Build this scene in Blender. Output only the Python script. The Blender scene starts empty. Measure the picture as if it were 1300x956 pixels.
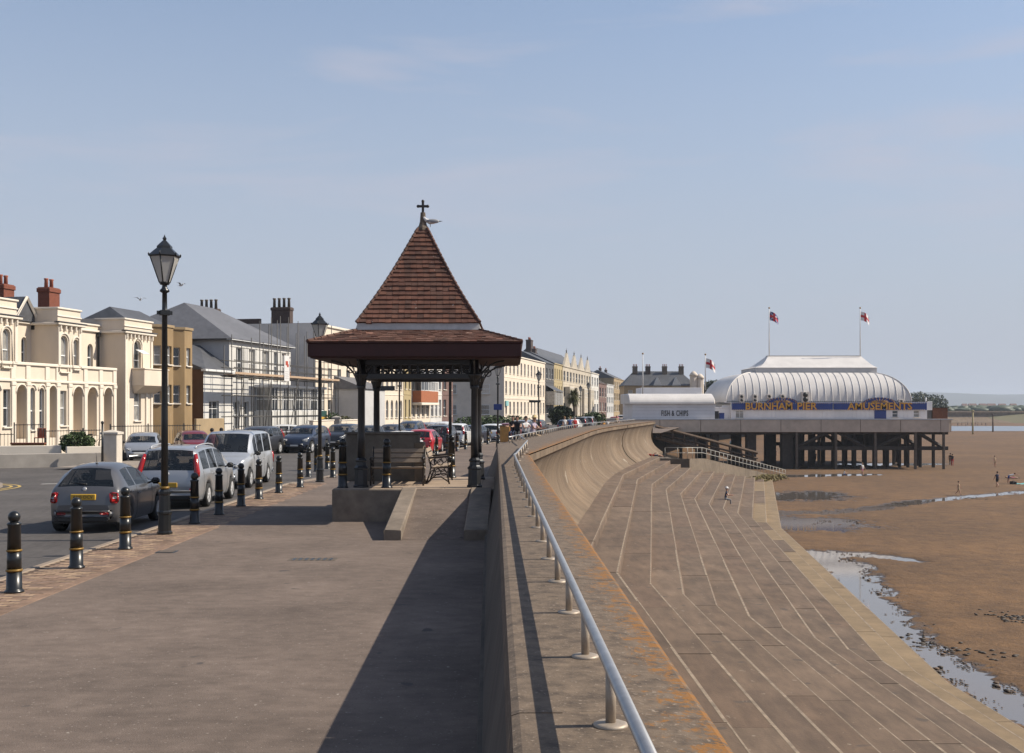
import bpy, bmesh, math, random
from mathutils import Vector, Matrix, noise
random.seed(7)
R = math.radians
PI = math.pi
sc = bpy.context.scene
col = sc.collection

# ------------------------------------------------------------------ camera, sky, sun, exposure
FPX, CX, HY, CAMZ = 1430.0, 650.0, 519.0, 2.6
cam = bpy.data.cameras.new('camera')
cam.sensor_width = 36.0
cam.lens = 36.0 * FPX / 1300.0
cam.shift_y = (HY - 478.0) / 1300.0
cam.clip_start = 0.1
cam.clip_end = 40000
camo = bpy.data.objects.new('camera', cam)
camo.location = (0, 0, CAMZ)
camo.rotation_euler = (R(90), 0, 0)
col.objects.link(camo)
sc.camera = camo

SUN_EL, SUN_AZ = R(41), R(4)          # sun stands over the beach, due right, a little ahead
sun_dir = Vector((math.cos(SUN_EL) * math.cos(SUN_AZ), math.cos(SUN_EL) * math.sin(SUN_AZ), math.sin(SUN_EL)))
world = bpy.data.worlds.new('World')
sc.world = world
world.use_nodes = True
wn, wl = world.node_tree.nodes, world.node_tree.links
wn.clear()
w_out = wn.new('ShaderNodeOutputWorld')
w_bg = wn.new('ShaderNodeBackground')
w_bg.inputs['Strength'].default_value = 0.115
sky = wn.new('ShaderNodeTexSky')
sky.sky_type = 'NISHITA'
sky.sun_disc = False
sky.sun_elevation = SUN_EL
sky.sun_rotation = math.atan2(sun_dir.x, sun_dir.y)
sky.altitude = 0
sky.air_density = 1.0
sky.dust_density = 0.6
sky.ozone_density = 1.6
# thin high cirrus, the same all round the sky
w_tc = wn.new('ShaderNodeTexCoord')
w_map = wn.new('ShaderNodeMapping')
w_map.inputs['Scale'].default_value = (1.6, 1.6, 9.0)
w_map.inputs['Location'].default_value = (3.1, 0.4, 1.3)
w_no = wn.new('ShaderNodeTexNoise')
w_no.inputs['Scale'].default_value = 1.7
w_no.inputs['Detail'].default_value = 7
w_no.inputs['Roughness'].default_value = 0.55
w_no.inputs['Distortion'].default_value = 0.5
w_rp = wn.new('ShaderNodeValToRGB')
w_rp.color_ramp.elements[0].position = 0.5
w_rp.color_ramp.elements[0].color = (0.0, 0.0, 0.0, 1)
w_rp.color_ramp.elements[1].position = 0.78
w_rp.color_ramp.elements[1].color = (0.75, 0.75, 0.75, 1)
w_mx = wn.new('ShaderNodeMix')
w_mx.data_type = 'RGBA'
w_mx.inputs['B'].default_value = (3.75, 3.68, 4.25, 1)
wl.new(w_tc.outputs['Generated'], w_map.inputs['Vector'])
wl.new(w_map.outputs['Vector'], w_no.inputs['Vector'])
wl.new(w_no.outputs['Fac'], w_rp.inputs['Fac'])
wl.new(w_rp.outputs['Color'], w_mx.inputs['Factor'])
# summer haze, thicker towards the horizon in every direction
w_sep = wn.new('ShaderNodeSeparateXYZ')
wl.new(w_tc.outputs['Generated'], w_sep.inputs['Vector'])
w_hr = wn.new('ShaderNodeValToRGB')
he = w_hr.color_ramp.elements
he[0].position = 0.0; he[0].color = (0.97, 0.97, 0.97, 1)
he[1].position = 1.0; he[1].color = (0.1, 0.1, 0.1, 1)
for p_, c_ in ((0.06, 0.92), (0.17, 0.72), (0.33, 0.32), (0.5, 0.2)):
    k_ = he.new(p_); k_.color = (c_, c_, c_, 1)
wl.new(w_sep.outputs['Z'], w_hr.inputs['Fac'])
w_hz = wn.new('ShaderNodeMix')
w_hz.data_type = 'RGBA'
w_hz.inputs['B'].default_value = (3.0, 3.24, 3.86, 1)
wl.new(w_hr.outputs['Color'], w_hz.inputs['Factor'])
wl.new(sky.outputs['Color'], w_hz.inputs['A'])
wl.new(w_hz.outputs['Result'], w_mx.inputs['A'])
wl.new(w_mx.outputs['Result'], w_bg.inputs['Color'])
wl.new(w_bg.outputs['Background'], w_out.inputs['Surface'])

sl = bpy.data.lights.new('sun', 'SUN')
sl.energy = 5.0
sl.angle = R(0.53)
sl.color = (1.0, 0.91, 0.77)
so = bpy.data.objects.new('sun', sl)
so.rotation_euler = (-sun_dir).to_track_quat('-Z', 'Y').to_euler()
col.objects.link(so)
sc.view_settings.view_transform = 'Standard'
sc.view_settings.look = 'None'
sc.view_settings.exposure = 0.383
sc.view_settings.gamma = 1.0

def px(x, Y): return (x - CX) * Y / FPX
def pz(y, Y): return CAMZ - (y - HY) * Y / FPX

# ------------------------------------------------------------------ materials
MATS = {}
ALB = 0.84        # one common scale for all the albedos below
def mat(name, base, rough=0.7, var=0.12, scale=3.0, bump=0.0, bscale=None, metal=0.0, spec=0.5, tint=None,
        big=0.0, bigscale=0.25, streak=None, coat=0.0, trans=0.0, speck=None, alpha=1.0):
    if name in MATS: return MATS[name]
    base = [c * ALB for c in base]
    if tint: tint = [c * ALB for c in tint]
    m = bpy.data.materials.new(name); m.use_nodes = True
    n, l = m.node_tree.nodes, m.node_tree.links
    b = n['Principled BSDF']
    b.inputs['Roughness'].default_value = rough
    b.inputs['Metallic'].default_value = metal
    b.inputs['Specular IOR Level'].default_value = spec
    if coat: b.inputs['Coat Weight'].default_value = coat; b.inputs['Coat Roughness'].default_value = 0.04
    if trans: b.inputs['Transmission Weight'].default_value = trans
    g = n.new('ShaderNodeNewGeometry')
    vec = g.outputs['Position']
    if streak:
        mp = n.new('ShaderNodeMapping'); mp.inputs['Scale'].default_value = streak
        l.new(vec, mp.inputs['Vector']); svec = mp.outputs['Vector']
    else: svec = vec
    t = n.new('ShaderNodeTexNoise'); t.inputs['Scale'].default_value = scale; t.inputs['Detail'].default_value = 6
    t.inputs['Roughness'].default_value = 0.62
    l.new(svec, t.inputs['Vector'])
    r = n.new('ShaderNodeValToRGB'); e = r.color_ramp.elements
    e[0].position = 0.28; e[1].position = 0.72
    e[0].color = (*[c * (1 - var) for c in base], 1)
    hi = tint or [min(1, c * (1 + var)) for c in base]
    e[1].color = (*hi, 1)
    l.new(t.outputs['Fac'], r.inputs['Fac'])
    outc = r.outputs['Color']
    if big:
        t2 = n.new('ShaderNodeTexNoise'); t2.inputs['Scale'].default_value = bigscale; t2.inputs['Detail'].default_value = 4
        l.new(vec, t2.inputs['Vector'])
        mr = n.new('ShaderNodeMapRange'); mr.inputs['From Min'].default_value = 0.3; mr.inputs['From Max'].default_value = 0.7
        mr.inputs['To Min'].default_value = 1 - big; mr.inputs['To Max'].default_value = 1 + big
        l.new(t2.outputs['Fac'], mr.inputs['Value'])
        mx = n.new('ShaderNodeMix'); mx.data_type = 'RGBA'; mx.blend_type = 'MULTIPLY'; mx.inputs['Factor'].default_value = 1
        l.new(outc, mx.inputs['A']); l.new(mr.outputs['Result'], mx.inputs['B'])
        outc = mx.outputs['Result']
    if speck:                       # (scale, threshold, colour): droppings, gum, lichen dots
        for (ssc, th, scol) in speck:
            t4 = n.new('ShaderNodeTexNoise'); t4.inputs['Scale'].default_value = ssc; t4.inputs['Detail'].default_value = 2
            l.new(vec, t4.inputs['Vector'])
            r4 = n.new('ShaderNodeValToRGB'); r4.color_ramp.elements[0].position = th; r4.color_ramp.elements[1].position = th + .03
            l.new(t4.outputs['Fac'], r4.inputs['Fac'])
            m4 = n.new('ShaderNodeMix'); m4.data_type = 'RGBA'; m4.inputs['B'].default_value = (*scol, 1)
            l.new(r4.outputs['Color'], m4.inputs['Factor']); l.new(outc, m4.inputs['A']); outc = m4.outputs['Result']
    if alpha < 1: b.inputs['Alpha'].default_value = alpha
    l.new(outc, b.inputs['Base Color'])
    if bump:
        t3 = n.new('ShaderNodeTexNoise'); t3.inputs['Scale'].default_value = bscale or scale * 4; t3.inputs['Detail'].default_value = 4
        l.new(vec, t3.inputs['Vector'])
        bp = n.new('ShaderNodeBump'); bp.inputs['Strength'].default_value = 0.6; bp.inputs['Distance'].default_value = bump
        l.new(t3.outputs['Fac'], bp.inputs['Height']); l.new(bp.outputs['Normal'], b.inputs['Normal'])
    MATS[name] = m
    return m

asphalt_prom = mat('promenade_asphalt', (0.1674, 0.1283, 0.1044), 0.9, 0.22, 4.5, 0.008, 70, spec=0.25, big=0.22, bigscale=0.5, streak=(.75, 1.1, 1), speck=[(24, .66, (.22, .18, .15)), (13, .715, (.28, .24, .205)), (2.3, .70, (.085, .07, .062)), (34, .66, (.085, .07, .06))])
asphalt_road = mat('road_asphalt', (0.098, 0.088, 0.082), 0.85, 0.22, 8, 0.005, 90, spec=0.3, big=0.18, bigscale=0.4, streak=(1, .25, 1), speck=[(1.1, .68, (.055, .05, .047))])
concrete = mat('weathered_concrete', (0.176, 0.136, 0.0976), 0.9, 0.2, 2.2, 0.006, 40, big=0.16, bigscale=0.4)
wall_mats = [mat('sea_wall_concrete_%s' % 'abc'[k_], c_, 0.92, 0.24, 1.1, 0.006, 26, big=0.2, bigscale=0.5, streak=(1, 1, 0.16), speck=[(.9, .70, (.27, .225, .175)), (3.5, .70, (.085, .062, .042))]) for k_, c_ in enumerate(((.168, .117, .073), (.150, .103, .064), (.182, .130, .084)))]
concrete_wall = wall_mats[0]
inner_wall = mat('dark_inner_wall', (0.085, 0.068, 0.053), 0.92, 0.3, 3, 0.008, 30, big=0.25, bigscale=0.7, streak=(1, 1, .3))  # darker mottled concrete for the promenade face of the sea wall
concrete_dark = mat('dark_concrete', (0.12, 0.09375, 0.07125), 0.92, 0.25, 3, 0.008, 30, big=0.2, bigscale=0.8)
plinth_conc = mat('plinth_concrete', (0.216, 0.172, 0.132), 0.92, 0.25, 4, 0.006, 40, big=0.2, bigscale=0.9)
slabs = []
for k_, c_ in enumerate(((0.146, 0.098, 0.064), (0.141, 0.096, 0.064), (0.153, 0.103, 0.068), (0.138, 0.090, 0.058), (0.130, 0.087, 0.058), (0.158, 0.108, 0.072), (0.143, 0.093, 0.061), (0.134, 0.091, 0.061))):
    slabs.append(mat('step_concrete_%s' % 'abcdefgh'[k_], c_, 0.92, 0.30, 1.5, 0.010, 22, big=0.2, bigscale=0.6, streak=(2.2, .5, 1), speck=[(1.3, .69, (.085, .062, .045)), (5.5, .72, (.24, .19, .14))]))
nosing_mat = mat('worn_step_edge', (0.29, 0.225, 0.16), 0.9, 0.42, 3.5, 0.004, 30)
toe_mat = mat('step_toe_concrete', (0.235, 0.165, 0.092), 0.9, 0.2, 1.6, 0.008, 30, big=0.15, bigscale=0.5)
kerb_mat = mat('kerb_granite', (0.288, 0.224, 0.168), 0.85, 0.18, 6, 0.003, 60, big=0.12)
brick_pave = mat('paving_brick', (0.24, 0.152, 0.1), 0.88, 0.3, 3.5, 0.003, 60, big=0.2, bigscale=1.2)
black_iron = mat('black_iron', (0.012, 0.013, 0.014), 0.32, 0.2, 8, spec=0.5)
partition_mat = mat('shelter_partition', (0.15, 0.13, 0.108), 0.92, 0.25, 4, 0.005, 40, big=0.2, bigscale=.9)
iron_brown = mat('brown_iron', (0.02, 0.014, 0.012), 0.4, 0.2, 8)
gold = mat('gold_paint', (0.252, 0.144, 0.027), 0.45, 0.2, 14, metal=0.3)
steel = mat('galvanised_steel', (0.50, 0.49, 0.475), 0.38, 0.12, 12, metal=0.75)
post_steel = mat('weathered_rail_post', (0.40, 0.33, 0.26), 0.55, 0.2, 12, metal=0.35)
white_paint = mat('white_paint', (0.702, 0.684, 0.666), 0.5, 0.05, 3)
white_upvc = mat('white_window_frame', (0.80, 0.80, 0.79), 0.4, 0.03, 3)
glass_dark = mat('window_glass', (0.035, 0.04, 0.045), 0.06, 0.4, 0.8, spec=0.9)
blind_glass = mat('window_glass_with_blind', (0.50, 0.47, 0.42), 0.15, 0.2, 1.5, spec=0.8)
curtain_glass = mat('window_glass_with_curtain', (0.30, 0.29, 0.27), 0.12, 0.35, 2.2, spec=0.8)
cream = mat('cream_stucco', (0.72, 0.62, 0.5), 0.85, 0.07, 1.2, 0.002, 30, big=0.05, streak=(1, 1, 0.3))
cream_trim = mat('cream_trim', (0.77, 0.69, 0.58), 0.8, 0.05, 1.5)
tan_stone = mat('tan_render', (0.297, 0.2025, 0.1035), 0.9, 0.16, 1.0, 0.003, 20, big=0.1, streak=(1, 1, 0.35))
tan_side = mat('ochre_side_render', (0.36, 0.265, 0.155), 0.9, 0.12, 1.0, big=0.1)
slate = mat('slate_roof', (0.0765, 0.0792, 0.0882), 0.6, 0.25, 2.5, 0.004, 18, big=0.15)
slate_pale = mat('pale_slate_roof', (0.135, 0.135, 0.145), 0.6, 0.2, 2.5, 0.004, 18, big=0.12)
red_brick = mat('red_chimney_brick', (0.19, 0.058, 0.032), 0.9, 0.3, 9, 0.004, 40)
dark_brick = mat('sooty_brick', (0.075, 0.05, 0.042), 0.9, 0.3, 6, 0.004, 40)
terracotta = mat('terracotta_pot', (0.33, 0.10, 0.055), 0.85, 0.2, 7)
roof_tile = mat('clay_roof_tile', (0.135, 0.05, 0.03), 0.85, 0.5, 2.6, 0.004, 50, tint=(0.185, 0.075, 0.047), big=0.25, bigscale=1.5, speck=[(16, .71, (.33, .30, .26)), (4, .68, (.06, .035, .028))])
roof_tile_pale = mat('pale_clay_roof_tile', (0.1628, 0.07744, 0.0528), 0.85, 0.35, 3, 0.004, 50, big=0.2, bigscale=1.2, speck=[(14, .70, (.34, .30, .26)), (5, .66, (.07, .04, .03))])
maroon = mat('maroon_painted_board', (0.045, 0.011, 0.009), 0.75, 0.2, 4)
lead = mat('lead_flashing', (0.50, 0.475, 0.45), 0.6, 0.15, 5)
shelter_iron = mat('shelter_iron_paint', (0.022, 0.023, 0.026), 0.38, 0.25, 10, spec=0.5)
bench_wood = mat('bench_timber', (0.34, 0.26, 0.19), 0.75, 0.3, 8, 0.002, 60, streak=(1, 6, 6))
timber_dark = mat('dark_pier_timber', (0.045, 0.034, 0.026), 0.85, 0.35, 2, 0.01, 14)
timber_brown = mat('brown_timber', (0.10, 0.062, 0.038), 0.85, 0.3, 3, 0.006, 14)
grey_gable = mat('grey_render', (0.70, 0.63, 0.56), 0.92, 0.16, 0.8, big=0.12)
beige_gable = mat('beige_render', (0.68, 0.59, 0.49), 0.92, 0.1, 0.8, big=0.08)
white_render = mat('white_render', (0.629, 0.612, 0.578), 0.85, 0.06, 1.4, big=0.06)
grey_render = mat('pale_grey_render', (0.52, 0.51, 0.50), 0.85, 0.08, 1.4, big=0.06)
yellow_render = mat('yellow_render', (0.4208, 0.3349, 0.1811), 0.88, 0.08, 1.2, big=0.06)
dark_render = mat('charcoal_render', (0.085, 0.085, 0.09), 0.85, 0.12, 1.2)
red_render = mat('red_hung_tile', (0.36, 0.12, 0.05), 0.88, 0.15, 2.5)
purple_brick = mat('plum_brick', (0.17, 0.10, 0.085), 0.9, 0.2, 3)
pier_white = mat('pier_white_cladding', (0.7326, 0.7227, 0.7376), 0.6, 0.06, 0.7, big=0.05)
pier_roof = mat('pier_roof_sheet', (0.6811, 0.645, 0.6089), 0.55, 0.1, 0.5, big=0.07, bigscale=0.3, streak=(1, 1, 0.25))
pier_deck = mat('pier_deck_concrete', (0.55, 0.45, 0.36), 0.9, 0.15, 0.9, 0.006, 14, big=0.14, bigscale=0.2)
sign_blue = mat('sign_blue', (0.012, 0.04, 0.21), 0.45, 0.08, 2)
sign_gold = mat('sign_gold', (0.68, 0.36, 0.045), 0.5, 0.1, 3)
sign_red = mat('sign_red', (0.42, 0.06, 0.03), 0.55, 0.1, 3)
hedge_leaf = mat('hedge_leaf', (0.035, 0.07, 0.014), 0.6, 0.55, 4, tint=(0.075, 0.125, 0.025))
tree_leaf = mat('tree_leaf', (0.022, 0.042, 0.012), 0.6, 0.5, 1.2, tint=(0.05, 0.075, 0.02))
palm_leaf = mat('palm_leaf', (0.10, 0.08, 0.02), 0.6, 0.5, 4, tint=(0.12, 0.13, 0.03))
bark = mat('bark', (0.09, 0.065, 0.045), 0.9, 0.3, 6, 0.01)
rubber = mat('tyre_rubber', (0.012, 0.012, 0.012), 0.8, 0.2, 10)
alloy = mat('wheel_alloy', (0.5, 0.5, 0.51), 0.35, 0.08, 6, metal=0.35)
car_glass = mat('car_glass', (0.012, 0.015, 0.017), 0.03, 0.25, 2.5, spec=0.8, alpha=0.62)
black_plastic = mat('black_plastic', (0.015, 0.015, 0.016), 0.5, 0.2, 6)
red_lens = mat('red_lamp_lens', (0.35, 0.012, 0.012), 0.15, 0.2, 10, spec=0.7)
clear_lens = mat('clear_lamp_lens', (0.55, 0.57, 0.6), 0.1, 0.2, 18, spec=0.8)
plate_yellow = mat('number_plate_yellow', (0.62, 0.36, 0.03), 0.5, 0.05, 5)
plate_white = mat('number_plate_white', (0.75, 0.75, 0.72), 0.5, 0.05, 5)
ink = mat('black_lettering', (0.015, 0.015, 0.018), 0.6, 0.05, 5)
def paint(name, c, metal=0.0): return mat('car_paint_' + name, c, 0.32, 0.04, 4, metal=metal, coat=0.6)
P_grey = paint('gunmetal', (0.115, 0.114, 0.12), 0.4); P_silver = paint('silver', (0.40, 0.41, 0.43), 0.5)
P_white = paint('pale_silver', (0.50, 0.52, 0.55), 0.4); P_red = paint('red', (0.42, 0.012, 0.02)); P_maroon = paint('dark_red', (0.16, 0.01, 0.012))
P_black = paint('black', (0.012, 0.012, 0.014)); P_blue = paint('dark_blue', (0.018, 0.028, 0.055)); P_plain = paint('white', (0.74, 0.74, 0.73))
P_char = paint('charcoal', (0.045, 0.045, 0.05), 0.3)
road_white = mat('road_marking_white', (0.56, 0.54, 0.50), 0.8, 0.2, 20)
road_yellow = mat('road_marking_yellow', (0.52, 0.36, 0.10), 0.8, 0.2, 20)
skin_mat = mat('skin', (0.50, 0.28, 0.19), 0.6, 0.08, 10)
def cloth(name, c): return mat('cloth_' + name, c, 0.85, 0.12, 12)
orange_ply = mat('orange_board', (0.50, 0.26, 0.07), 0.85, 0.2, 4)

# ------------------------------------------------------------------ mesh builder
class MB:
    def __init__(s): s.v, s.f, s.m, s.s = [], [], [], []
    def add(s, vs, fs, m=0, smooth=False, M=None):
        o = len(s.v)
        s.v += [tuple(M @ Vector(p)) for p in vs] if M is not None else [tuple(p) for p in vs]
        for f in fs:
            s.f.append(tuple(i + o for i in f)); s.m.append(m); s.s.append(smooth)
        return s
    def box(s, x0, x1, y0, y1, z0, z1, m=0, M=None):
        vs = [(x, y, z) for z in (z0, z1) for y in (y0, y1) for x in (x0, x1)]
        return s.add(vs, [(0, 2, 3, 1), (4, 5, 7, 6), (0, 1, 5, 4), (2, 6, 7, 3), (0, 4, 6, 2), (1, 3, 7, 5)], m, False, M)
    def cbox(s, x0, x1, y0, y1, z0, z1, b=0.02, m=0, M=None, smooth=False):
        b = min(b, (x1 - x0) * .49, (y1 - y0) * .49, (z1 - z0) * .49)
        lo, hi = (x0, y0, z0), (x1, y1, z1)
        idx, vs = {}, []
        for sx in (0, 1):
            for sy in (0, 1):
                for sz in (0, 1):
                    sg = (sx, sy, sz)
                    full = [hi[a] if sg[a] else lo[a] for a in range(3)]
                    ins = [full[a] + (-b if sg[a] else b) for a in range(3)]
                    for a in range(3):
                        idx[sg, a] = len(vs); vs.append([full[k] if k == a else ins[k] for k in range(3)])
        fs = []
        for a in range(3):
            u, w = (a + 1) % 3, (a + 2) % 3
            for sd in (0, 1):
                q = []
                for (p, r_) in ((0, 0), (1, 0), (1, 1), (0, 1)):
                    sg = [0, 0, 0]; sg[a] = sd; sg[u] = p; sg[w] = r_; q.append(idx[tuple(sg), a])
                fs.append(tuple(q) if sd else tuple(reversed(q)))
            for p in (0, 1):
                for r_ in (0, 1):
                    g0, g1 = [0, 0, 0], [0, 0, 0]
                    g0[u] = g1[u] = p; g0[w] = g1[w] = r_; g0[a] = 0; g1[a] = 1
                    q = (idx[tuple(g0), u], idx[tuple(g1), u], idx[tuple(g1), w], idx[tuple(g0), w])
                    fs.append(q if (p == r_) else tuple(reversed(q)))
        for sx in (0, 1):
            for sy in (0, 1):
                for sz in (0, 1):
                    t = (idx[(sx, sy, sz), 0], idx[(sx, sy, sz), 1], idx[(sx, sy, sz), 2])
                    fs.append(t if (sx + sy + sz) % 2 == 1 else tuple(reversed(t)))
        return s.add(vs, fs, m, smooth, M)
    def lathe(s, prof, n=16, c=(0, 0, 0), m=0, smooth=True, M=None, caps=True, a0=0.0):
        vs, fs = [], []
        for (r, z) in prof:
            for k in range(n):
                a = a0 + 2 * PI * k / n
                vs.append((c[0] + r * math.cos(a), c[1] + r * math.sin(a), c[2] + z))
        for i in range(len(prof) - 1):
            for k in range(n):
                k2 = (k + 1) % n
                fs.append((i * n + k, i * n + k2, (i + 1) * n + k2, (i + 1) * n + k))
        s.add(vs, fs, m, smooth, M)
        if caps:
            o = len(s.v) - len(vs)
            if prof[0][0] > 1e-4: s.f.append(tuple(o + k for k in reversed(range(n)))); s.m.append(m); s.s.append(False)
            if prof[-1][0] > 1e-4: s.f.append(tuple(o + (len(prof) - 1) * n + k for k in range(n))); s.m.append(m); s.s.append(False)
        return s
    def cyl(s, p0, p1, r0, r1=None, n=10, m=0, smooth=True):
        p0, p1 = Vector(p0), Vector(p1)
        d = p1 - p0
        Mx = Matrix.Translation(p0) @ d.to_track_quat('Z', 'Y').to_matrix().to_4x4()
        return s.lathe([(r0, 0), (r0 if r1 is None else r1, d.length)], n, m=m, smooth=smooth, M=Mx)
    def tube(s, pts, r, n=8, m=0, smooth=True):
        pts = [Vector(p) for p in pts]
        rings = []
        for i, p in enumerate(pts):
            d = (pts[min(i + 1, len(pts) - 1)] - pts[max(i - 1, 0)]).normalized()
            q = d.to_track_quat('Z', 'Y')
            rr = r[i] if isinstance(r, (list, tuple)) else r
            rings.append([p + q @ Vector((rr * math.cos(2 * PI * k / n), rr * math.sin(2 * PI * k / n), 0)) for k in range(n)])
        return s.loft(rings, m, smooth)
    def loft(s, rings, m=0, smooth=True, caps=True, closed=True):
        n = len(rings[0]); vs = [p for r in rings for p in r]; fs = []
        for i in range(len(rings) - 1):
            for k in range(n if closed else n - 1):
                k2 = (k + 1) % n
                fs.append((i * n + k, i * n + k2, (i + 1) * n + k2, (i + 1) * n + k))
        s.add(vs, fs, m, smooth)
        if caps and closed:
            o = len(s.v) - len(vs)
            s.f.append(tuple(o + k for k in reversed(range(n)))); s.m.append(m); s.s.append(False)
            s.f.append(tuple(o + (len(rings) - 1) * n + k for k in range(n))); s.m.append(m); s.s.append(False)
        return s
    def prism(s, poly, z0, z1, m=0, M=None):      # poly counter-clockwise in xy
        n = len(poly)
        vs = [(x, y, z0) for x, y in poly] + [(x, y, z1) for x, y in poly]
        fs = [tuple(reversed(range(n))), tuple(range(n, 2 * n))] + [(k, (k + 1) % n, n + (k + 1) % n, n + k) for k in range(n)]
        return s.add(vs, fs, m, False, M)
    def sphere(s, c, rx, ry=None, rz=None, n=12, m=0, k=8, M=None):
        ry = rx if ry is None else ry; rz = rx if rz is None else rz
        rings = []
        vs, fs = [], []
        for i in range(k + 1):
            t = PI * i / k
            for j in range(n):
                a = 2 * PI * j / n
                vs.append((c[0] + rx * math.sin(t) * math.cos(a), c[1] + ry * math.sin(t) * math.sin(a), c[2] - rz * math.cos(t)))
        for i in range(k):
            for j in range(n):
                j2 = (j + 1) % n
                fs.append((i * n + j, i * n + j2, (i + 1) * n + j2, (i + 1) * n + j))
        return s.add(vs, fs, m, True, M)
    def mesh(s, name, mats):
        me = bpy.data.meshes.new(name)
        me.from_pydata(s.v, [], s.f)
        for mm in (mats if isinstance(mats, (list, tuple)) else [mats]): me.materials.append(mm)
        me.polygons.foreach_set('material_index', s.m)
        me.polygons.foreach_set('use_smooth', s.s)
        me.update()
        return me
    def build(s, name, mats, parent=None, M=None):
        return inst(s.mesh(name, mats), name, parent, M)

def inst(me, name, parent=None, M=None):
    o = bpy.data.objects.new(name, me); col.objects.link(o)
    if parent is not None: o.parent = parent
    if M is not None: o.matrix_local = M
    return o
def tag(o, label=None, cat=None, group=None, kind=None):
    if label: o['label'] = label
    if cat: o['category'] = cat
    if group: o['group'] = group
    if kind: o['kind'] = kind
    return o
def thing(name, loc, rz, label, cat, group=None):
    o = bpy.data.objects.new(name, None); col.objects.link(o)
    o.empty_display_size = 0.2
    o.location = loc; o.rotation_euler = (0, 0, rz)
    return tag(o, label, cat, group)
def struct(name, mb, m): return tag(mb.build(name, m), kind='structure')
def clone(o, parent=None, repl=None):
    c = o.copy(); col.objects.link(c); c.parent = parent
    if repl and c.data and c.data.materials and c.data.materials[0] in repl:
        pass
    for ch in o.children: clone(ch, c, repl)
    return c
def T(x, y, z): return Matrix.Translation((x, y, z))
def RZ(a): return Matrix.Rotation(a, 4, 'Z')
def RX(a): return Matrix.Rotation(a, 4, 'X')
def RY(a): return Matrix.Rotation(a, 4, 'Y')
_font = {}
def text_mesh(body, size, extrude=0.01, fat=0.0, space=1.0):
    cu = bpy.data.curves.new('lettering', 'FONT')
    cu.body = body; cu.size = size; cu.extrude = extrude; cu.offset = fat
    cu.space_character = space; cu.align_x = 'CENTER'; cu.align_y = 'CENTER'; cu.resolution_u = 2
    ob = bpy.data.objects.new('lettering', cu); col.objects.link(ob)
    dg = bpy.context.evaluated_depsgraph_get()
    me = bpy.data.meshes.new_from_object(ob.evaluated_get(dg))
    bpy.data.objects.remove(ob)
    return me
def lettering(body, size, m, parent, M, extrude=0.01, fat=0.0, name='lettering', sx=1.0, space=1.0):
    me = text_mesh(body, size, extrude, fat, space)
    me.materials.clear(); me.materials.append(m)
    return inst(me, name, parent, M @ RX(PI / 2) @ Matrix.Diagonal((sx, 1, 1, 1)))
def lerp(a, b, t): return a + (b - a) * t
def plin(pts, x):
    if x <= pts[0][0]: return pts[0][1]
    for (a, b), (c, d) in zip(pts, pts[1:]):
        if x <= c: return lerp(b, d, (x - a) / (c - a))
    (a, b), (c, d) = pts[-2], pts[-1]
    return d + (x - c) * (d - b) / (c - a)

# ------------------------------------------------------------------ plan of the shore
CREST = [(-30, 1.33), (34, 0.52), (78.6, 6.1), (121, 15.4)]        # seaward edge of the sea wall, X by Y
def crest0(Y): return plin(CREST, Y)
def crest(Y):                                                        # the wall itself sweeps round the second bend
    if Y < 66 or Y > 92: return crest0(Y)
    return sum(crest0(Y + d) for d in (-11, -8, -5, -2.5, 0, 2.5, 5, 8, 11)) / 9
WT = 1.25                                                           # top of the sea wall
def wall_in(Y): return 0.07 - 0.0145 * Y if Y < 44 else crest(Y) - 2.3
KERB = [(-30, -7.85), (39, -7.85), (45, -6.95), (64, -4.66), (82, -2.6), (121, 6.0), (200, 22), (330, 55)]
def kerb(Y): return plin(KERB, Y)
def fkerb(Y): return -15.0 + 0.17 * (Y - 66)

def strip(mb, L, Rr, ys, z, th=0.0, m=0):
    for a, b in zip(ys, ys[1:]):
        vs = [(L(a), a, z), (Rr(a), a, z), (Rr(b), b, z), (L(b), b, z)]
        mb.add(vs, [(0, 1, 2, 3)], m)
    return mb
YS = [-30, 0, 20, 34, 39, 45, 55, 64, 72, 78.6, 82, 95, 108, 121, 150, 200, 260, 330]

# inland ground, road, promenade, far pavement
g = MB()
g.add([(-4000, -60, -.30), (-6.9, -60, -.30), (-6.9, 45, -.30), (-4, 70, -.30), (8, 125, -.30), (30, 200, -.30), (60, 300, -.30), (120, 450, -.30), (200, 600, -.30),
       (270, 702, -.30), (270, 9000, -.30), (-4000, 9000, -.30)], [tuple(range(12))])
inland = mat('inland_ground', (0.16, 0.15, 0.10), 0.95, 0.2, 0.02, big=0.15, bigscale=0.01)
struct('ground', g, inland)
rd = MB()
strip(rd, lambda y: -75, lambda y: kerb(y) + 0.4, YS, -0.12)
struct('road', rd, asphalt_road)
pr = MB()
strip(pr, lambda y: (-6.5 if y < 39.5 else kerb(y) + 0.3), lambda y: (crest(y) - 0.25 if y < 44 else crest(y) - 1.2), [-30, 0, 20, 34, 39, 39.5, 45, 55, 64, 72, 78.6, 82, 95, 108, 121], 0.0)
strip(pr, lambda y: kerb(y) + 0.3, lambda y: kerb(y) + 10, [121, 150, 200, 260, 330], 0.0)
struct('promenade', pr, asphalt_prom)
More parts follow.
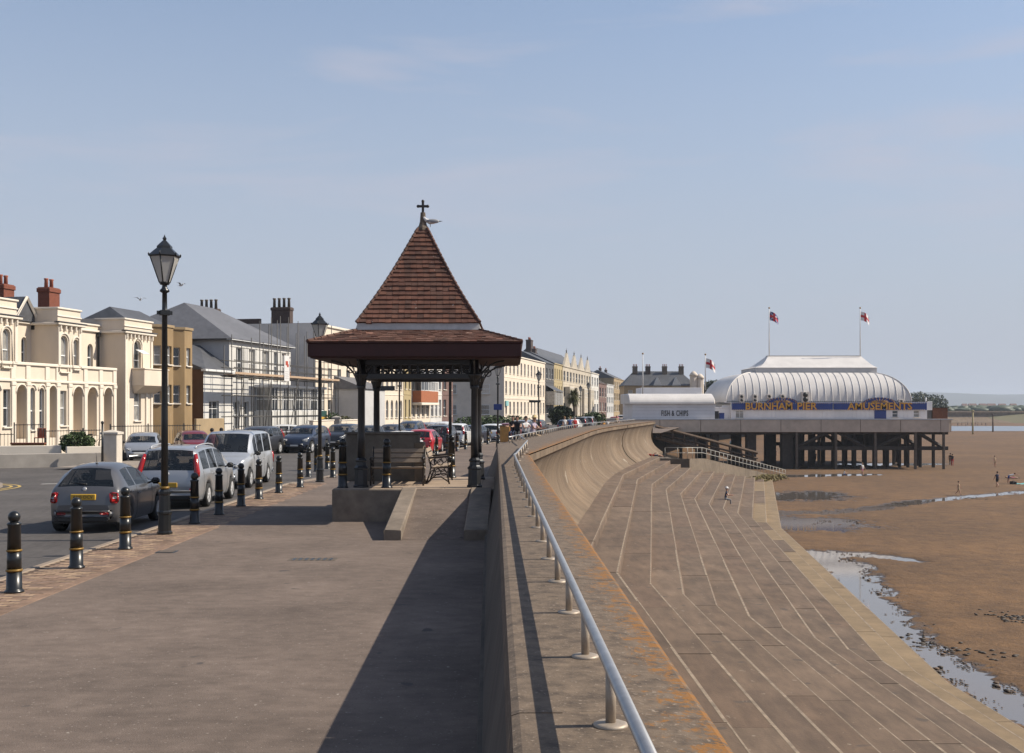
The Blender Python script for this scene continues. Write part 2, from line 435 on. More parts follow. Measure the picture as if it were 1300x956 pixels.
# brick paving band between promenade and kerb: individual setts laid as one surface
bp = MB()
yy = 10.0
row = 0
while yy < 39.4:
    xx = -7.72 + (0.105 if row % 2 else 0)
    while xx < -6.52:
        w = min(0.205, -6.505 - xx)
        dz = random.uniform(-.004, .002)
        if w > .05:
            bp.add([(xx, yy, dz), (xx + w, yy, dz + random.uniform(-.002, .002)), (xx + w, yy + .098, dz), (xx, yy + .098, dz)], [(0, 1, 2, 3)], random.randint(0, 2))
        xx += 0.212
    yy += 0.105; row += 1
pb2 = mat('paving_brick_dark', (0.235, 0.155, 0.11), 0.88, 0.3, 3.5, 0.003, 60, big=0.2, bigscale=1.2)
pb3 = mat('paving_brick_buff', (0.36, 0.245, 0.155), 0.88, 0.3, 3.5, 0.003, 60, big=0.2, bigscale=1.2)
bo = bp.build('paving_bricks', [brick_pave, pb2, pb3]); tag(bo, 'brown brick paving band along the kerb under the bollards', 'paving', kind='stuff')
pbase = MB(); pbase.box(-7.74, -6.5, -30, 39.4, -.14, -.012)
struct('paving_bed', pbase, concrete_dark)
# edging course between bricks and asphalt, kerb stones one by one
kroot = tag(bpy.data.objects.new('kerb', None), kind='structure'); col.objects.link(kroot)
km = MB(); km.cbox(0, .14, .004, .906, -.16, .012, .015); kme = km.mesh('kerb_stone', kerb_mat)
em = MB(); em.cbox(0, .17, .003, .445, -.1, .006, .006); eme = em.mesh('edging_stone', brick_pave)
y = 12.0
while y < 39:
    o = inst(kme, 'kerb_stone', kroot, T(-7.87, y, random.uniform(-.004, .004))); y += 0.91
y = 12.6
while y < 39:
    inst(eme, 'edging_stone', kroot, T(-6.6, y, random.uniform(-.003, .001))); y += 0.9 if y > 24 else 0.45
pts = [(k_, kerb(k_)) for k_ in (39, 42, 45, 50, 55, 60, 64, 70, 76, 82, 90, 100, 110, 121)]
for (a, xa), (b, xb) in zip(pts, pts[1:]):
    n = max(1, int((b - a) / 1.8))
    for i in range(n):
        y0, y1 = lerp(a, b, i / n), lerp(a, b, (i + 1) / n) - .02
        x0, x1 = lerp(xa, xb, i / n), lerp(xa, xb, (i + 1) / n)
        q = MB(); q.add([(x0, y0, -.14), (x0 + .32, y0, -.14), (x0 + .32, y0, .012), (x0, y0, .012), (x1, y1, -.14), (x1 + .32, y1, -.14), (x1 + .32, y1, .012), (x1, y1, .012)],
              [(0, 1, 2, 3), (5, 4, 7, 6), (3, 2, 6, 7), (4, 0, 3, 7), (1, 5, 6, 2)])
        q.build('kerb_stone', kerb_mat, kroot)
# pavement across the road, its kerb, and the corner by the side road
fp = MB()
strip(fp, lambda y: fkerb(y) - 2.6, fkerb, [50, 66, 90, 130, 200, 300], 0.0)
for a, b in zip([50, 66, 90, 130, 200], [66, 90, 130, 200, 300]):
    fp.add([(fkerb(a), a, 0), (fkerb(a), a, -.13), (fkerb(b), b, -.13), (fkerb(b), b, 0)], [(0, 1, 2, 3)])
corner = [(-60, 40.5)] + [(-19.6 + 2 * math.sin(t), 38.5 + 2 * math.cos(t)) for t in [PI / 2 * k / 8 for k in range(9)]] + [(-17.6, -30), (-60, -30)]
fp.prism([(x, y) for x, y in reversed(corner)], -.13, 0.0)
pave_grey = mat('far_pavement', (0.30, 0.25, 0.205), 0.9, 0.15, 5, big=0.12)
struct('pavement', fp, pave_grey)
# road paint: double yellow lines round the corner, give-way dashes, pale channel line by our kerb
rm = MB()
for off in (0.28, 0.55):
    path = [(-40, 40.5 + off)] + [(-19.6 + (2 + off) * math.sin(t), 38.5 + (2 + off) * math.cos(t)) for t in [PI / 2 * k / 10 for k in range(11)]] + [(-17.6 + off, 20)]
    for (x0, y0), (x1, y1) in zip(path, path[1:]):
        d = Vector((x1 - x0, y1 - y0)).normalized(); nx, ny = -d.y * .05, d.x * .05
        rm.add([(x0 - nx, y0 - ny, -.116), (x1 - nx, y1 - ny, -.116), (x1 + nx, y1 + ny, -.116), (x0 + nx, y0 + ny, -.116)], [(0, 1, 2, 3)], 1)
for k in range(7):
    x0 = -17.0 + k * 1.0
    if k < 2: rm.add([(x0, 40.6, -.116), (x0 + .8, 40.9, -.116), (x0 + .8, 41.1, -.116), (x0, 40.8, -.116)], [(0, 1, 2, 3)], 0)
rm.add([(-8.15, 36, -.115), (-8.03, 36, -.115), (-7.6, 44, -.115), (-7.72, 44, -.115)], [(0, 1, 2, 3)], 1)
o = rm.build('road_markings', [road_white, road_yellow]); tag(o, kind='structure')
# repair patch, drain cover and faded stencil marks on the promenade
dr = MB(); dr.cbox(-3.85, -3.02, 19.25, 19.62, -.05, .006, .004)
for k in range(7): dr.box(-3.78 + k * .105, -3.73 + k * .105, 19.3, 19.57, .004, .009, 1)
tag(dr.build('drain_cover', [concrete_dark, black_iron]), 'flat dark drain cover set in the promenade asphalt', 'drain cover')
dr = MB(); dr.cbox(-6.45, -6.1, 20.3, 20.62, -.05, .007, .004); dr.box(-6.41, -6.14, 20.34, 20.58, .0065, .010, 1)
tag(dr.build('hatch_cover', [black_iron, concrete_dark]), 'small square iron cover beside the brick edging', 'hatch cover')

# ------------------------------------------------------------------ sea wall
swall = thing('sea_wall', (0, 0, 0), 0, 'curved brown concrete sea wall with overhanging crest between promenade and steps', 'sea wall')
lich = bpy.data.materials.new('lichened_coping'); lich.use_nodes = True
n, l = lich.node_tree.nodes, lich.node_tree.links
b = n['Principled BSDF']; b.inputs['Roughness'].default_value = 0.93
geo = n.new('ShaderNodeNewGeometry'); uv = n.new('ShaderNodeUVMap'); sep = n.new('ShaderNodeSeparateXYZ')
l.new(uv.outputs['UV'], sep.inputs['Vector'])
def nz(scale, det=5, rough=.6):
    t = n.new('ShaderNodeTexNoise'); t.inputs['Scale'].default_value = scale; t.inputs['Detail'].default_value = det; t.inputs['Roughness'].default_value = rough
    l.new(geo.outputs['Position'], t.inputs['Vector']); return t
n1, n2, n3 = nz(9), nz(8.5, 9, .8), nz(40, 4)
n2r = n.new('ShaderNodeMapRange'); n2r.inputs['From Min'].default_value = .32; n2r.inputs['From Max'].default_value = .68
l.new(n2.outputs['Fac'], n2r.inputs['Value'])
rp = n.new('ShaderNodeValToRGB'); e = rp.color_ramp.elements
e[0].position = .3; e[0].color = (.060, .042, .029, 1); e[1].position = .72; e[1].color = (.172, .124, .084, 1)
l.new(n1.outputs['Fac'], rp.inputs['Fac'])
sp = n.new('ShaderNodeValToRGB'); sp.color_ramp.elements[0].position = .60; sp.color_ramp.elements[1].position = .68
l.new(n3.outputs['Fac'], sp.inputs['Fac'])
m1 = n.new('ShaderNodeMix'); m1.data_type = 'RGBA'; m1.inputs['B'].default_value = (.25, .195, .145, 1)
l.new(rp.outputs['Color'], m1.inputs['A']); l.new(sp.outputs['Color'], m1.inputs['Factor'])
ur = n.new('ShaderNodeMapRange'); ur.inputs['From Min'].default_value = .45; ur.inputs['From Max'].default_value = 1.0; ur.inputs['To Min'].default_value = -.48; ur.inputs['To Max'].default_value = .16
l.new(sep.outputs['X'], ur.inputs['Value'])
ad = n.new('ShaderNodeMath'); ad.operation = 'ADD'; l.new(ur.outputs['Result'], ad.inputs[0]); l.new(n2r.outputs['Result'], ad.inputs[1])
lr = n.new('ShaderNodeValToRGB'); lr.color_ramp.elements[0].position = .53; lr.color_ramp.elements[1].position = .66
l.new(ad.outputs['Value'], lr.inputs['Fac'])
m2 = n.new('ShaderNodeMix'); m2.data_type = 'RGBA'; m2.inputs['B'].default_value = (.215, .092, .016, 1)
l.new(m1.outputs['Result'], m2.inputs['A']); l.new(lr.outputs['Color'], m2.inputs['Factor'])
l.new(m2.outputs['Result'], b.inputs['Base Color'])
bpn = n.new('ShaderNodeBump'); bpn.inputs['Strength'].default_value = .7; bpn.inputs['Distance'].default_value = .006
l.new(n3.outputs['Fac'], bpn.inputs['Height']); l.new(bpn.outputs['Normal'], b.inputs['Normal'])

def coping(y0, y1, gap=.006):
    ya, yb = y0 + gap, y1 - gap
    rows = [ya, (ya + yb) / 2, yb]
    us = [0, .04, .5, .7, .97, 1.0]
    vs, uvs = [], []
    mb = MB()
    for yv in rows:
        for u in us:
            x = lerp(wall_in(yv), crest(yv), u)
            z = WT - (.012 if u in (0, 1.0) else 0) - (.05 * max(0, u - .5) if y0 < 34 else 0)
            vs.append((x, yv, z)); uvs.append(u)
    nu = len(us)
    fs = [(r * nu + k, r * nu + k + 1, (r + 1) * nu + k + 1, (r + 1) * nu + k) for r in range(2) for k in range(nu - 1)]
    # inner face, lip and ends
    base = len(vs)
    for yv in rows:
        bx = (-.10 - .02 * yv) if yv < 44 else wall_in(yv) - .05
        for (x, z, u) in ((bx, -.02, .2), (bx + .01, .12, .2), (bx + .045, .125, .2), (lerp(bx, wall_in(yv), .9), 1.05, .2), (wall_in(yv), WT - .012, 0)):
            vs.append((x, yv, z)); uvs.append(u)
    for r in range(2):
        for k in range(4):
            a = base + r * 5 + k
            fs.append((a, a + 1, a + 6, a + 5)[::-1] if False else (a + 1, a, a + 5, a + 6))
    e0 = len(vs)
    for yv in (ya, yb):
        for (x, z) in ((wall_in(yv), WT - .02), (crest(yv), WT - .04), (crest(yv) - .02, 1.0), (crest(yv) - .55, .4), (wall_in(yv) - .03, -.02)):
            vs.append((x, yv, z)); uvs.append(.3)
    fs += [(e0, e0 + 4, e0 + 3, e0 + 2, e0 + 1), (e0 + 5, e0 + 6, e0 + 7, e0 + 8, e0 + 9)]
    mb.add(vs, fs, 0)
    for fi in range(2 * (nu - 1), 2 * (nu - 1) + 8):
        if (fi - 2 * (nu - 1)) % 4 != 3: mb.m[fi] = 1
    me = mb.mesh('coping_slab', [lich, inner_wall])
    uvl = me.uv_layers.new(name='UVMap')
    for lp in me.loops: uvl.data[lp.index].uv = (uvs[lp.vertex_index], vs[lp.vertex_index][1] * .1)
    return inst(me, 'coping_slab', swall)
ycuts = [-3, 1, 5, 9, 13, 17, 21, 25, 29, 34] + [37.4, 40.8, 44] + [44 + 3.46 * k for k in range(1, 10)] + [78.6]
ycuts += [78.6 + 4.24 * k for k in range(1, 11)]
ycuts = sorted(set(round(v, 3) for v in ycuts if v <= 121))
for a, b_ in zip(ycuts, ycuts[1:]): coping(a, b_)
PROF = [(0, WT - .05), (.0, .98), (-.10, .93), (-.28, .62), (-.42, .25), (-.48, -.15), (-.44, -.55), (-.3, -.95), (-.08, -1.3), (.22, -1.6), (.5, -1.82), (.78, -2.02), (.78, -2.3)]
JOINT = 95.56
def recurve(y0, y1, g0, g1):
    BK = .6 if y0 < 44 else 1.3
    ya, yb = y0 + g0, y1 - g1
    rings = []
    for yv in (ya, yb):
        rings.append([(crest(yv) + o_, yv, z) for o_, z in PROF] + [(crest(yv) - BK, yv, -2.3), (crest(yv) - BK, yv, WT - .07)])
    mb = MB(); nn = len(rings[0])
    vs = rings[0] + rings[1]
    for k in range(nn - 1):
        mb.add([vs[k], vs[k + 1], vs[nn + k + 1], vs[nn + k]], [(0, 1, 2, 3)], 0, False)
    mb.add(rings[0], [tuple(range(nn))], 0); mb.add(rings[1], [tuple(reversed(range(nn)))], 0)
    me = mb.mesh('wall_panel', [random.choice(wall_mats)])
    bm = bmesh.new(); bm.from_mesh(me); bmesh.ops.remove_doubles(bm, verts=bm.verts, dist=1e-5)
    bmesh.ops.recalc_face_normals(bm, faces=bm.faces)
    for f in bm.faces:
        f.smooth = True
    for e_ in bm.edges:
        if e_.calc_face_angle(0) > R(35): e_.smooth = False
    bm.to_mesh(me); bm.free()
    return inst(me, 'wall_panel', swall)
fine = [v for v in ycuts if v >= 9]
for a, b_ in zip(fine, fine[1:]):
    if b_ - a > 2.5:
        segs = [a, (a + b_) / 2, b_]
    else: segs = [a, b_]
    for c, d in zip(segs, segs[1:]):
        wide = .2 if abs(d - JOINT) < .01 else 0
        wide2 = .2 if abs(c - JOINT) < .01 else 0
        recurve(c, d, .010 + wide2, .010 + wide)
# wall core behind the joints, closing the gaps with dark
cm = MB()
for a, b_ in zip([9, 34, 78.6], [34, 78.6, 121]):
    cm.add([(crest(a) - .7, a, -2.2), (crest(b_) - .7, b_, -2.2), (crest(b_) - .7, b_, 1.15), (crest(a) - .7, a, 1.15)], [(0, 1, 2, 3)])
cm.build('wall_core', concrete_dark, swall)
# wall return where it ends beside the pier
em_ = MB()
em_.box(15.4 - 2.6, 14.5, 121.0, 121.6, -2.2, WT - .02)
em_.box(12.8, 15.2, 121.6, 165, -2.2, WT - .5)
em_.build('wall_end', concrete_wall, swall)

# handrails
def rail_x(Y): return 0.5 - 0.0165 * Y
rail = thing('handrail', (rail_x(6), 6, WT), 0, 'long low tubular steel handrail along the near sea wall coping', 'handrail')
off = Vector((rail_x(6), 6, WT))
rz_ = WT + .24
pts = [Vector((rail_x(Y), Y, rz_)) - off for Y in (1.2, 6, 12, 18, 24, 27.2)] + [Vector((.10, 27.6, rz_ + .01)) - off, Vector((.52, 38.4, rz_ + .02)) - off]
rb = MB(); rb.tube(pts, .026, 10); rb.build('rail', steel, rail)
pm_ = MB(); pm_.cyl((0, 0, -.01), (0, 0, .235), .0225, n=10); pme = pm_.mesh('post', post_steel)
fm_ = MB(); fm_.lathe([(.075, -.005), (.075, .008), (.06, .014), (.03, .016)], 14); fme = fm_.mesh('base_plate', post_steel)
Y = 2.14
while Y < 27:
    p = inst(pme, 'post', rail, T(*(Vector((rail_x(Y), Y, WT)) - off)))
    inst(fme, 'base_plate', p)
    Y += 1.33
for t_ in (.15, .35, .55, .75, .95):
    p = inst(pme, 'post', rail, T(*(Vector((lerp(.1, .52, t_), lerp(27.6, 38.4, t_), WT)) - off)))
    inst(fme, 'base_plate', p)
frail = thing('handrail', (-.1, 44.2, WT), 0, 'tubular steel handrail along the far curved stretch of the sea wall', 'handrail')
off = Vector((-.1, 44.2, WT))
ysr = [44.4, 50, 56, 64, 72, 78.6, 88, 98, 108, 119]
rb = MB(); rb.tube([Vector((.45, 41, rz_)) - off, Vector((.3, 46.0, rz_ + .02)) - off, Vector((-.12, 44.2, rz_)) - off, Vector((-.1, 44.3, WT + .02)) - off], .024, 8)
rb.tube([Vector((-.12, 44.2, rz_)) - off] + [Vector((crest(v) - 1.95, v, rz_)) - off for v in ysr], .026, 8)
rb.build('rail', steel, frail)
Y = 45.5
while Y < 119:
    inst(pme, 'post', frail, T(*(Vector((crest(Y) - 1.95, Y, WT)) - off))); Y += 1.33 if Y < 80 else 2.66

# ------------------------------------------------------------------ stepped apron, slab by slab
apron = tag(bpy.data.objects.new('steps', None), kind='structure'); col.objects.link(apron)
apron['label'] = 'wide concrete steps curving down from the sea wall to the sand'
def step_end(o_): return 107.2 if o_ < 4.6 else 107.2 + (o_ - 4.41) / .325
bedm = MB()
RISE, GO, NST = .333, 1.0, 12
for k in range(NST):
    o0, o1 = .7 + k * GO, .7 + (k + 1) * GO
    zt = -2.0 - RISE * k - (.0 if k < NST - 1 else .02)
    ye = step_end((o0 + o1) / 2)
    ys_ = [10.0]
    stag = (k % 3) * .9
    y_ = 10 + 1.2 + stag
    while y_ < ye - 1.5:
        ys_.append(y_); y_ += 5.6 if y_ < 70 else 7.0
    ys_.append(ye)
    for kk in (34.0, 78.6):
        j = min(range(1, len(ys_) - 1), key=lambda q: abs(ys_[q] - kk)); ys_[j] = kk
    for a, b_ in zip(ys_, ys_[1:]):
        dz = random.uniform(-.008, .006); a_, bb = a + .008, b_ - .008
        rings = []
        for yv in (a_, bb):
            X0 = crest0(yv)
            rings.append([(X0 + o0 - .04, yv, zt + dz), (X0 + o0 - .04, yv, zt - .42), (X0 + o1, yv, zt - .42), (X0 + o1, yv, zt + dz - .03), (X0 + o1 - .03, yv, zt + dz)])
        mb = MB(); mb.loft(rings, 0, False)
        nw = random.choice((.03, .045, .06))
        mb.add([(crest0(a_) + o1 - .03 - nw, a_, zt + dz + .003), (crest0(a_) + o1 - .03, a_, zt + dz + .003), (crest0(bb) + o1 - .03, bb, zt + dz + .003), (crest0(bb) + o1 - .03 - nw, bb, zt + dz + .003)], [(0, 1, 2, 3)], 1)
        mt_ = toe_mat if k >= NST - 2 and (k == NST - 1 or random.random() < .6) else random.choice(slabs)
        mb.build('concrete_slab', [mt_, nosing_mat], apron)
    for a, b_ in zip([10, 34, 78.6], [34, 78.6, ye]):
        bedm.add([(crest0(a) + o0 - .1, a, zt - .1), (crest0(a) + o1 - .05, a, zt - .1), (crest0(b_) + o1 - .05, b_, zt - .1), (crest0(b_) + o0 - .1, b_, zt - .1)], [(0, 1, 2, 3)])
bedm.build('step_bed', concrete_dark, apron)

# slipway beside the steps: side wall, ramp, railing
slip = thing('slipway', (16.9, 107, -2.2), 0, 'concrete slipway with side wall running down beside the steps to the sand', 'slipway')
so_ = Vector((16.9, 107, -2.2))
def sl_(x, y, z): return Vector((x, y, z)) - so_
P0, P1 = Vector((16.9, 107.2, 0)), Vector((34.6, 141, 0))
dr_ = (P1 - P0).normalized(); nr_ = Vector((-dr_.y, dr_.x, 0))
def ztop(t): return plin([(0, -2.15), (.12, -2.3), (.6, -4.4), (1, -6.15)], t)
for i in range(8):
    t0, t1 = i / 8, (i + 1) / 8 - .0008
    ring = []
    for t in (t0, t1):
        p = P0.lerp(P1, t)
        ring.append([sl_(p.x, p.y, ztop(t) - .0), sl_(p.x, p.y, -6.4), sl_(p.x + nr_.x * .4, p.y + nr_.y * .4, -6.4), sl_(p.x + nr_.x * .4, p.y + nr_.y * .4, ztop(t))])
    mb = MB(); mb.loft(ring, 0, False); mb.build('wall_section', concrete, slip)
mb = MB(); mb.box(*[c for c in (12.9 - 16.9, 16.9 - 16.9, 107.25 - 107, 107.7 - 107, -3.0, .02)])
mb.box(-4.4, -1.6, .7, 4.0, -2, .06)
mb.build('landing_block', concrete_dark, slip)
rm_ = MB()
for i in range(10):
    t0, t1 = i / 10, (i + 1) / 10
    a, b2 = P0.lerp(P1, t0) + nr_ * .42, P0.lerp(P1, t1) + nr_ * .42
    c2, d2 = b2 + nr_ * 4.2, a + nr_ * 4.2
    rm_.add([sl_(a.x, a.y, ztop(t0) - .12), sl_(b2.x, b2.y, ztop(t1) - .12), sl_(c2.x, c2.y, ztop(t1) - .12), sl_(d2.x, d2.y, ztop(t0) - .12)], [(0, 1, 2, 3)])
rm_.build('ramp', concrete, slip)
srail = thing('ramp_railing', (16.9, 107.3, -2.15), 0, 'pale two-bar metal railing sloping down the slipway', 'railing')
so2 = Vector((16.9, 107.3, -2.15))
galv = mat('pale_galvanised_rail', (0.42, 0.40, 0.36), 0.5, 0.1, 8, metal=.3)
for hz in (1.05, .55):
    q = MB(); q.tube([Vector((14.6, 107.5, -2.15 + hz)) - so2] + [P0.lerp(P1, t) + nr_ * .2 + Vector((0, 0, ztop(t) + hz)) - so2 for t in (0, .12, .6, .98)], .032, 6)
    q.build('rail', galv, srail)
pq = MB(); pq.cyl((0, 0, 0), (0, 0, 1.05), .028, n=6); pqm = pq.mesh('post', galv)
for i in range(27):
    t = i / 26 * .98; p = P0.lerp(P1, t) + nr_ * .2
    inst(pqm, 'post', srail, T(*(Vector((p.x, p.y, ztop(t))) - so2)))
for xx in (14.6, 15.8): inst(pqm, 'post', srail, T(xx - 16.9, .2, 0))
# weeds where the wall meets the steps' toe
def leaf_mesh(n, fn, size, m, name, rnd):
    mb = MB()
    for _ in range(n):
        c, s_ = fn(rnd)
        a = Vector((rnd.gauss(0, 1), rnd.gauss(0, 1), rnd.gauss(0, .7))).normalized()
        b3 = a.cross(Vector((rnd.gauss(0, 1), rnd.gauss(0, 1), rnd.gauss(0, 1)))).normalized()
        s2 = size * s_ * rnd.uniform(.6, 1.4)
        c = Vector(c)
        mb.add([c - a * s2, c + b3 * s2 * .45, c + a * s2, c - b3 * s2 * .45], [(0, 1, 2, 3)])
    return mb
rnd = random.Random(3)
def wfn(r): 
    t = r.uniform(.42, .9); p = P0.lerp(P1, t) - nr_ * r.uniform(0, 1.0)
    return (p.x, p.y, lerp(-5.2, -6.0, t) + r.uniform(0, .8) * (1 - abs(t - .66) * 1.6)), 1
dry = mat('dry_weeds', (0.20, 0.16, 0.055), 0.8, 0.4, 3)
o = leaf_mesh(900, wfn, .16, dry, 'weeds', rnd).build('weeds', dry); tag(o, 'dry yellow-green weeds growing at the foot of the slipway wall', 'weeds', kind='stuff')

# ------------------------------------------------------------------ beach
SZ, WZ = -6.0, -6.055
def pp(x, y): Yd = (CAMZ - SZ) * FPX / (y - HY); return (px(x, Yd), Yd)
CH = [([(1042, 702), (1062, 716), (1080, 735), (1098, 756), (1120, 784), (1160, 815), (1204, 843), (1245, 870), (1300, 905)], [1.5, 1.7, 1.5, 1.2, 1.05, .85, .8, .9, .9]),
      ([(1050, 704), (1085, 703), (1125, 706), (1165, 712)], [1.5, 1.2, .8, .5]),
      ([(985, 660), (1010, 664), (1045, 660)], [4.0, 4.6, 2.6]),
      ([(985, 630), (1010, 630), (1035, 626)], [4.0, 5.0, 3.0]),
      ([(990, 650), (1040, 651), (1100, 646), (1160, 637), (1220, 631), (1300, 624), (1380, 618)], [1.7, 1.3, 1.2, 1.2, 1.1, 1.2, 1.4]),
      ([(1005, 604), (1050, 603), (1105, 602)], [2.6, 2.4, 1.6]),
      ([(1085, 589.5), (1140, 589), (1195, 589)], [3, 3.4, 2])]
CHW = [([pp(*p) for p in a], w) for a, w in CH]
def segd(P, A, B):
    ax, ay = A; bx, by = B; vx, vy = bx - ax, by - ay
    t = max(0, min(1, ((P[0] - ax) * vx + (P[1] - ay) * vy) / (vx * vx + vy * vy)))
    return math.hypot(P[0] - ax - t * vx, P[1] - ay - t * vy), t
def carve(x, y):
    best = 0
    for pts_, ws in CHW:
        for i in range(len(pts_) - 1):
            d, t = segd((x, y), pts_[i], pts_[i + 1])
            w = lerp(ws[i], ws[i + 1], t)
            if d < w * 2.2:
                v = 1 - d / (w * 1.15)
                best = max(best, v + .45) if v > -1 else best
    return best
def sand_h(x, y):
    n1_ = noise.noise(Vector((x * .09, y * .06, 1.7)))
    n2_ = noise.noise(Vector((x * .45, y * .33, 4.2)))
    n3_ = noise.noise(Vector((x * 1.6, y * 1.1, 9.1)))
    n4_ = noise.noise(Vector((x * 4.2, y * 3.4, 2.1)))
    c = carve(x, y)
    h = SZ + .03 * n1_ + .018 * n2_ + .016 * n3_ + .012 * n4_ + .02
    if c > 0: h -= .15 * max(0, min(1.1, c + .5 * n2_ + .8 * n3_ + .55 * n4_ - .2))
    return h
gx, v = [], 9.0
while v < 130:
    gx.append(v); v += .22 if v < 30 else (.4 if v < 62 else 2.0)
gy, v = [], 22.0
while v < 300:
    gy.append(v); v += .20 if v < 60 else (.32 if v < 125 else (1.0 if v < 160 else 4.0))
sv, sf = [], []
for yv in gy:
    for xv in gx:
        edge = xv == gx[-1] or yv == gy[-1] or yv == gy[0]
        cx = crest(min(yv, 140)) + 11.5
        sv.append((xv, yv, SZ if edge else (SZ - .1 if xv < cx - 1.5 else sand_h(xv, yv))))
nx_ = len(gx)
for j in range(len(gy) - 1):
    for i in range(nx_ - 1):
        sf.append((j * nx_ + i, j * nx_ + i + 1, (j + 1) * nx_ + i + 1, (j + 1) * nx_ + i))
# the sheet goes on flat to the far shore
bx0, bx1, by0, by1 = gx[0], gx[-1], gy[0], gy[-1]
o_ = len(sv)
sv += [(bx0, by0, SZ), (bx1, by0, SZ), (bx1, by1, SZ), (bx0, by1, SZ), (bx0, -200, SZ), (6000, -200, SZ), (6000, 9000, SZ), (bx0, 9000, SZ)]
sf += [(o_ + 4, o_ + 5, o_ + 1, o_), (o_ + 1, o_ + 5, o_ + 6, o_ + 2), (o_ + 2, o_ + 6, o_ + 7, o_ + 3)]
sand = bpy.data.materials.new('beach_sand'); sand.use_nodes = True
n, l = sand.node_tree.nodes, sand.node_tree.links
b = n['Principled BSDF']
geo = n.new('ShaderNodeNewGeometry'); sep = n.new('ShaderNodeSeparateXYZ'); l.new(geo.outputs['Position'], sep.inputs['Vector'])
n1, n2, n3 = nz(.8, 7, .7), nz(7, 6, .75), nz(.06, 4)
rp = n.new('ShaderNodeValToRGB'); e = rp.color_ramp.elements
e[0].position = .36; e[0].color = (.072, .035, .012, 1); e[1].position = .64; e[1].color = (.186, .097, .035, 1)
mixn = n.new('ShaderNodeMix'); mixn.inputs['Factor'].default_value = .45
l.new(n1.outputs['Fac'], mixn.inputs['A']); l.new(n2.outputs['Fac'], mixn.inputs['B']); l.new(mixn.outputs['Result'], rp.inputs['Fac'])
wet = n.new('ShaderNodeMapRange'); wet.inputs['From Min'].default_value = SZ - .012; wet.inputs['From Max'].default_value = SZ - .05
wet.inputs['To Min'].default_value = 0; wet.inputs['To Max'].default_value = 1
l.new(sep.outputs['Z'], wet.inputs['Value'])
md = n.new('ShaderNodeMix'); md.data_type = 'RGBA'; md.inputs['B'].default_value = (.052, .037, .027, 1)
l.new(wet.outputs['Result'], md.inputs['Factor']); l.new(rp.outputs['Color'], md.inputs['A'])
damp = n.new('ShaderNodeMapRange'); damp.inputs['From Min'].default_value = .42; damp.inputs['From Max'].default_value = .62; damp.inputs['To Min'].default_value = .80; damp.inputs['To Max'].default_value = 1.06
l.new(n3.outputs['Fac'], damp.inputs['Value'])
mm_ = n.new('ShaderNodeMix'); mm_.data_type = 'RGBA'; mm_.blend_type = 'MULTIPLY'; mm_.inputs['Factor'].default_value = 1
l.new(md.outputs['Result'], mm_.inputs['A']); l.new(damp.outputs['Result'], mm_.inputs['B'])
n6 = nz(22, 3, .6); r6 = n.new('ShaderNodeValToRGB'); r6.color_ramp.elements[0].position = .60; r6.color_ramp.elements[1].position = .68
l.new(n6.outputs['Fac'], r6.inputs['Fac'])
n7 = nz(1.4, 5, .7); r7 = n.new('ShaderNodeValToRGB'); r7.color_ramp.elements[0].position = .56; r7.color_ramp.elements[1].position = .70; r7.color_ramp.elements[1].color = (.45, .45, .45, 1)
l.new(n7.outputs['Fac'], r7.inputs['Fac'])
m6 = n.new('ShaderNodeMix'); m6.data_type = 'RGBA'; m6.inputs['B'].default_value = (.055, .033, .018, 1)
l.new(r6.outputs['Color'], m6.inputs['Factor']); l.new(mm_.outputs['Result'], m6.inputs['A'])
m7 = n.new('ShaderNodeMix'); m7.data_type = 'RGBA'; m7.inputs['B'].default_value = (.06, .035, .018, 1)
l.new(r7.outputs['Color'], m7.inputs['Factor']); l.new(m6.outputs['Result'], m7.inputs['A'])
l.new(m7.outputs['Result'], b.inputs['Base Color'])
rr = n.new('ShaderNodeMapRange'); rr.inputs['To Min'].default_value = .92; rr.inputs['To Max'].default_value = .42
l.new(wet.outputs['Result'], rr.inputs['Value']); l.new(rr.outputs['Result'], b.inputs['Roughness'])
bpn = n.new('ShaderNodeBump'); bpn.inputs['Strength'].default_value = .8; bpn.inputs['Distance'].default_value = .14
n5 = nz(2.6, 6, .7)
l.new(n5.outputs['Fac'], bpn.inputs['Height']); l.new(bpn.outputs['Normal'], b.inputs['Normal'])
sm = MB(); sm.add(sv, sf, 0, True); sm.s[-3:] = [False] * 3
struct('beach', sm, sand)
water = bpy.data.materials.new('still_water'); water.use_nodes = True
n, l = water.node_tree.nodes, water.node_tree.links
b = n['Principled BSDF']; b.inputs['Base Color'].default_value = (.14, .12, .105, 1); b.inputs['Roughness'].default_value = .04; b.inputs['IOR'].default_value = 1.75
geo = n.new('ShaderNodeNewGeometry'); n1 = nz(5, 3)
bpn = n.new('ShaderNodeBump'); bpn.inputs['Strength'].default_value = .12; bpn.inputs['Distance'].default_value = .006
l.new(n1.outputs['Fac'], bpn.inputs['Height']); l.new(bpn.outputs['Normal'], b.inputs['Normal'])
wm = MB(); wm.add([(9.2, 22.2, WZ), (129, 22.2, WZ), (129, 295, WZ), (9.2, 295, WZ)], [(0, 1, 2, 3)])
struct('water', wm, water)
# channel of sea water beyond the pier
sw = MB()
top, bot = [], []
for i in range(41):
    X = 150 + i * 22
    top.append((X, 560 + 14 * noise.noise(Vector((X * .01, 3, 0))) + 20 * noise.noise(Vector((X * .003, 8, 0))), SZ + .03)); bot.append((X, 436 + 10 * noise.noise(Vector((X * .014, 0, 0))), SZ + .03))
for i in range(40): sw.add([bot[i], bot[i + 1], top[i + 1], top[i]], [(0, 1, 2, 3)])
struct('sea_channel', sw, mat('sea_water', (.20, .225, .26), .28, .15, .05, spec=.6))
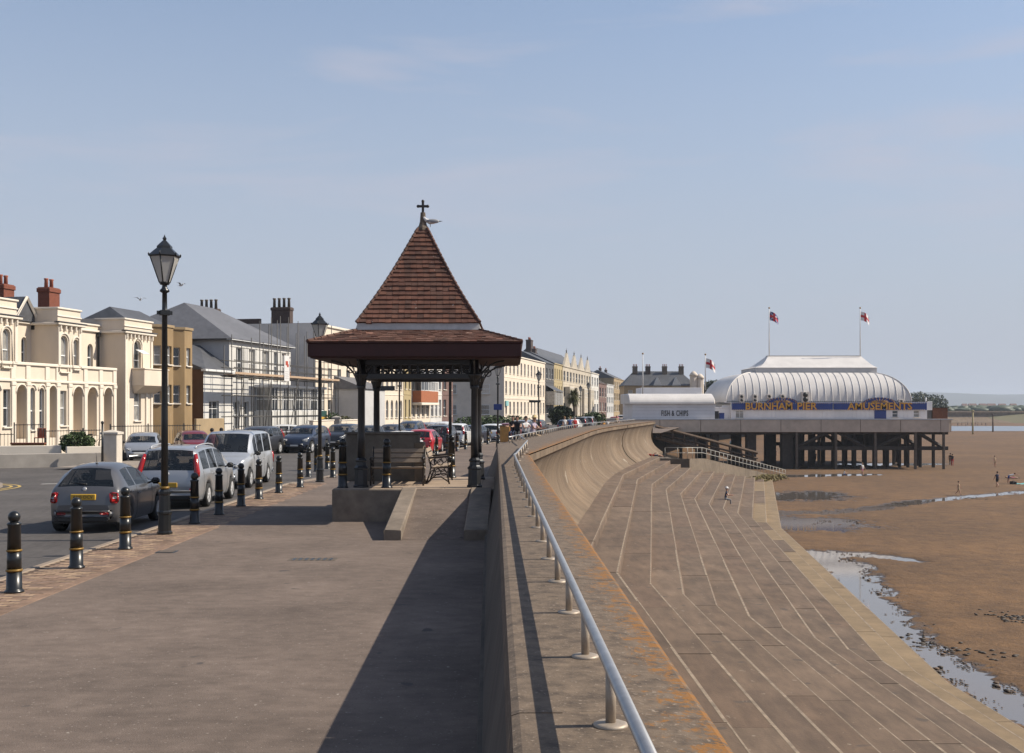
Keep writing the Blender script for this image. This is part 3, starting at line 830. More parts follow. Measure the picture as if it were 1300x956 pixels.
# pebbles and weed strewn along the stream
rnd = random.Random(11)
pbm = MB()
for i in range(2600):
    pts_, ws = CHW[0] if i % 3 else CHW[2 + (i % 2) * 2]
    j = rnd.randrange(len(pts_) - 1); t = rnd.random()
    sx = 1 if rnd.random() < .62 else -1
    x = lerp(pts_[j][0], pts_[j + 1][0], t) + sx * ws[j] * rnd.triangular(.2, 2.0, .8) ; y = lerp(pts_[j][1], pts_[j + 1][1], t) + rnd.gauss(0, .8)
    if noise.noise(Vector((x * .7, y * .5, 0))) < -.02: continue
    if x < crest(min(y, 125)) + 12.9: continue
    s_ = rnd.uniform(.012, .045) * (2.2 if i % 23 == 0 else 1)
    pbm.sphere((x, y, SZ - .035 + s_ * .2), s_ * rnd.uniform(.8, 1.9), s_ * rnd.uniform(.8, 1.6), s_ * .5, 5, 0 if rnd.random() < .4 else 1, 3)
stone_d = mat('dark_pebble', (0.06, 0.045, 0.032), 0.7, 0.3, 9); stone_l = mat('brown_pebble', (0.17, 0.11, 0.07), 0.8, 0.3, 9)
tag(pbm.build('pebbles', [stone_d, stone_l]), 'dark pebbles and weed scattered along the beach stream', 'pebbles', kind='stuff')
wd = MB()
for (ix, iy, nn) in ((1288, 785, 70), (1276, 834, 14), (1236, 633, 20), (1150, 640, 16), (1225, 826, 16), (1165, 815, 16)):
    X, Yv = pp(ix, iy)
    for _ in range(nn):
        x, y = X + rnd.gauss(0, .45), Yv + rnd.gauss(0, .7)
        wd.sphere((x, y, SZ + .02), rnd.uniform(.05, .16), rnd.uniform(.04, .1), rnd.uniform(.02, .05), 5, 0, 3)
tag(wd.build('seaweed_clump', stone_d), 'black clumps of seaweed lying on the open sand', 'seaweed', kind='stuff')

# ------------------------------------------------------------------ far shore: land, sea wall, woods, houses, hills
fl = MB()
fl.add([(268, 700, .2), (312, 700, .2), (360, 760, -2.0), (520, 900, -3), (6000, 2500, -3), (6000, 9000, 0), (-4000, 9000, 0), (-4000, 3000, 0), (200, 720, 0)], [tuple(range(9))])
fl.add([(312, 700, .2), (250, 700, .2), (250, 697, -6.1), (420, 640, -6.1), (520, 900, -3), (360, 760, -2.0)], [(0, 1, 2, 3), (0, 3, 4, 5)])
marsh = mat('far_grass', (0.13, 0.115, 0.06), 0.95, 0.3, 0.015, big=0.2, bigscale=0.006)
struct('far_land', fl, marsh)
fw = thing('distant_sea_wall', (270, 694, -3), 0, 'long pale concrete sea wall on the far shore right of the pier', 'sea wall')
for k in range(9):
    q = MB(); x0 = -60 + k * 12
    rings = [[(x, 4, 4.3), (x, 2.2, 4.3), (x, 1.8, 3.4), (x, 2.6, 1.2), (x, 1.0, .2), (x, -14, -2.9), (x, 4, -3.2)] for x in (x0, x0 + 11.9)]
    q.loft(rings, 0, False); q.build('wall_panel', concrete_wall, fw)
rnd = random.Random(5)
hl = MB(); hv, hf = [], []
HN = 90
for j, (yd, zs) in enumerate(((5200, 0), (5600, .35), (6300, 1.0), (7400, .75), (9000, .2))):
    for i in range(HN):
        X = -3000 + i * 110
        hgt = 52 + 26 * noise.noise(Vector((X * .0006, 2.2, 0))) + 12 * noise.noise(Vector((X * .002, 7, 0))) + 5 * noise.noise(Vector((X * .006, 3, yd)))
        hgt *= plin([(-3000, 2.0), (1500, 1.15), (2300, 1.35), (3200, 1.5), (8000, 1.7)], X)
        hv.append((X, yd, hgt * zs - 4 * (j == 0)))
for j in range(4):
    for i in range(HN - 1): hf.append((j * HN + i, j * HN + i + 1, (j + 1) * HN + i + 1, (j + 1) * HN + i))
hl.add(hv, hf, 0, True)
hill_mat = mat('hill_fields', (0.06, 0.07, 0.055), 0.95, 0.35, 0.004, big=0.25, bigscale=0.0015)
struct('hills', hl, hill_mat)
fwd = MB()
for k in range(420):
    Yd = rnd.uniform(860, 1500); X = px(rnd.uniform(1185, 1330), Yd)
    if k % 3 == 0: Yd = rnd.uniform(860, 960); X = px(rnd.uniform(1195, 1300), Yd)
    h = rnd.uniform(2.5, 5.5)
    fwd.sphere((X, Yd, h * .45), rnd.uniform(4, 10), rnd.uniform(4, 8), h * .55, 7, 0, 4)
for vi, v_ in enumerate(fwd.v):
    d = noise.noise(Vector(v_) * .35); fwd.v[vi] = (v_[0] + d * 1.8, v_[1] + d, v_[2] + d * 1.4)
tag(fwd.build('far_wood', tree_leaf), 'dark belt of far-off trees and scrub below the hills', 'wood', kind='stuff')
for k, (ix, wpx) in enumerate(((1236, 10), (1249, 9), (1260, 11), (1274, 9), (1288, 8), (1226, 7))):
    Yd = 1560 + k * 8; X = px(ix, Yd); w = wpx * Yd / FPX
    t = thing('distant_house', (X, Yd, 0), 0, 'faint brown-roofed house row on the far horizon, number %s from the pier' % ['two', 'three', 'four', 'five', 'six', 'one'][k], 'house', 'houses on the far shore')
    q = MB(); q.box(-w / 2, w / 2, 0, 9, 0, 6.0); q.build('wall', beige_gable, t)
    q = MB(); q.add([(-w / 2 - .3, -.4, 6), (w / 2 + .3, -.4, 6), (w / 2 + .3, 9.4, 6), (-w / 2 - .3, 9.4, 6), (-w / 2 + .3, 4.5, 10), (w / 2 - .3, 4.5, 10)], [(0, 1, 5, 4), (2, 3, 4, 5), (1, 2, 5), (3, 0, 4)]); q.build('roof', roof_tile_pale, t)
    q = MB()
    for i in range(int(w / 3)): q.box(-w / 2 + .8 + i * 3, -w / 2 + 2.2 + i * 3, -.05, .1, 3.2, 4.7)
    q.build('window', glass_dark, t)
for (ix, y0, y1, c) in ((1235, 551, 522, 'pale yellow'), (1260.5, 548, 527, 'dark')):
    Yd = 380 if c != 'dark' else 420; X = px(ix, Yd)
    q = MB(); q.cyl((0, 0, -1), (0, 0, pz(y1, Yd) - SZ), .32, .24, 8); q.lathe([(.0, 0), (.7, .1), (.0, .5)], 8, (0, 0, pz(y1, Yd) - SZ))
    o = q.build('marker_post', mat('post_yellow', (.42, .34, .16), .8) if c != 'dark' else timber_brown); o.location = (X, Yd, SZ)
    tag(o, '%s tall marker post standing on the sand beyond the pier' % c, 'post')

# ------------------------------------------------------------------ summer haze in the air
hz = bpy.data.materials.new('haze_air'); hz.use_nodes = True
hn = hz.node_tree.nodes; hn.clear()
ho = hn.new('ShaderNodeOutputMaterial'); hv_ = hn.new('ShaderNodeVolumePrincipled')
hv_.inputs['Color'].default_value = (.80, .88, 1.0, 1); hv_.inputs['Density'].default_value = 1.5e-4; hv_.inputs['Anisotropy'].default_value = 0.0
hz.node_tree.links.new(hv_.outputs['Volume'], ho.inputs['Volume'])
hb = MB(); hb.box(-4200, 6200, -300, 9200, -8, 150)
ho_ = hb.build('haze', hz); tag(ho_, kind='stuff')

# ------------------------------------------------------------------ shelter plinth and ramp
SX, SY, PZ = -2.21, 27.95, 0.75
pl = thing('shelter_plinth', (SX, SY, 0), 0, 'raised concrete plinth with sloping entrance ramp under the shelter', 'plinth')
PW = (-4.15 - SX, .15 - SX)            # local x span
mb = MB(); mb.cbox(PW[0], PW[1], 25.95 - SY, 30.6 - SY, -.05, PZ, .025); mb.build('platform', plinth_conc, pl)
# floor slabs on top
fl_m = mat('shelter_floor_slab', (0.36, 0.27, 0.195), 0.88, 0.18, 4, big=0.15, bigscale=.8)
for i in range(5):
    for j in range(5):
        w = (PW[1] - PW[0] - .1) / 5; d = 4.5 / 5
        q = MB(); q.cbox(PW[0] + .05 + i * w + .004, PW[0] + .05 + (i + 1) * w - .004, 26.02 - SY + j * d + .004, 26.02 - SY + (j + 1) * d - .004, PZ - .03, PZ + .008 + random.uniform(-.002, .002), .006)
        q.build('floor_slab', fl_m, pl)
rx0, rx1 = px(530, 25.9) - SX, px(612, 25.9) - SX
q = MB(); q.add([(rx0 - .1, 22.35 - SY, .003), (rx1 + .1, 22.35 - SY, .003), (rx1 + .1, 25.955 - SY, PZ + .002), (rx0 - .1, 25.955 - SY, PZ + .002)], [(0, 1, 2, 3)])
q.build('ramp', asphalt_prom, pl)
for (xa, xb) in ((rx0 - .36, rx0 - .02), (rx1 - .26, rx1 + .22)):
    y0, y1 = 22.25 - SY, 25.945 - SY
    q = MB(); z0, z1 = .21, PZ + .04
    b_ = .02
    q.loft([[(xa, y0, -.02), (xb, y0, -.02), (xb, y0, z0 - b_), (xb - b_, y0 + .01, z0), (xa + b_, y0 + .01, z0), (xa, y0, z0 - b_)],
            [(xa, y1, -.02), (xb, y1, -.02), (xb, y1, z1 - b_), (xb - b_, y1, z1), (xa + b_, y1, z1), (xa, y1, z1 - b_)]], 0, False)
    q.build('cheek_wall', plinth_conc, pl)

# ------------------------------------------------------------------ shelter
sh = thing('promenade_shelter', (SX, SY, PZ), 0, 'open promenade shelter with steep red tiled pyramid roof on iron columns', 'shelter')
CXh, CYh = 1.33, 1.5
COLP = [(-CXh, -CYh), (CXh, -CYh), (-CXh, CYh), (CXh, CYh)]
zE0, zE1 = 3.78 - PZ, 4.10 - PZ          # fascia bottom and top, local
prof_b = [(.19, 0), (.19, .05), (.165, .07), (.155, .42), (.175, .44), (.175, .47), (.14, .5), (.125, .52), (.12, .60), (.14, .62), (.14, .65), (.09, .70)]
prof_s = [(.09, .70), (.085, 1.2), (.078, 2.3), (.105, 2.33), (.105, 2.37), (.085, 2.4)]
prof_c = [(.085, 2.4), (.09, 2.52), (.15, 2.6), (.17, 2.63), (.17, 2.67), (.1, 2.7), (.1, 3.02)]
cmB = MB().lathe(prof_b, 8, a0=PI / 8, smooth=False).mesh('base', shelter_iron)
cmS = MB().lathe(prof_s, 16).mesh('shaft', shelter_iron)
cmC = MB().lathe(prof_c, 16).mesh('capital', shelter_iron)
for (x, y) in COLP:
    c0 = inst(cmS, 'column', sh, T(x, y, .005)); inst(cmB, 'base', c0); inst(cmC, 'capital', c0)
    # curved brackets out to the eaves and along the beams
    for (dx, dy) in ((-1 if x < 0 else 1, 0), (1 if x < 0 else -1, 0), (0, 1 if y < 0 else -1), (0, -1 if y < 0 else 1)):
        q = MB()
        arc = [(x + dx * (.08 + .62 * (1 - math.cos(t))), y + dy * (.08 + .62 * (1 - math.cos(t))), 2.35 + .62 * math.sin(t)) for t in [PI / 2 * k / 8 for k in range(9)]]
        q.tube(arc, .024, 6)
        ctr = Vector((x + dx * .25, y + dy * .25, 2.78))
        q.tube([ctr + Vector((dx * .085 * math.cos(t), dy * .085 * math.cos(t), .085 * math.sin(t))) for t in [2 * PI * k / 12 for k in range(13)]], .014, 5)
        q.tube([(x + dx * .08, y + dy * .08, 2.62), (x + dx * .3, y + dy * .3, 2.96)], .012, 5)
        q.build('bracket', shelter_iron, sh)
# beams with pierced frieze
for (a, b_) in ((0, 1), (2, 3), (0, 2), (1, 3)):
    (xa, ya), (xb, yb) = COLP[a], COLP[b_]
    q = MB()
    al = xa != xb
    L_ = abs(xb - xa) if al else abs(yb - ya)
    M_ = T(xa, ya, 0) if al else T(xa, ya, 0) @ RZ(PI / 2)
    q.cbox(.1, L_ - .1, -.06, .06, 2.55, 2.68, .01, M=M_); q.cbox(.1, L_ - .1, -.06, .06, 2.88, 3.0, .01, M=M_)
    q.build('beam', shelter_iron, sh)
    nb = int(L_ / .22)
    for k in range(nb):
        xc = .1 + (L_ - .2) * (k + .5) / nb
        f_ = MB()
        f_.tube([M_ @ Vector((xc + .08 * math.cos(t), 0, 2.78 + .08 * math.sin(t))) for t in [2 * PI * j / 10 for j in range(11)]], .017, 5)
        f_.cbox(xc + (L_ - .2) / nb / 2 - .02, xc + (L_ - .2) / nb / 2 + .02, -.025, .025, 2.67, 2.89, .004, M=M_)
        f_.build('frieze_ring', shelter_iron, sh)
HE = 4.85 / 2
# soffit boards, fascia
for k in range(14):
    q = MB(); y0 = -HE + .05 + k * (2 * HE - .1) / 14
    q.cbox(-HE + .05, HE - .05, y0 + .004, y0 + (2 * HE - .1) / 14 - .004, 3.0, 3.03, .004); q.build('soffit_board', maroon, sh)
for (x0, x1, y0, y1) in ((-HE, HE, -HE, -HE + .05), (-HE, HE, HE - .05, HE), (-HE, -HE + .05, -HE + .052, HE - .052), (HE - .05, HE, -HE + .052, HE - .052)):
    q = MB(); q.cbox(x0, x1, y0, y1, zE0, zE1 - .02, .012); q.cbox(x0 - .02, x1 + .02, y0 - .02, y1 + .02, zE1 - .019, zE1 + .02, .01); q.build('fascia', maroon, sh)
# tiled roof slopes: courses of real tiles, one mesh for each slope
H1, Z1 = 1.40, 4.46 - PZ           # top of skirt
H2, Z2 = 1.45, 4.62 - PZ           # foot of pyramid
H3, Z3 = .11, 7.05 - PZ            # top of pyramid
def slope_tiles(h0, z0, h1, z1, ncourse, m, name, side, curve=0.0, tw=.165):
    mb = MB()
    rnd_ = random.Random(side * 7 + ncourse)
    Mr = RZ(side * PI / 2)
    def at(t):
        h = lerp(h0, h1, t) - curve * math.sin(PI * t) * (1 - t * .4)
        return h, lerp(z0, z1, t)
    # underlay
    for i in range(ncourse):
        (ha, za), (hb, zb) = at(i / ncourse), at((i + 1) / ncourse)
        mb.add([(-ha, -ha + .02, za - .02), (ha, -ha + .02, za - .02), (hb, -hb + .02, zb - .02), (-hb, -hb + .02, zb - .02)], [(0, 1, 2, 3)], 1, False, Mr)
    for i in range(ncourse):
        (ha, za), (hb, zb) = at(i / ncourse), at(min(1, (i + 1.15) / ncourse))
        sl = Vector((0, -hb + ha, zb - za)); nrm = Vector((0, -(zb - za), (-hb + ha))).normalized()
        if nrm.z < 0: nrm = -nrm
        x = -ha + (tw / 2 if i % 2 else 0) - tw / 2
        while x < ha:
            xa, xb = max(x, -ha), min(x + tw - .006, ha)
            if xb - xa > .02:
                lift = .030 + rnd_.uniform(-.003, .006); j_ = rnd_.uniform(-.006, .006) - (.02 if rnd_.random() < .02 else 0)
                xta, xtb = max(xa, -hb), min(xb, hb)
                if xtb - xta < .005: xta = xtb = max(-hb, min(hb, (xa + xb) / 2)); xtb += .004
                b0 = Vector((0, -ha, za)) + nrm * lift
                t0 = Vector((0, -hb, zb)) + nrm * .003
                v = [(xa, b0.y, b0.z + j_), (xb, b0.y, b0.z + j_), (xtb, t0.y, t0.z), (xta, t0.y, t0.z),
                     (xa, b0.y - nrm.y * .032, b0.z - nrm.z * .032 + j_), (xb, b0.y - nrm.y * .032, b0.z - nrm.z * .032 + j_)]
                mb.add(v, [(0, 1, 2, 3), (4, 5, 1, 0), (0, 3, 4), (1, 5, 2)], rnd_.choice((0, 0, 2, 0, 2, 0, 3, 3)), False, Mr)
            x += tw
    return mb
tile_b = mat('clay_roof_tile_brown', (0.105, 0.046, 0.03), 0.85, 0.4, 3, 0.004, 50, tint=(.15, .068, .045), big=.25, bigscale=1.3)
tile_c = mat('clay_roof_tile_bright', (0.16, 0.058, 0.033), 0.85, 0.35, 3, 0.004, 50, tint=(.21, .09, .055), big=.25, bigscale=1.7)
under = mat('roof_underlay', (0.03, 0.015, 0.012), .9)
for side in range(4):
    o = slope_tiles(HE + .03, zE1 + .015, H1, Z1, 6, None, 'skirt', side).build('skirt_tiles', [roof_tile_pale, under, roof_tile, tile_b], sh); tag(o, kind='stuff')
    o = slope_tiles(H2, Z2, H3, Z3, 21, None, 'pyr', side, .075, .15).build('pyramid_tiles', [roof_tile, under, tile_b, tile_c], sh); tag(o, kind='stuff')
    # lead flashing strip between the two roofs, hip rolls
    Mr = RZ(side * PI / 2)
    q = MB(); q.add([(-H1 - .07, -H1 - .07, Z1 - .0), (H1 + .07, -H1 - .07, Z1 - .0), (H1 + .03, -H1 - .03, Z2 - .005), (-H1 - .03, -H1 - .03, Z2 - .005)], [(0, 1, 2, 3)], 0, False, Mr)
    q.build('flashing', lead, sh)
    q = MB()
    for i in range(20):
        t0, t1 = i / 20, (i + 1) / 20
        f = lambda t: (lambda h: Mr @ Vector((-h, -h, lerp(Z2, Z3, t) + .02)))(lerp(H2, H3, t) - .075 * math.sin(PI * t) * (1 - t * .4))
        a, b_ = f(t0), f(t1)
        q.cyl(a, b_, .045, .03, 6, smooth=False)
    q.build('hip_tiles', [tile_b], sh)
    q = MB()
    for i in range(8):
        t0, t1 = i / 8, (i + 1) / 8
        f = lambda t: Mr @ Vector((-lerp(HE, H1, t), -lerp(HE, H1, t), lerp(zE1 + .03, Z1, t) + .01))
        q.cyl(f(t0), f(t1), .05, .035, 6, smooth=False)
    q.build('hip_tiles', [tile_b], sh)
# lead cap and cross finial
q = MB(); q.lathe([(.17, Z3 - .03), (.15, Z3 + .03), (.10, Z3 + .1), (.075, Z3 + .2), (.06, Z3 + .42)], 8, smooth=False)
q.build('cap', concrete_dark, sh)
q = MB(); zf = Z3 + .40
q.cbox(-.03, .03, -.03, .03, zf - .02, zf + .3, .008); q.cbox(-.12, .12, -.025, .025, zf + .145, zf + .205, .008)
for (x, z) in ((-.12, .175), (.12, .175), (0, .3)): q.sphere((x, 0, zf + z), .04, .035, .04, 8, 0, 6)
q.build('cross_finial', iron_brown, sh)
# partition wall between the seats
pw = thing('seat_partition', (-3.3, 28.75, PZ), 0, 'grey concrete windbreak wall behind the bench inside the shelter', 'wall')
q = MB(); q.cbox(-.92, .95, -.12, .12, .0, 1.2, .02); q.build('panel', partition_mat, pw)
q = MB(); q.cbox(.82, 1.06, -.16, .4, .0, 1.0, .02); q.build('pier', concrete, pw)
q = MB(); q.cbox(-.96, .99, -.16, .16, 1.2, 1.26, .015); q.build('coping', partition_mat, pw)

def bench(name, loc, rz, L, label):
    t = thing(name, loc, rz, label, 'bench', 'benches in the shelter')
    for k in range(4):
        q = MB(); q.cbox(-L / 2, L / 2, -.36 + k * .1, -.275 + k * .1, .43 - .012 * k, .46 - .012 * k, .006); q.build('seat_slat', bench_wood, t)
    for k in range(3):
        q = MB(); q.cbox(-L / 2, L / 2, -.016, .016, 0, .095, .006, M=T(0, .085 + .035 * k, .54 + k * .12) @ RX(R(-15))); q.build('back_slat', bench_wood, t)
    for x in (-L / 2 + .03, L / 2 - .03):
        q = MB()
        q.tube([(x, -.40, 0), (x, -.36, .2), (x, -.38, .40), (x, -.36, .60), (x, -.42, .66)], .022, 6)
        q.tube([(x, .18, 0), (x, .1, .2), (x, .05, .42), (x, .1, .65), (x, .2, .92)], .022, 6)
        q.tube([(x, -.46, .64), (x, -.38, .68), (x, -.1, .66), (x, .1, .64)], .026, 6)
        q.tube([(x, -.38, .41), (x, .05, .40)], .02, 6)
        q.tube([(x, -.38, .06), (x, -.2, .18), (x, 0, .16), (x, .15, .04)], .016, 5)
        for (cy, cz, r_) in ((-.26, .29, .07), (-.12, .30, .075), (.0, .28, .06), (-.18, .54, .07), (-.02, .54, .07)):
            q.tube([(x, cy + r_ * math.cos(a), cz + r_ * math.sin(a)) for a in [2 * PI * k / 12 for k in range(13)]], .012, 5)
        q.build('end_frame', iron_brown, t)
    return t
bench('bench', (px(506, 27.4), 27.4, PZ), 0, 1.32, 'slatted bench with iron ends facing the ramp in front of the partition')
bench('bench', (px(530, 28.1) + .42, 28.0 + .35, PZ), PI / 2, 1.5, 'bench at right angles turned to the sea with scrolled iron end')

# ------------------------------------------------------------------ bollards
bs = [MB().lathe([(.135, 0), (.135, .02), (.115, .035), (.108, .05), (.103, .30)], 20).mesh('foot', black_iron),
      MB().lathe([(.103, .295), (.113, .30), (.115, .313), (.113, .325), (.1, .33)], 20).mesh('band', gold),
      MB().lathe([(.1, .33), (.096, .58)], 20).mesh('shaft', black_iron),
      MB().lathe([(.096, .577), (.107, .582), (.109, .593), (.107, .603), (.094, .608)], 20).mesh('band', gold),
      MB().lathe([(.094, .60), (.086, .94), (.098, .955), (.098, .975), (.07, .99), (.05, 1.0)], 20).mesh('shaft', black_iron),
      MB().lathe([(.045, .985)] + [(.085 * math.sin(t), 1.065 - .085 * math.cos(t)) for t in [PI * k / 10 for k in range(2, 11)]], 20).mesh('ball_top', black_iron)]
def bollard(x, y, z, label, detail=True, group='black bollards along the promenade'):
    t = thing('bollard', (x, y, z), random.uniform(0, 6), label, 'bollard', group)
    for me in bs: inst(me, me.name.split('.')[0], t)
    return t
BL = [(18, 752, 'black bollard with two gold bands nearest the camera at the left edge'),
      (97, 721, 'second nearest black bollard, standing behind the grey hatchback'),
      (159, 697, 'black gold-banded bollard in front of the near lamp post'),
      (247, 664.5, 'black bollard just past the lamp post beside the silver people carrier'),
      (278, 653.5, 'black bollard level with the front of the silver people carrier'),
      (306, 642.5, 'black bollard beside the nose of the pale van'),
      (328.6, 633.5, 'black bollard beside the rear of the pale van'),
      (354, 625.6, 'lone black bollard past the van where the road shows behind'),
      (381, 618.6, 'last black bollard of the straight row before the kerb bends'),
      (391.5, 605.5, 'small black bollard on the bend of the kerb left of the lamp post'),
      (401.6, 598.6, 'far black bollard directly left of the second lamp post'),
      (415.6, 595.5, 'far black bollard right of the second lamp post, set back'),
      (422.6, 606.2, 'black bollard nearest the shelter plinth on its road side')]
for (x, y, lb) in BL:
    Yd = CAMZ * FPX / (y - HY); bollard(px(x, Yd), Yd, 0.004, lb)
for (x, Yd, lb) in ((435, 26.25, 'black bollard standing on the left front corner of the shelter plinth'),
                    (491, 26.3, 'dark bollard on the plinth in front of the bench'),
                    (573, 30.2, 'black bollard on the far edge of the shelter floor behind the ramp')):
    bollard(px(x, Yd), Yd, PZ + .009, lb)
names = ['first', 'second', 'third', 'fourth', 'fifth', 'sixth', 'seventh', 'eighth', 'ninth', 'tenth']
for k in range(10):
    Yd = 62 + k * 3.4
    bollard(kerb(Yd) + .75, Yd, 0.01, '%s small bollard along the kerb beyond the shelter, counted from the red hatchback' % names[k], group='bollards beyond the shelter')

# ------------------------------------------------------------------ lamp posts
LH = 6.2
def make_lamp():
    P = {}
    P['base'] = MB().lathe([(.16, 0), (.16, .04), (.135, .06), (.13, .40), (.15, .42), (.15, .46), (.12, .49), (.115, .6), (.105, .8), (.125, .83), (.125, .88), (.085, .93)], 8, a0=PI / 8, smooth=False).mesh('base', black_iron)
    P['ring'] = MB().lathe([(.085, .93), (.1, .94), (.1, .975), (.085, .985)], 16).mesh('gold_ring', gold)
    P['shaft'] = MB().lathe([(.075, .92), (.068, 2.4), (.056, 4.55), (.07, 4.57), (.07, 4.6), (.055, 4.62), (.05, 5.0), (.1, 5.03), (.1, 5.06), (.06, 5.1), (.05, 5.16), (.085, 5.22)], 14).mesh('shaft', black_iron)
    c = MB(); c.cbox(-.16, .16, -.012, .012, 4.55, 4.63, .006); c.cbox(-.1, .1, -.075, .075, 4.535, 4.645, .01); P['clamp'] = c.mesh('clamp', black_iron)
    z0, z1, r0, r1 = 5.22, 5.76, .11, .30
    f = MB()
    pts0 = [(r0 * math.cos(a), r0 * math.sin(a), z0) for a in [PI / 6 * 0 + PI / 3 * k for k in range(6)]]
    pts1 = [(r1 * math.cos(a), r1 * math.sin(a), z1) for a in [PI / 3 * k for k in range(6)]]
    for k in range(6):
        f.tube([pts0[k], pts1[k]], .014, 5); f.tube([pts1[k], pts1[(k + 1) % 6]], .016, 5); f.tube([pts0[k], pts0[(k + 1) % 6]], .012, 5)
    f.lathe([(.09, 5.17), (.12, 5.225), (.1, 5.23)], 6)
    P['frame'] = f.mesh('lantern_frame', black_iron)
    r = MB(); r.lathe([(.33, 5.755), (.34, 5.77), (.31, 5.80), (.2, 5.9), (.16, 5.93), (.16, 5.97), (.15, 5.98), (.10, 6.03), (.05, 6.08), (.028, 6.1), (.045, 6.13), (.02, 6.17), (.0, 6.22)], 6, smooth=False)
    for k in range(6): r.lathe([(.012, 0), (.02, .03), (.0, .07)], 5, (.325 * math.cos(PI / 3 * k), .325 * math.sin(PI / 3 * k), 5.77))
    P['roof'] = r.mesh('lantern_roof', black_iron)
    P['panes'] = []
    for k in range(6):
        q = MB(); a, b_ = Vector(pts0[k]), Vector(pts0[(k + 1) % 6]); c, d = Vector(pts1[(k + 1) % 6]), Vector(pts1[k])
        q.add([a * 1, b_ * 1, c * 1, d * 1], [(0, 1, 2, 3)]); P['panes'].append(q.mesh('glass_pane', lamp_glass))
    return P
lamp_glass = mat('frosted_lamp_glass', (0.62, 0.60, 0.56), 0.35, 0.06, 5, trans=0.35)
LP = make_lamp()
def lamp(x, y, z, label, s=1.0):
    t = thing('street_lamp', (x, y, z), R(30) if s == 1 else R(28), label, 'street lamp', 'lantern street lamps')
    t.scale = (s, s, s)
    inst(LP['base'], 'base', t); inst(LP['ring'], 'gold_ring', t); s_ = inst(LP['shaft'], 'shaft', t); inst(LP['clamp'], 'clamp', s_)
    fr = inst(LP['frame'], 'lantern_frame', t); inst(LP['roof'], 'lantern_roof', t)
    for me in LP['panes']: inst(me, 'glass_pane', fr)
    return t
lamp(px(209, 23.4), 23.4, .004, 'tall black lantern lamp post in the bollard row, nearest the camera')
lamp(px(406, 40), 40, .004, 'black lantern lamp post just left of the shelter roof', .97)
lamp(px(571.5, 50), 50, .004, 'black lamp post seen through the shelter, its lantern behind the roof')
lamp(px(632, 76), 76, .004, 'lamp post carrying the blue sign right of the shelter', .93)
lamp(px(684, 104), 104, .004, 'lamp post carrying a dark finger sign beyond the wall', 1.0)
lamp(px(737, 170), 170, 0, 'far lamp post left of the palm tree', 1.0); lamp(px(747, 150), 150, 0, 'far lamp post right of the palm tree', 1.0)
lamp(px(507, 82), 82, -.1, 'lamp post with a dark finger sign seen between the shelter columns', .95)
# signs on lamp posts
def plate(name, x, Yd, y0, y1, w, m, label, cat='sign', text=None, tm=None):
    z0, z1 = pz(y1, Yd), pz(y0, Yd); X = px(x, Yd); w = w * Yd / FPX
    t = thing(name, (X, Yd - .12, z0), 0, label, cat)
    q = MB(); q.cbox(-w / 2, w / 2, -.02, .02, 0, z1 - z0, .008); q.build('panel', m, t)
    q = MB(); q.cbox(-.02, .02, .02, .1, .1 * (z1 - z0), .9 * (z1 - z0), .004); q.build('bracket', black_iron, t)
    if text: lettering(text, (z1 - z0) * .55, tm or white_paint, t, T(0, -.024, (z1 - z0) * .5), .002)
    return t
plate('parking_sign', 632, 76, 513, 520.5, 10.5, sign_blue, 'small blue rectangular sign fixed to the lamp post right of the shelter')
plate('finger_sign', 490, 81.9, 490, 496, 23, black_iron, 'dark finger sign board seen under the shelter roof')
plate('finger_sign', 679, 103.9, 508, 511, 15, black_iron, 'dark finger sign pointing left on the lamp post beyond the wall')

# ------------------------------------------------------------------ cars
def smooth_pl(pts, x):
    if x <= pts[0][0]: return pts[0][1]
    for i in range(len(pts) - 1):
        (a, b), (c, d) = pts[i], pts[i + 1]
        if x <= c:
            t = (x - a) / (c - a)
            m0 = (d - pts[i - 1][1]) / (c - pts[i - 1][0]) * (c - a) if i > 0 else (d - b)
            m1 = (pts[i + 2][1] - b) / (pts[i + 2][0] - a) * (c - a) if i + 2 < len(pts) else (d - b)
            lim = 3 * abs(d - b)
            m0 = max(-lim, min(lim, m0)); m1 = max(-lim, min(lim, m1))
            if (d - b) * m0 < 0: m0 = 0
            if (d - b) * m1 < 0: m1 = 0
            return (2 * t**3 - 3 * t**2 + 1) * b + (t**3 - 2 * t**2 + t) * m0 + (-2 * t**3 + 3 * t**2) * d + (t**3 - t**2) * m1
    return pts[-1][1]
_rim = {}
def wheel_meshes(r, w):
    k = (r, w)
    if k not in _rim:
        ty = MB().lathe([(r * .66, -w / 2), (r * .93, -w / 2), (r, -w * .36), (r, w * .36), (r * .93, w / 2), (r * .66, w / 2)], 24, caps=False).mesh('tyre', rubber)
        rm2 = MB(); rm2.lathe([(r * .67, w * .40), (r * .64, w * .46), (r * .60, w * .30), (r * .3, w * .22), (.0, w * .22)], 24)
        rm2.lathe([(.0, w * .47), (r * .14, w * .45), (r * .15, w * .25)], 12)
        for j in range(7):
            a = 2 * PI * j / 7
            rm2.cbox(r * .08, r * .64, -r * .055, r * .055, w * .25, w * .44, .006, M=RZ(a))
        _rim[k] = (ty, rm2.mesh('rim', alloy))
    return _rim[k]
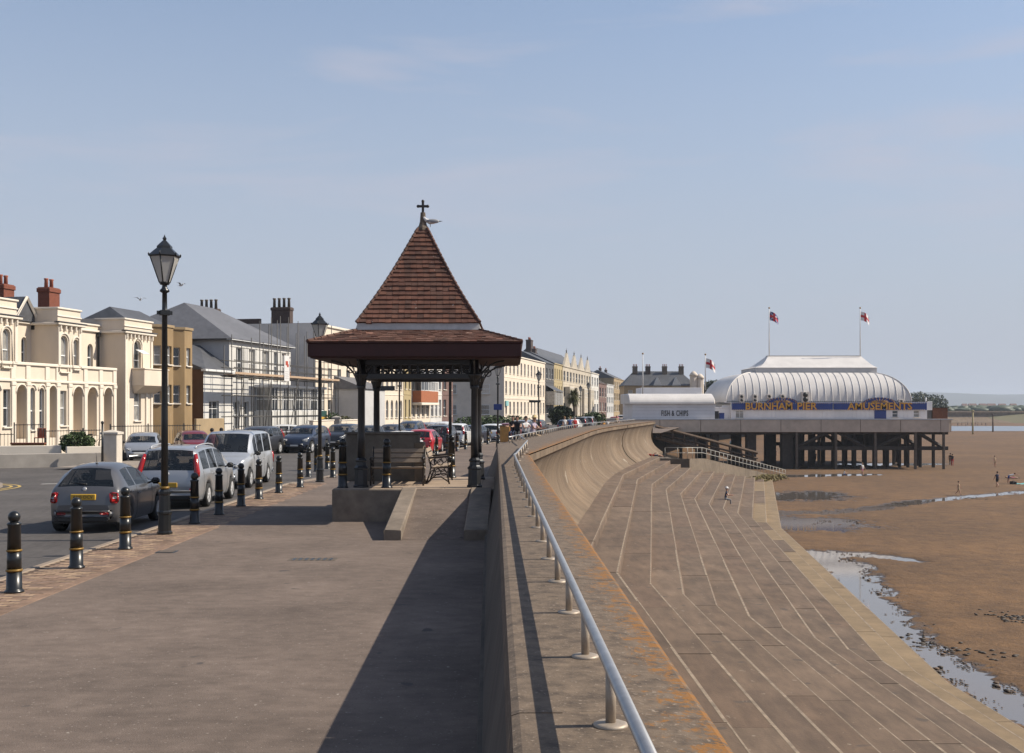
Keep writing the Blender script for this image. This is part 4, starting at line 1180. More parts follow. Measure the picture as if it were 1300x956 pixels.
SPECS = {
 # top line, belt line, lower line, plan half width; axles; windows
 'mini': dict(L=3.55, W=1.63, r=.30, ax=(-1.18, 1.12),
   top=[(-1.775, .62), (-1.74, .82), (-1.64, .98), (-1.28, 1.36), (-1.02, 1.45), (-.5, 1.49), (.0, 1.44), (.32, 1.33), (.95, .99), (1.3, .92), (1.62, .78), (1.74, .62), (1.775, .5)],
   belt=[(-1.775, .6), (-1.66, .90), (-1.2, .95), (.9, .93), (1.3, .86), (1.62, .72), (1.775, .48)], low=[(-1.775, .34), (-1.6, .22), (1.6, .22), (1.775, .32)],
   plan=[(-1.775, .56), (-1.66, .74), (-1.3, .81), (0, .815), (1.2, .79), (1.6, .66), (1.775, .42)], tumble=.46, ws=(.36, .93), rw=(-1.61, -1.24), side=[(-1.08, -.62), (-.55, .42)]),
 'mpv': dict(L=4.6, W=1.83, r=.325, ax=(-1.35, 1.42),
   top=[(-2.3, .62), (-2.28, .88), (-2.2, 1.05), (-2.02, 1.52), (-1.85, 1.63), (-.6, 1.69), (.3, 1.62), (.75, 1.45), (1.5, 1.06), (1.95, .92), (2.22, .72), (2.3, .5)],
   belt=[(-2.3, .6), (-2.2, 1.0), (-1.5, 1.02), (.9, .98), (1.5, .98), (1.95, .86), (2.22, .68), (2.3, .48)], low=[(-2.3, .36), (-2.1, .24), (2.1, .24), (2.3, .34)],
   plan=[(-2.3, .70), (-2.2, .84), (-1.8, .90), (0, .915), (1.5, .88), (2.05, .74), (2.3, .46)], tumble=.24, ws=(.72, 1.48), rw=(-2.2, -1.97), side=[(-1.85, -1.2), (-1.12, -.35), (-.27, .62)]),
 'van': dict(L=4.8, W=1.9, r=.335, ax=(-1.45, 1.5),
   top=[(-2.4, .8), (-2.38, 1.2), (-2.3, 1.72), (-2.15, 1.88), (-1.0, 1.92), (.3, 1.92), (.75, 1.82), (1.5, 1.22), (1.6, 1.14), (2.05, 1.0), (2.3, .76), (2.4, .55)],
   belt=[(-2.4, .8), (-2.3, 1.12), (1.2, 1.10), (1.6, 1.08), (2.05, .94), (2.3, .70), (2.4, .5)], low=[(-2.4, .36), (-2.2, .26), (2.2, .24), (2.4, .34)],
   plan=[(-2.4, .86), (-2.3, .93), (-1.8, .95), (0, .955), (1.5, .94), (2.1, .80), (2.4, .50)], tumble=.15, ws=(.72, 1.5), rw=(-2.33, -2.22), side=[(-2.0, -.75), (-.62, .35), (.43, .95)]),
 'hatch': dict(L=4.1, W=1.75, r=.315, ax=(-1.25, 1.3),
   top=[(-2.05, .58), (-2.02, .82), (-1.93, .98), (-1.6, 1.36), (-1.35, 1.45), (-.4, 1.49), (.2, 1.43), (.55, 1.30), (1.15, .99), (1.6, .88), (1.93, .7), (2.05, .48)],
   belt=[(-2.05, .55), (-1.93, .93), (-1.4, .97), (1.1, .93), (1.6, .82), (1.93, .64), (2.05, .46)], low=[(-2.05, .34), (-1.85, .22), (1.85, .22), (2.05, .32)],
   plan=[(-2.05, .62), (-1.93, .78), (-1.5, .86), (0, .875), (1.3, .84), (1.8, .70), (2.05, .44)], tumble=.32, ws=(.54, 1.13), rw=(-1.9, -1.58), side=[(-1.38, -.95), (-.88, -.2), (-.12, .55)]),
 'suv': dict(L=4.4, W=1.85, r=.36, ax=(-1.32, 1.4),
   top=[(-2.2, .7), (-2.17, .98), (-2.1, 1.14), (-1.85, 1.56), (-1.65, 1.64), (-.4, 1.68), (.3, 1.62), (.65, 1.48), (1.2, 1.14), (1.7, 1.04), (2.07, .84), (2.2, .55)],
   belt=[(-2.2, .66), (-2.1, 1.08), (-1.5, 1.12), (1.1, 1.08), (1.7, .98), (2.07, .78), (2.2, .52)], low=[(-2.2, .42), (-2.0, .30), (2.0, .30), (2.2, .40)],
   plan=[(-2.2, .72), (-2.1, .85), (-1.6, .91), (0, .925), (1.4, .90), (1.95, .78), (2.2, .52)], tumble=.26, ws=(.63, 1.18), rw=(-2.07, -1.83), side=[(-1.72, -1.15), (-1.05, -.2), (-.12, .62)]),
}
_cars = {}
seat_cloth = mat('seat_cloth', (.07, .07, .075), .9)
def car_meshes(kind):
    if kind in _cars: return _cars[kind]
    S = SPECS[kind]
    hl = S['L'] / 2
    ys = set()
    v = -hl
    while v <= hl: ys.add(round(v, 3)); v += .10
    ys.add(hl)
    for q in [S['ws'], S['rw']] + S['side']: ys.update(q)
    for a in S['ax']:
        for k in range(-8, 9): ys.add(round(a + k * (S['r'] + .055) / 8 * .999, 3))
    for e in (.02, .05, .15): ys.update((-hl + e, hl - e))
    ys = sorted(ys); yy = [ys[0]]
    for q in ys[1:]:
        if q - yy[-1] > .012: yy.append(q)
    ys = yy
    def half(y):
        zt, zb, zl, w = smooth_pl(S['top'], y), smooth_pl(S['belt'], y), smooth_pl(S['low'], y), smooth_pl(S['plan'], y)
        zb = min(zb, zt - .015)
        for a in S['ax']:
            d = abs(y - a)
            if d < S['r'] + .055: zl = max(zl, S['r'] + math.sqrt((S['r'] + .055)**2 - d * d))
        zl = min(zl, zb - .06)
        hgt = zt - zb
        wr = max(.25, w * .965 - S['tumble'] * hgt)
        p4 = (w * .965, zb)
        p5 = (wr, zt - min(.10, hgt * .4))
        p6 = (max(.18, wr - min(.15 if kind == 'mini' else .11, .05 + hgt * .3)), zt - .012 if hgt > .1 else zt - .004)
        p4b = (lerp(p4[0], p5[0], .08), lerp(p4[1], p5[1], .08))
        z1 = zl + (zb - zl) * .22; z2 = zl + (zb - zl) * .55; z3 = zl + (zb - zl) * .84
        return [(w * .62, zl), (w * .93, zl + .01), (w * .985, z1), (w, z2), (w * .992, z3), p4, p4b, p5, p6, (p6[0] * .5, zt + .012 * min(1, hgt * 4)), (0, zt + .018 * min(1, hgt * 4))]
    rings = [half(y) for y in ys]
    n = len(rings[0])
    parts = {'body': MB(), 'windscreen': MB(), 'rear_window': MB(), 'side': {}}
    def quad(mb, i, k, sgn):
        a, b, c, d = rings[i][k], rings[i][k + 1], rings[i + 1][k + 1], rings[i + 1][k]
        vs = [(sgn * a[0], ys[i], a[1]), (sgn * b[0], ys[i], b[1]), (sgn * c[0], ys[i + 1], c[1]), (sgn * d[0], ys[i + 1], d[1])]
        mb.add(vs, [(0, 3, 2, 1) if sgn > 0 else (0, 1, 2, 3)], 0, True)
    for i in range(len(ys) - 1):
        ym = (ys[i] + ys[i + 1]) / 2
        for sgn in (1, -1):
            for k in range(n - 1):
                tgt = parts['body']
                if k >= 8 and S['ws'][0] < ym < S['ws'][1]: tgt = parts['windscreen']
                elif k >= 8 and S['rw'][0] < ym < S['rw'][1]: tgt = parts['rear_window']
                elif k == 6:
                    for j, (a, b) in enumerate(S['side']):
                        if a < ym < b: tgt = parts['side'].setdefault((j, sgn), MB())
                quad(tgt, i, k, sgn)
    for i, rev in ((0, False), (len(ys) - 1, True)):
        loop = [(x, ys[i], z) for x, z in rings[i]] + [(-x, ys[i], z) for x, z in reversed(rings[i][:-1])]
        parts['body'].add(loop, [tuple(range(len(loop))) if rev is False else tuple(reversed(range(len(loop))))], 0)
    def weld(mb, name, m):
        me = mb.mesh(name, m)
        bm = bmesh.new(); bm.from_mesh(me); bmesh.ops.remove_doubles(bm, verts=bm.verts, dist=1e-4)
        for e in bm.edges:
            if len(e.link_faces) == 2 and e.calc_face_angle(0) > R(50): e.smooth = False
        bm.to_mesh(me); bm.free(); return me
    out = [('body', weld(parts['body'], 'body', None), None), ('windscreen', weld(parts['windscreen'], 'windscreen', car_glass), None), ('rear_window', weld(parts['rear_window'], 'rear_window', car_glass), None)]
    for (j, sgn), mb in parts['side'].items(): out.append(('side_window', weld(mb, 'side_window', car_glass), None))
    def surf(y, k, sgn=1):
        p = half(y)[k]; return Vector((sgn * p[0], y, p[1]))
    # underbody
    q = MB(); w0 = S['W'] / 2 - .12
    q.box(-w0, w0, -hl + .16, hl - .16, .20, .52); out.append(('underbody', q.mesh('underbody', black_plastic), None))
    # seats and dashboard seen through the glass
    fy = S['side'][-1][0] + .15
    for yy_ in ([fy] if kind == 'mini' else [fy, S['side'][max(0, len(S['side']) - 2)][0] + .1]):
        for sx in (-.38, .38):
            q = MB(); zb_ = smooth_pl(S['belt'], yy_); q.cbox(sx - .24, sx + .24, yy_ - .12, yy_ + .02, .5, zb_ + .10, .05, M=None, smooth=True); q.cbox(sx - .12, sx + .12, yy_ - .12, yy_ - .02, zb_ + .13, zb_ + .30, .04, smooth=True); q.cbox(sx - .24, sx + .24, yy_ - .1, yy_ + .42, .42, .58, .05, smooth=True)
            out.append(('seat', q.mesh('seat', seat_cloth), None))
    q = MB(); yd_ = S['ws'][1] - .35; w1 = smooth_pl(S['plan'], yd_) * .88; q.cbox(-w1, w1, yd_ - .12, yd_ + .2, .5, smooth_pl(S['belt'], yd_) - .03, .05, smooth=True); out.append(('dashboard', q.mesh('dashboard', black_plastic), None))
    # lower bumpers, grille
    fb = MB()
    ring = lambda y: half(y)
    for sgn_y, nm in ((-1, 'rear_bumper'), (1, 'front_bumper')):
        q = MB(); yb = sgn_y * hl
        zl = smooth_pl(S['low'], yb); wb = smooth_pl(S['plan'], yb)
        q.cbox(-wb - .08, wb + .08, min(yb, yb - sgn_y * .25), max(yb, yb - sgn_y * .25) , zl - .04, zl + .20, .06, smooth=True, M=T(0, sgn_y * .02, 0))
        out.append((nm, q.mesh(nm, None), 'paint'))
        q = MB(); q.cbox(-wb + .02, wb - .02, min(yb, yb - sgn_y * .2), max(yb, yb - sgn_y * .2), zl - .09, zl + .02, .02, M=T(0, sgn_y * .006, 0)); out.append(('valance', q.mesh('valance', black_plastic), None))
    # door seams and handles
    for sgn in (1, -1):
        for a in sorted(set([S['side'][-1][1] + .12] + [S['side'][j][0] - .04 for j in range(len(S['side']))])):
            if any(abs(a - ax) < S['r'] + .06 for ax in S['ax']): 
                ks = (4, 5)
            else: ks = (1, 2, 3, 4, 5)
            q = MB(); q.tube([surf(a, k, sgn) for k in ks], .005, 4); out.append(('door_seam', q.mesh('door_seam', black_plastic), None))
        for j in range(max(0, len(S['side']) - 2), len(S['side'])):
            a = S['side'][j][0] + .1; p = surf(a, 4, sgn)
            q = MB(); q.cbox(-.02, .02, -.09, .09, -.017, .017, .01, M=T(p.x, p.y, p.z - .03), smooth=True); out.append(('door_handle', q.mesh('door_handle', 'PAINT'and None), 'paint'))
        ym = S['side'][-1][1] + (.0 if kind != 'van' else .08); p = surf(ym, 5, sgn)
        q = MB(); q.cbox(-.10, .10, -.06, .05, -.02, .13, .05, M=T(p.x + sgn * .14, p.y, p.z + .02), smooth=True); q.cyl((p.x - sgn * .02, p.y, p.z + .03), (p.x + sgn * .08, p.y, p.z + .06), .025, n=6)
        out.append(('door_mirror', q.mesh('door_mirror', black_plastic), None))
    # lamps
    for sgn in (1, -1):
        yf = hl - .2; p = surf(yf, 5, sgn)
        q = MB(); q.cbox(-.17, .17, -.13, .13, -.075, .075, .05, M=T(p.x - sgn * .10, p.y, p.z - .055) @ RZ(-sgn * R(38)) @ RX(R(18)), smooth=True); out.append(('headlight', q.mesh('headlight', clear_lens), None))
        if kind in ('mpv', 'suv', 'van'):
            q = MB()
            yr0 = S['rw'][0]
            zs = [(surf(-hl + .09, 4, sgn)), surf(S['rw'][0] + .01, 5, sgn), surf(lerp(S['rw'][0], S['rw'][1], .6), 7, sgn), surf(S['rw'][1] - .01, 7, sgn)] if kind != 'van' else [surf(-hl + .06, 3, sgn), surf(-hl + .08, 4, sgn), surf(-hl + .09, 5, sgn)]
            q.tube([z + Vector((-sgn * .035, -.01, 0)) for z in zs], [.07, .085, .07, .05][:len(zs)], 8)
            out.append(('tail_light', q.mesh('tail_light', red_lens), None))
            if kind == 'mpv':
                p = surf(-hl + .05, 2, sgn); q = MB(); q.cbox(-.09, .09, -.03, .03, -.10, .10, .02, M=T(p.x - sgn * .10, p.y - .005, p.z + .05) @ RZ(sgn * R(20)), smooth=True); out.append(('reflector', q.mesh('reflector', red_lens), None))
        else:
            p = surf(-hl + .10, 4, sgn)
            q = MB(); q.cbox(-.095, .095, -.05, .05, -.125, .125, .035, M=T(p.x - sgn * .075, p.y - .015, p.z - .01) @ RZ(sgn * R(28)) @ RX(R(-14)), smooth=True)
            out.append(('tail_light', q.mesh('tail_light', red_lens), None))
            q = MB(); q.cbox(-.055, .055, -.054, .054, -.04, .04, .02, M=T(p.x - sgn * .075, p.y - .019, p.z - .02) @ RZ(sgn * R(28)) @ RX(R(-14)), smooth=True)
            out.append(('reversing_lens', q.mesh('reversing_lens', clear_lens), None))
            q = MB(); pr_ = surf(-hl + .03, 2, sgn); q.cbox(-.1, .1, -.03, .03, -.03, .03, .015, M=T(pr_.x - sgn * .14, -hl + .0, pr_.z + .03), smooth=True); out.append(('fog_light', q.mesh('fog_light', red_lens), None))
    zt = smooth_pl(S['top'], -hl + .02)
    q = MB(); zpl = {'mini': .79, 'mpv': .66, 'van': .7, 'hatch': .80, 'suv': .84}[kind]
    ypl = -hl + (.0 if kind in ('mpv', 'van') else .015)
    q.cbox(-.27, .27, ypl - .02, ypl + .05, zpl - .065, zpl + .065, .01, M=T(0, -.005, 0)); out.append(('rear_plate', q.mesh('rear_plate', plate_yellow), None))
    q = MB(); q.cbox(-.26, .26, hl - .04, hl + .022, .42, .53, .01); out.append(('front_plate', q.mesh('front_plate', plate_white), None))
    q = MB(); q.cbox(-.42, .42, hl - .05, hl + .012, .28, .38, .02); q.cbox(-.34, .34, hl - .16, hl - .02, .56, .63, .02); out.append(('grille', q.mesh('grille', black_plastic), None))
    # roof details
    if kind == 'mpv':
        for sgn in (1, -1):
            q = MB(); q.tube([surf(y, 8, sgn) + Vector((0, 0, .0 if k in (0, 5) else .055)) for k, y in enumerate((-1.75, -1.6, -1.0, -.4, .1, .25))], .02, 6); out.append(('roof_rail', q.mesh('roof_rail', alloy), None))
    ya = .1 if kind in ('van',) else -.9
    p = surf(ya, 10); q = MB(); q.tube([p, p + Vector((0, -.06, .16 if kind != 'mini' else .24))], [.008, .004], 5); q.sphere(p, .03, .04, .02, 8, 0, 4); out.append(('aerial', q.mesh('aerial', black_plastic), None))
    # wiper, badge
    a = surf(S['rw'][0] + .03, 10); b = surf(lerp(S['rw'][0], S['rw'][1], .2), 9)
    q = MB(); q.tube([a + Vector((0, -.02, .012)), Vector((-.34, b.y - .005, b.z - .02))], .011, 5); q.sphere(a + Vector((0, -.015, 0)), .03, .02, .03, 8, 0, 4); out.append(('wiper', q.mesh('wiper', black_plastic), None))
    if kind != 'van':
        zb_ = zpl + (.17 if kind != 'mpv' else .3); yb_ = min((abs(smooth_pl(S['top'], y) - zb_), y) for y in [-hl + k * .005 for k in range(60)])[1]
        q = MB(); q.lathe([(.045, -.01), (.045, .012), (.035, .018), (0, .02)], 14, M=T(0, yb_ - .01, zb_) @ RX(R(75))); out.append(('badge', q.mesh('badge', alloy), None))
    _cars[kind] = (out, S)
    return _cars[kind]
_painted = {}
def car(kind, x, y, rz, pm, label, z=-.12, name='parked_car', cat='car', group='parked cars'):
    out, S = car_meshes(kind)
    t = thing(name, (x, y, z), rz, label, cat, group)
    for nm, me, mode in out:
        if nm == 'body' or mode == 'paint':
            key = (me.name, pm.name)
            if key not in _painted:
                c = me.copy(); c.materials.clear(); c.materials.append(pm); _painted[key] = c
            me = _painted[key]
        inst(me, nm, t)
    ty, rm2 = wheel_meshes(S['r'], .2)
    for a in S['ax']:
        for sgn in (1, -1):
            M_ = T(sgn * (S['W'] / 2 - .115), a, S['r']) @ RY(sgn * PI / 2)
            w = inst(ty, 'wheel', t, M_); inst(rm2, 'rim', w)
    return t
CK = -8.95
c1 = car('mini', px(104, 24.6), 26.35, R(1), P_grey, 'small rounded dark grey hatchback parked nearest, seen from behind', group='cars parked along the near kerb')
lettering('AJ10 OCV', .1, ink, c1, T(0, -1.775 - .015, .79), .001)
car('mpv', px(205, 30.2) + .05, 32.7, R(1), P_silver, 'silver people carrier with tall rear lamps parked in front of the grey hatchback', name='people_carrier', group='cars parked along the near kerb')
car('van', px(268, 37) - .05, 40.3, R(181), P_white, 'pale silver passenger van facing the camera behind the bollards', name='passenger_van', cat='van', group='cars parked along the near kerb')
# far side of the road, left
car('hatch', px(170, 57), 58.5, R(192), P_silver, 'silver car facing out beside the stone gate pillar', group='cars across the road')
car('hatch', px(236, 62), 63.5, R(205), P_maroon, 'dark red car parked across the road in front of the ochre building', group='cars across the road')
car('hatch', px(290, 64), 66, R(190), P_blue, 'dark blue car half hidden behind the van roof', group='cars across the road')
car('suv', px(318, 65), 67, R(172), P_char, 'dark estate car with pale reflections right of the blue car', group='cars across the road')
car('hatch', px(345, 86), 88, R(100), P_plain, 'white car in the forecourt behind the low scaffold house wall', group='cars across the road')
# near kerb beyond the shelter
row = [('hatch', 62.5, P_plain, 'white car low behind the shelter partition, first beyond the shelter'), ('hatch', 68.5, P_red, 'bright red hatchback beyond the shelter, seen from behind'),
       ('mpv', 74.5, P_char, 'charcoal people carrier in front of the bright red hatchback'), ('suv', 80.5, P_plain, 'white off-roader in the row beyond the shelter'),
       ('hatch', 86.5, P_blue, 'dark blue hatchback ahead of the white off-roader'), ('hatch', 92.5, P_plain, 'white hatchback close to the right shelter column'),
       ('hatch', 98, P_maroon, 'dark red car right of the shelter column'), ('suv', 104, P_silver, 'silver off-roader right of the shelter below the hedge'),
       ('suv', 110, P_black, 'black off-roader right of the shelter, last of its group')]
for kind, Yd, pm, lb in row:
    car(kind, kerb(Yd) - 1.15, Yd, -math.atan(.115 if Yd < 84 else .22), pm, lb, group='cars parked beyond the shelter')
row = [('suv', 78, P_black, 'black off-roader across the road seen through the shelter'), ('hatch', 84, P_black, 'black hatchback across the road behind the black off-roader'), ('hatch', 90, P_char, 'charcoal hatchback across the road left of the lamp post'),
       ('mpv', 96, P_blue, 'dark blue people carrier across the road below the plum brick house'), ('hatch', 102, P_silver, 'silver hatchback across the road in front of the hedge'), ('hatch', 108, P_plain, 'white hatchback across the road in front of the hedge'), ('suv', 71, P_blue, 'dark blue off-roader across the road between the left shelter columns')]
for kind, Yd, pm, lb in row:
    car(kind, fkerb(Yd) + 1.2, Yd, PI - math.atan(.17), pm, lb, group='cars parked across the road beyond the shelter')
row = [('hatch', 128, P_blue, 'blue hatchback behind the people seated on the wall'), ('hatch', 134, P_plain, 'white hatchback behind the people seated on the wall'), ('suv', 140, P_black, 'black off-roader above the wall handrail'), ('mpv', 147, P_silver, 'silver people carrier above the wall handrail'),
       ('suv', 190, P_plain, 'white off-roader far along the front near the pier entrance'), ('suv', 205, P_black, 'black off-roader far along the front near the pier entrance'), ('hatch', 178, P_red, 'red car far along the front near the pier entrance')]
for kind, Yd, pm, lb in row:
    car(kind, kerb(Yd) - 1.2, Yd, -math.atan(.22), pm, lb, group='cars farther along the front')

# ------------------------------------------------------------------ buildings
LA = math.atan(.2)
def lineY(x): return 40.4 / (.2 + (650 - x) / 1430.0)
def lineP(Y): return (-40.4 + .2 * Y, Y, 0)
def sof(x, Y0): return (lineY(x) - Y0) / math.cos(LA)
def sdep(x, Y0, y):
    k = (x - 650) / 1430.0
    X0 = -40.4 + .2 * Y0
    # X0 + s sin - y cos = k (Y0 + s cos + y sin)
    return (k * (Y0 + y * math.sin(LA)) - X0 + y * math.cos(LA)) / (math.sin(LA) - k * math.cos(LA))
def zof(y, Y): return pz(y, Y)
def outline(w, h, arch, ins):
    a, b, c = ins, w - ins, h - ins
    if not arch: return [(a, ins), (b, ins), (b, c), (a, c)]
    r = w / 2; zc = h - r; rr = r - ins
    return [(a, ins), (b, ins)] + [(w / 2 + rr * math.cos(t), zc + rr * math.sin(t)) for t in [PI * k / 8 for k in range(9)]]
_win = {}
def win_meshes(w, h, arch, style):
    k = (round(w, 2), round(h, 2), arch, style)
    if k in _win: return _win[k]
    fw = .06 if w > .6 else .05
    o, i = outline(w, h, arch, 0.0), outline(w, h, arch, fw)
    mb = MB(); n = len(o)
    for j in range(n):
        j2 = (j + 1) % n
        mb.add([(o[j][0], 0, o[j][1]), (o[j2][0], 0, o[j2][1]), (i[j2][0], 0, i[j2][1]), (i[j][0], 0, i[j][1])], [(0, 1, 2, 3)])
        mb.add([(i[j][0], 0, i[j][1]), (i[j2][0], 0, i[j2][1]), (i[j2][0], .06, i[j2][1]), (i[j][0], .06, i[j][1])], [(0, 1, 2, 3)])
    zm = h * (.5 if not arch else .45)
    if style in ('sash', 'bar'): mb.box(fw * .9, w - fw * .9, -.012, .045, zm - .035, zm + .035)
    if style == 'bar': mb.box(w / 2 - .025, w / 2 + .025, -.01, .045, fw * .9, h - fw)
    if style == 'cas':
        mb.box(w / 2 - .03, w / 2 + .03, -.01, .045, fw * .9, h - fw)
        mb.box(fw * .9, w - fw * .9, -.012, .045, h * .72 - .025, h * .72 + .025)
    fr = mb.mesh('window', white_upvc)
    q = MB(); q.add([(x, .05, z) for x, z in i], [tuple(range(n))])
    pa = q.mesh('pane', glass_dark); pc = []
    for gm in (curtain_glass, blind_glass): m_ = pa.copy(); m_.materials.clear(); m_.materials.append(gm); pc.append(m_)
    sl = MB(); sl.cbox(-.07, w + .07, -.30, .02, -.09, 0, .012); si = sl.mesh('sill', cream_trim)
    _win[k] = (fr, pa, pc, si)
    return _win[k]
WR = random.Random(21)
def put_window(t, x, z, w, h, y, arch=False, style='sash', sill=True, M0=None, dep=.17):
    fr, pa, pc, si = win_meshes(w, h, arch, style)
    M_ = T(x, y + dep, z)
    if M0 is not None: M_ = M0 @ M_
    o = inst(fr, 'window', t, M_)
    u_ = WR.random(); inst(pc[0] if u_ < .27 else (pc[1] if u_ < .4 else pa), 'pane', o)
    if sill: inst(si, 'sill', o)
    return o
def facade(t, x0, x1, z0, z1, ops, y, m, dep=.18, M0=None, name='wall'):
    """front wall facing -y with real openings; ops: (x0,x1,z0,z1,kind)"""
    mb = MB()
    xs = sorted(set([x0, x1] + [v for o in ops for v in o[:2]])); zs = sorted(set([z0, z1] + [v for o in ops for v in o[2:4]]))
    for a, b in zip(xs, xs[1:]):
        for c, d in zip(zs, zs[1:]):
            mx, mz = (a + b) / 2, (c + d) / 2
            if any(o[0] < mx < o[1] and o[2] < mz < o[3] for o in ops): continue
            mb.add([(a, y, c), (b, y, c), (b, y, d), (a, y, d)], [(0, 1, 2, 3)])
    for (a, b, c, d, k) in ops:
        arch = k.startswith('arch') or k.startswith('openarch')
        dp = 1.35 if k.startswith('open') else dep
        zs_ = d - (b - a) / 2 if arch else d
        mb.add([(a, y, c), (a, y, zs_), (a, y + dp, zs_), (a, y + dp, c)], [(0, 1, 2, 3)])
        mb.add([(b, y, c), (b, y, zs_), (b, y + dp, zs_), (b, y + dp, c)], [(3, 2, 1, 0)])
        mb.add([(a, y, c), (b, y, c), (b, y + dp, c), (a, y + dp, c)], [(3, 2, 1, 0)])
        if arch:
            r = (b - a) / 2; xc = (a + b) / 2
            arc = [(xc + r * math.cos(q), zs_ + r * math.sin(q)) for q in [PI * j / 12 for j in range(13)]]
            for (p, q) in zip(arch_r := arc[:7], arc[1:7]): mb.add([(b, y, d), (q[0], y, q[1]), (p[0], y, p[1])], [(0, 1, 2)])
            for (p, q) in zip(arc[6:], arc[7:]): mb.add([(a, y, d), (q[0], y, q[1]), (p[0], y, p[1])], [(0, 1, 2)])
            for (p, q) in zip(arc, arc[1:]): mb.add([(p[0], y, p[1]), (q[0], y, q[1]), (q[0], y + dp, q[1]), (p[0], y + dp, p[1])], [(0, 1, 2, 3)])
        else: mb.add([(a, y, d), (b, y, d), (b, y + dp, d), (a, y + dp, d)], [(0, 1, 2, 3)])
        if k.startswith('open'):
            mb.add([(a - .01, y + dp, c), (b + .01, y + dp, c), (b + .01, y + dp, d), (a - .01, y + dp, d)], [(0, 1, 2, 3)])
    w = mb.build(name, m, t, M0)
    for (a, b, c, d, k) in ops:
        if k == 'sash': put_window(t, a, c, b - a, d - c, y, False, 'sash', M0=M0)
        elif k == 'cas': put_window(t, a, c, b - a, d - c, y, False, 'cas', M0=M0)
        elif k == 'bar': put_window(t, a, c, b - a, d - c, y, False, 'bar', M0=M0)
        elif k == 'arch': put_window(t, a, c, b - a, d - c, y, True, 'sash', M0=M0)
        elif k == 'door':
            q = MB(); q.cbox(a, b, y + dep - .02, y + dep + .05, c, d, .01)
            for zz in (.12, .55): q.cbox(a + .12, b - .12, y + dep - .035, y + dep, c + (d - c) * zz, c + (d - c) * (zz + .33), .01)
            q.build('door', mat('door_paint', (.05, .06, .075), .5), t, M0)
    return w
def chimney(t, x, y, z, w, d, h, pots, m=red_brick, M0=None):
    q = MB(); q.box(x - w / 2, x + w / 2, y - d / 2, y + d / 2, z, z + h); q.cbox(x - w / 2 - .07, x + w / 2 + .07, y - d / 2 - .07, y + d / 2 + .07, z + h - .32, z + h - .05, .03)
    o = q.build('chimney', [m], t)
    for k in range(pots):
        p = MB(); xx = x + (k - (pots - 1) / 2) * (w / max(pots, 1)); p.lathe([(.13, 0), (.11, .5), (.14, .55), (.14, .62), (.1, .62)], 10, (xx, y, z + h - .05)); p.build('chimney_pot', terracotta, o)
    return o
def shell(t, x0, x1, y0, y1, z0, z1, m, sm=None, front=False, name='side_wall'):
    mb = MB()
    mb.add([(x0, y1, z0), (x0, y0, z0), (x0, y0, z1), (x0, y1, z1)], [(0, 1, 2, 3)], 0)
    mb.add([(x1, y0, z0), (x1, y1, z0), (x1, y1, z1), (x1, y0, z1)], [(0, 1, 2, 3)], 0)
    mb.add([(x1, y1, z0), (x0, y1, z0), (x0, y1, z1), (x1, y1, z1)], [(0, 1, 2, 3)], 0)
    if front: mb.add([(x0, y0, z0), (x1, y0, z0), (x1, y0, z1), (x0, y0, z1)], [(0, 1, 2, 3)], 0)
    return mb.build(name, sm or m, t)
def flat_roof(t, x0, x1, y0, y1, z, m=slate):
    q = MB(); q.box(x0 + .05, x1 - .05, y0 + .05, y1 - .05, z - .2, z); q.build('roof', m, t)
def band(t, x0, x1, y, z, h, out, m=cream_trim, name='cornice', both=True):
    q = MB(); q.cbox(x0 - (out if both else 0), x1 + (out if both else 0), y - out, y + .05, z, z + h, min(.03, h * .3)); return q.build(name, m, t)
def gable_roof(t, x0, x1, y0, y1, z, rise, m=slate, hip=0.0, eave=.3, along='x', name='roof'):
    q = MB(); a, b, c, d = x0 - eave, x1 + eave, y0 - eave, y1 + eave
    if along == 'x':
        ym = (c + d) / 2
        v = [(a, c, z), (b, c, z), (b, d, z), (a, d, z), (a + hip, ym, z + rise), (b - hip, ym, z + rise)]
    else:
        xm = (a + b) / 2
        v = [(a, d, z), (a, c, z), (b, c, z), (b, d, z), (xm, d - hip, z + rise), (xm, c + hip, z + rise)]
        v = [v[1], v[2], v[3], v[0], v[5], v[4]]
        q.add(v, [(0, 1, 4), (1, 2, 5, 4), (2, 3, 5), (3, 0, 4, 5)]); q.add([p[:2] + (p[2] - .12,) for p in v[:4]], [(3, 2, 1, 0)])
        return q.build(name, m, t)
    q.add(v, [(0, 1, 5, 4), (1, 2, 5), (2, 3, 4, 5), (3, 0, 4)]); q.add([p[:2] + (p[2] - .12,) for p in v[:4]], [(3, 2, 1, 0)])
    return q.build(name, m, t)
def bldg(name, Y0, label, cat='house', group='seafront houses'):
    return thing(name, lineP(Y0), PI / 2 - LA, label, cat, group)

# ---- A: cream stucco villas with arcaded porch
YA = lineY(-34)
A = bldg('seafront_villa', YA, 'cream stucco villa terrace with arched porch and square bay towers at far left')
S_ = lambda x: sof(x, YA)
YR = lineY(60)
zpar = pz(463, YR); zpb = pz(484, YR)                 # porch parapet top, string course
ztop = pz(391.5, lineY(82)); zcor = pz(412, lineY(82))  # tower parapet top, cornice
zg = .9
Lend = S_(193)
D1 = 1.7
gf = []
def op(xa, xb, za, zb, k): gf.append((S_(xa), S_(xb), za, zb, k))
wz0, wz1 = pz(542, lineY(5)), pz(494, lineY(5)) 
az1 = pz(489.5, lineY(30))
op(-28, -18, wz0, wz1, 'sash')
op(-9, 0, zg, az1, 'openarch')
op(4, 13, wz0, wz1, 'sash')
op(21, 33, zg, az1, 'openarch')
op(38, 44.5, zg + .5, az1 - .1, 'arch')
op(50, 56.5, zg + .5, az1 - .1, 'arch')
op(62, 71, zg, az1, 'openarch')
op(75, 84.5, wz0, wz1, 'sash')
op(93, 105, zg, az1, 'openarch')
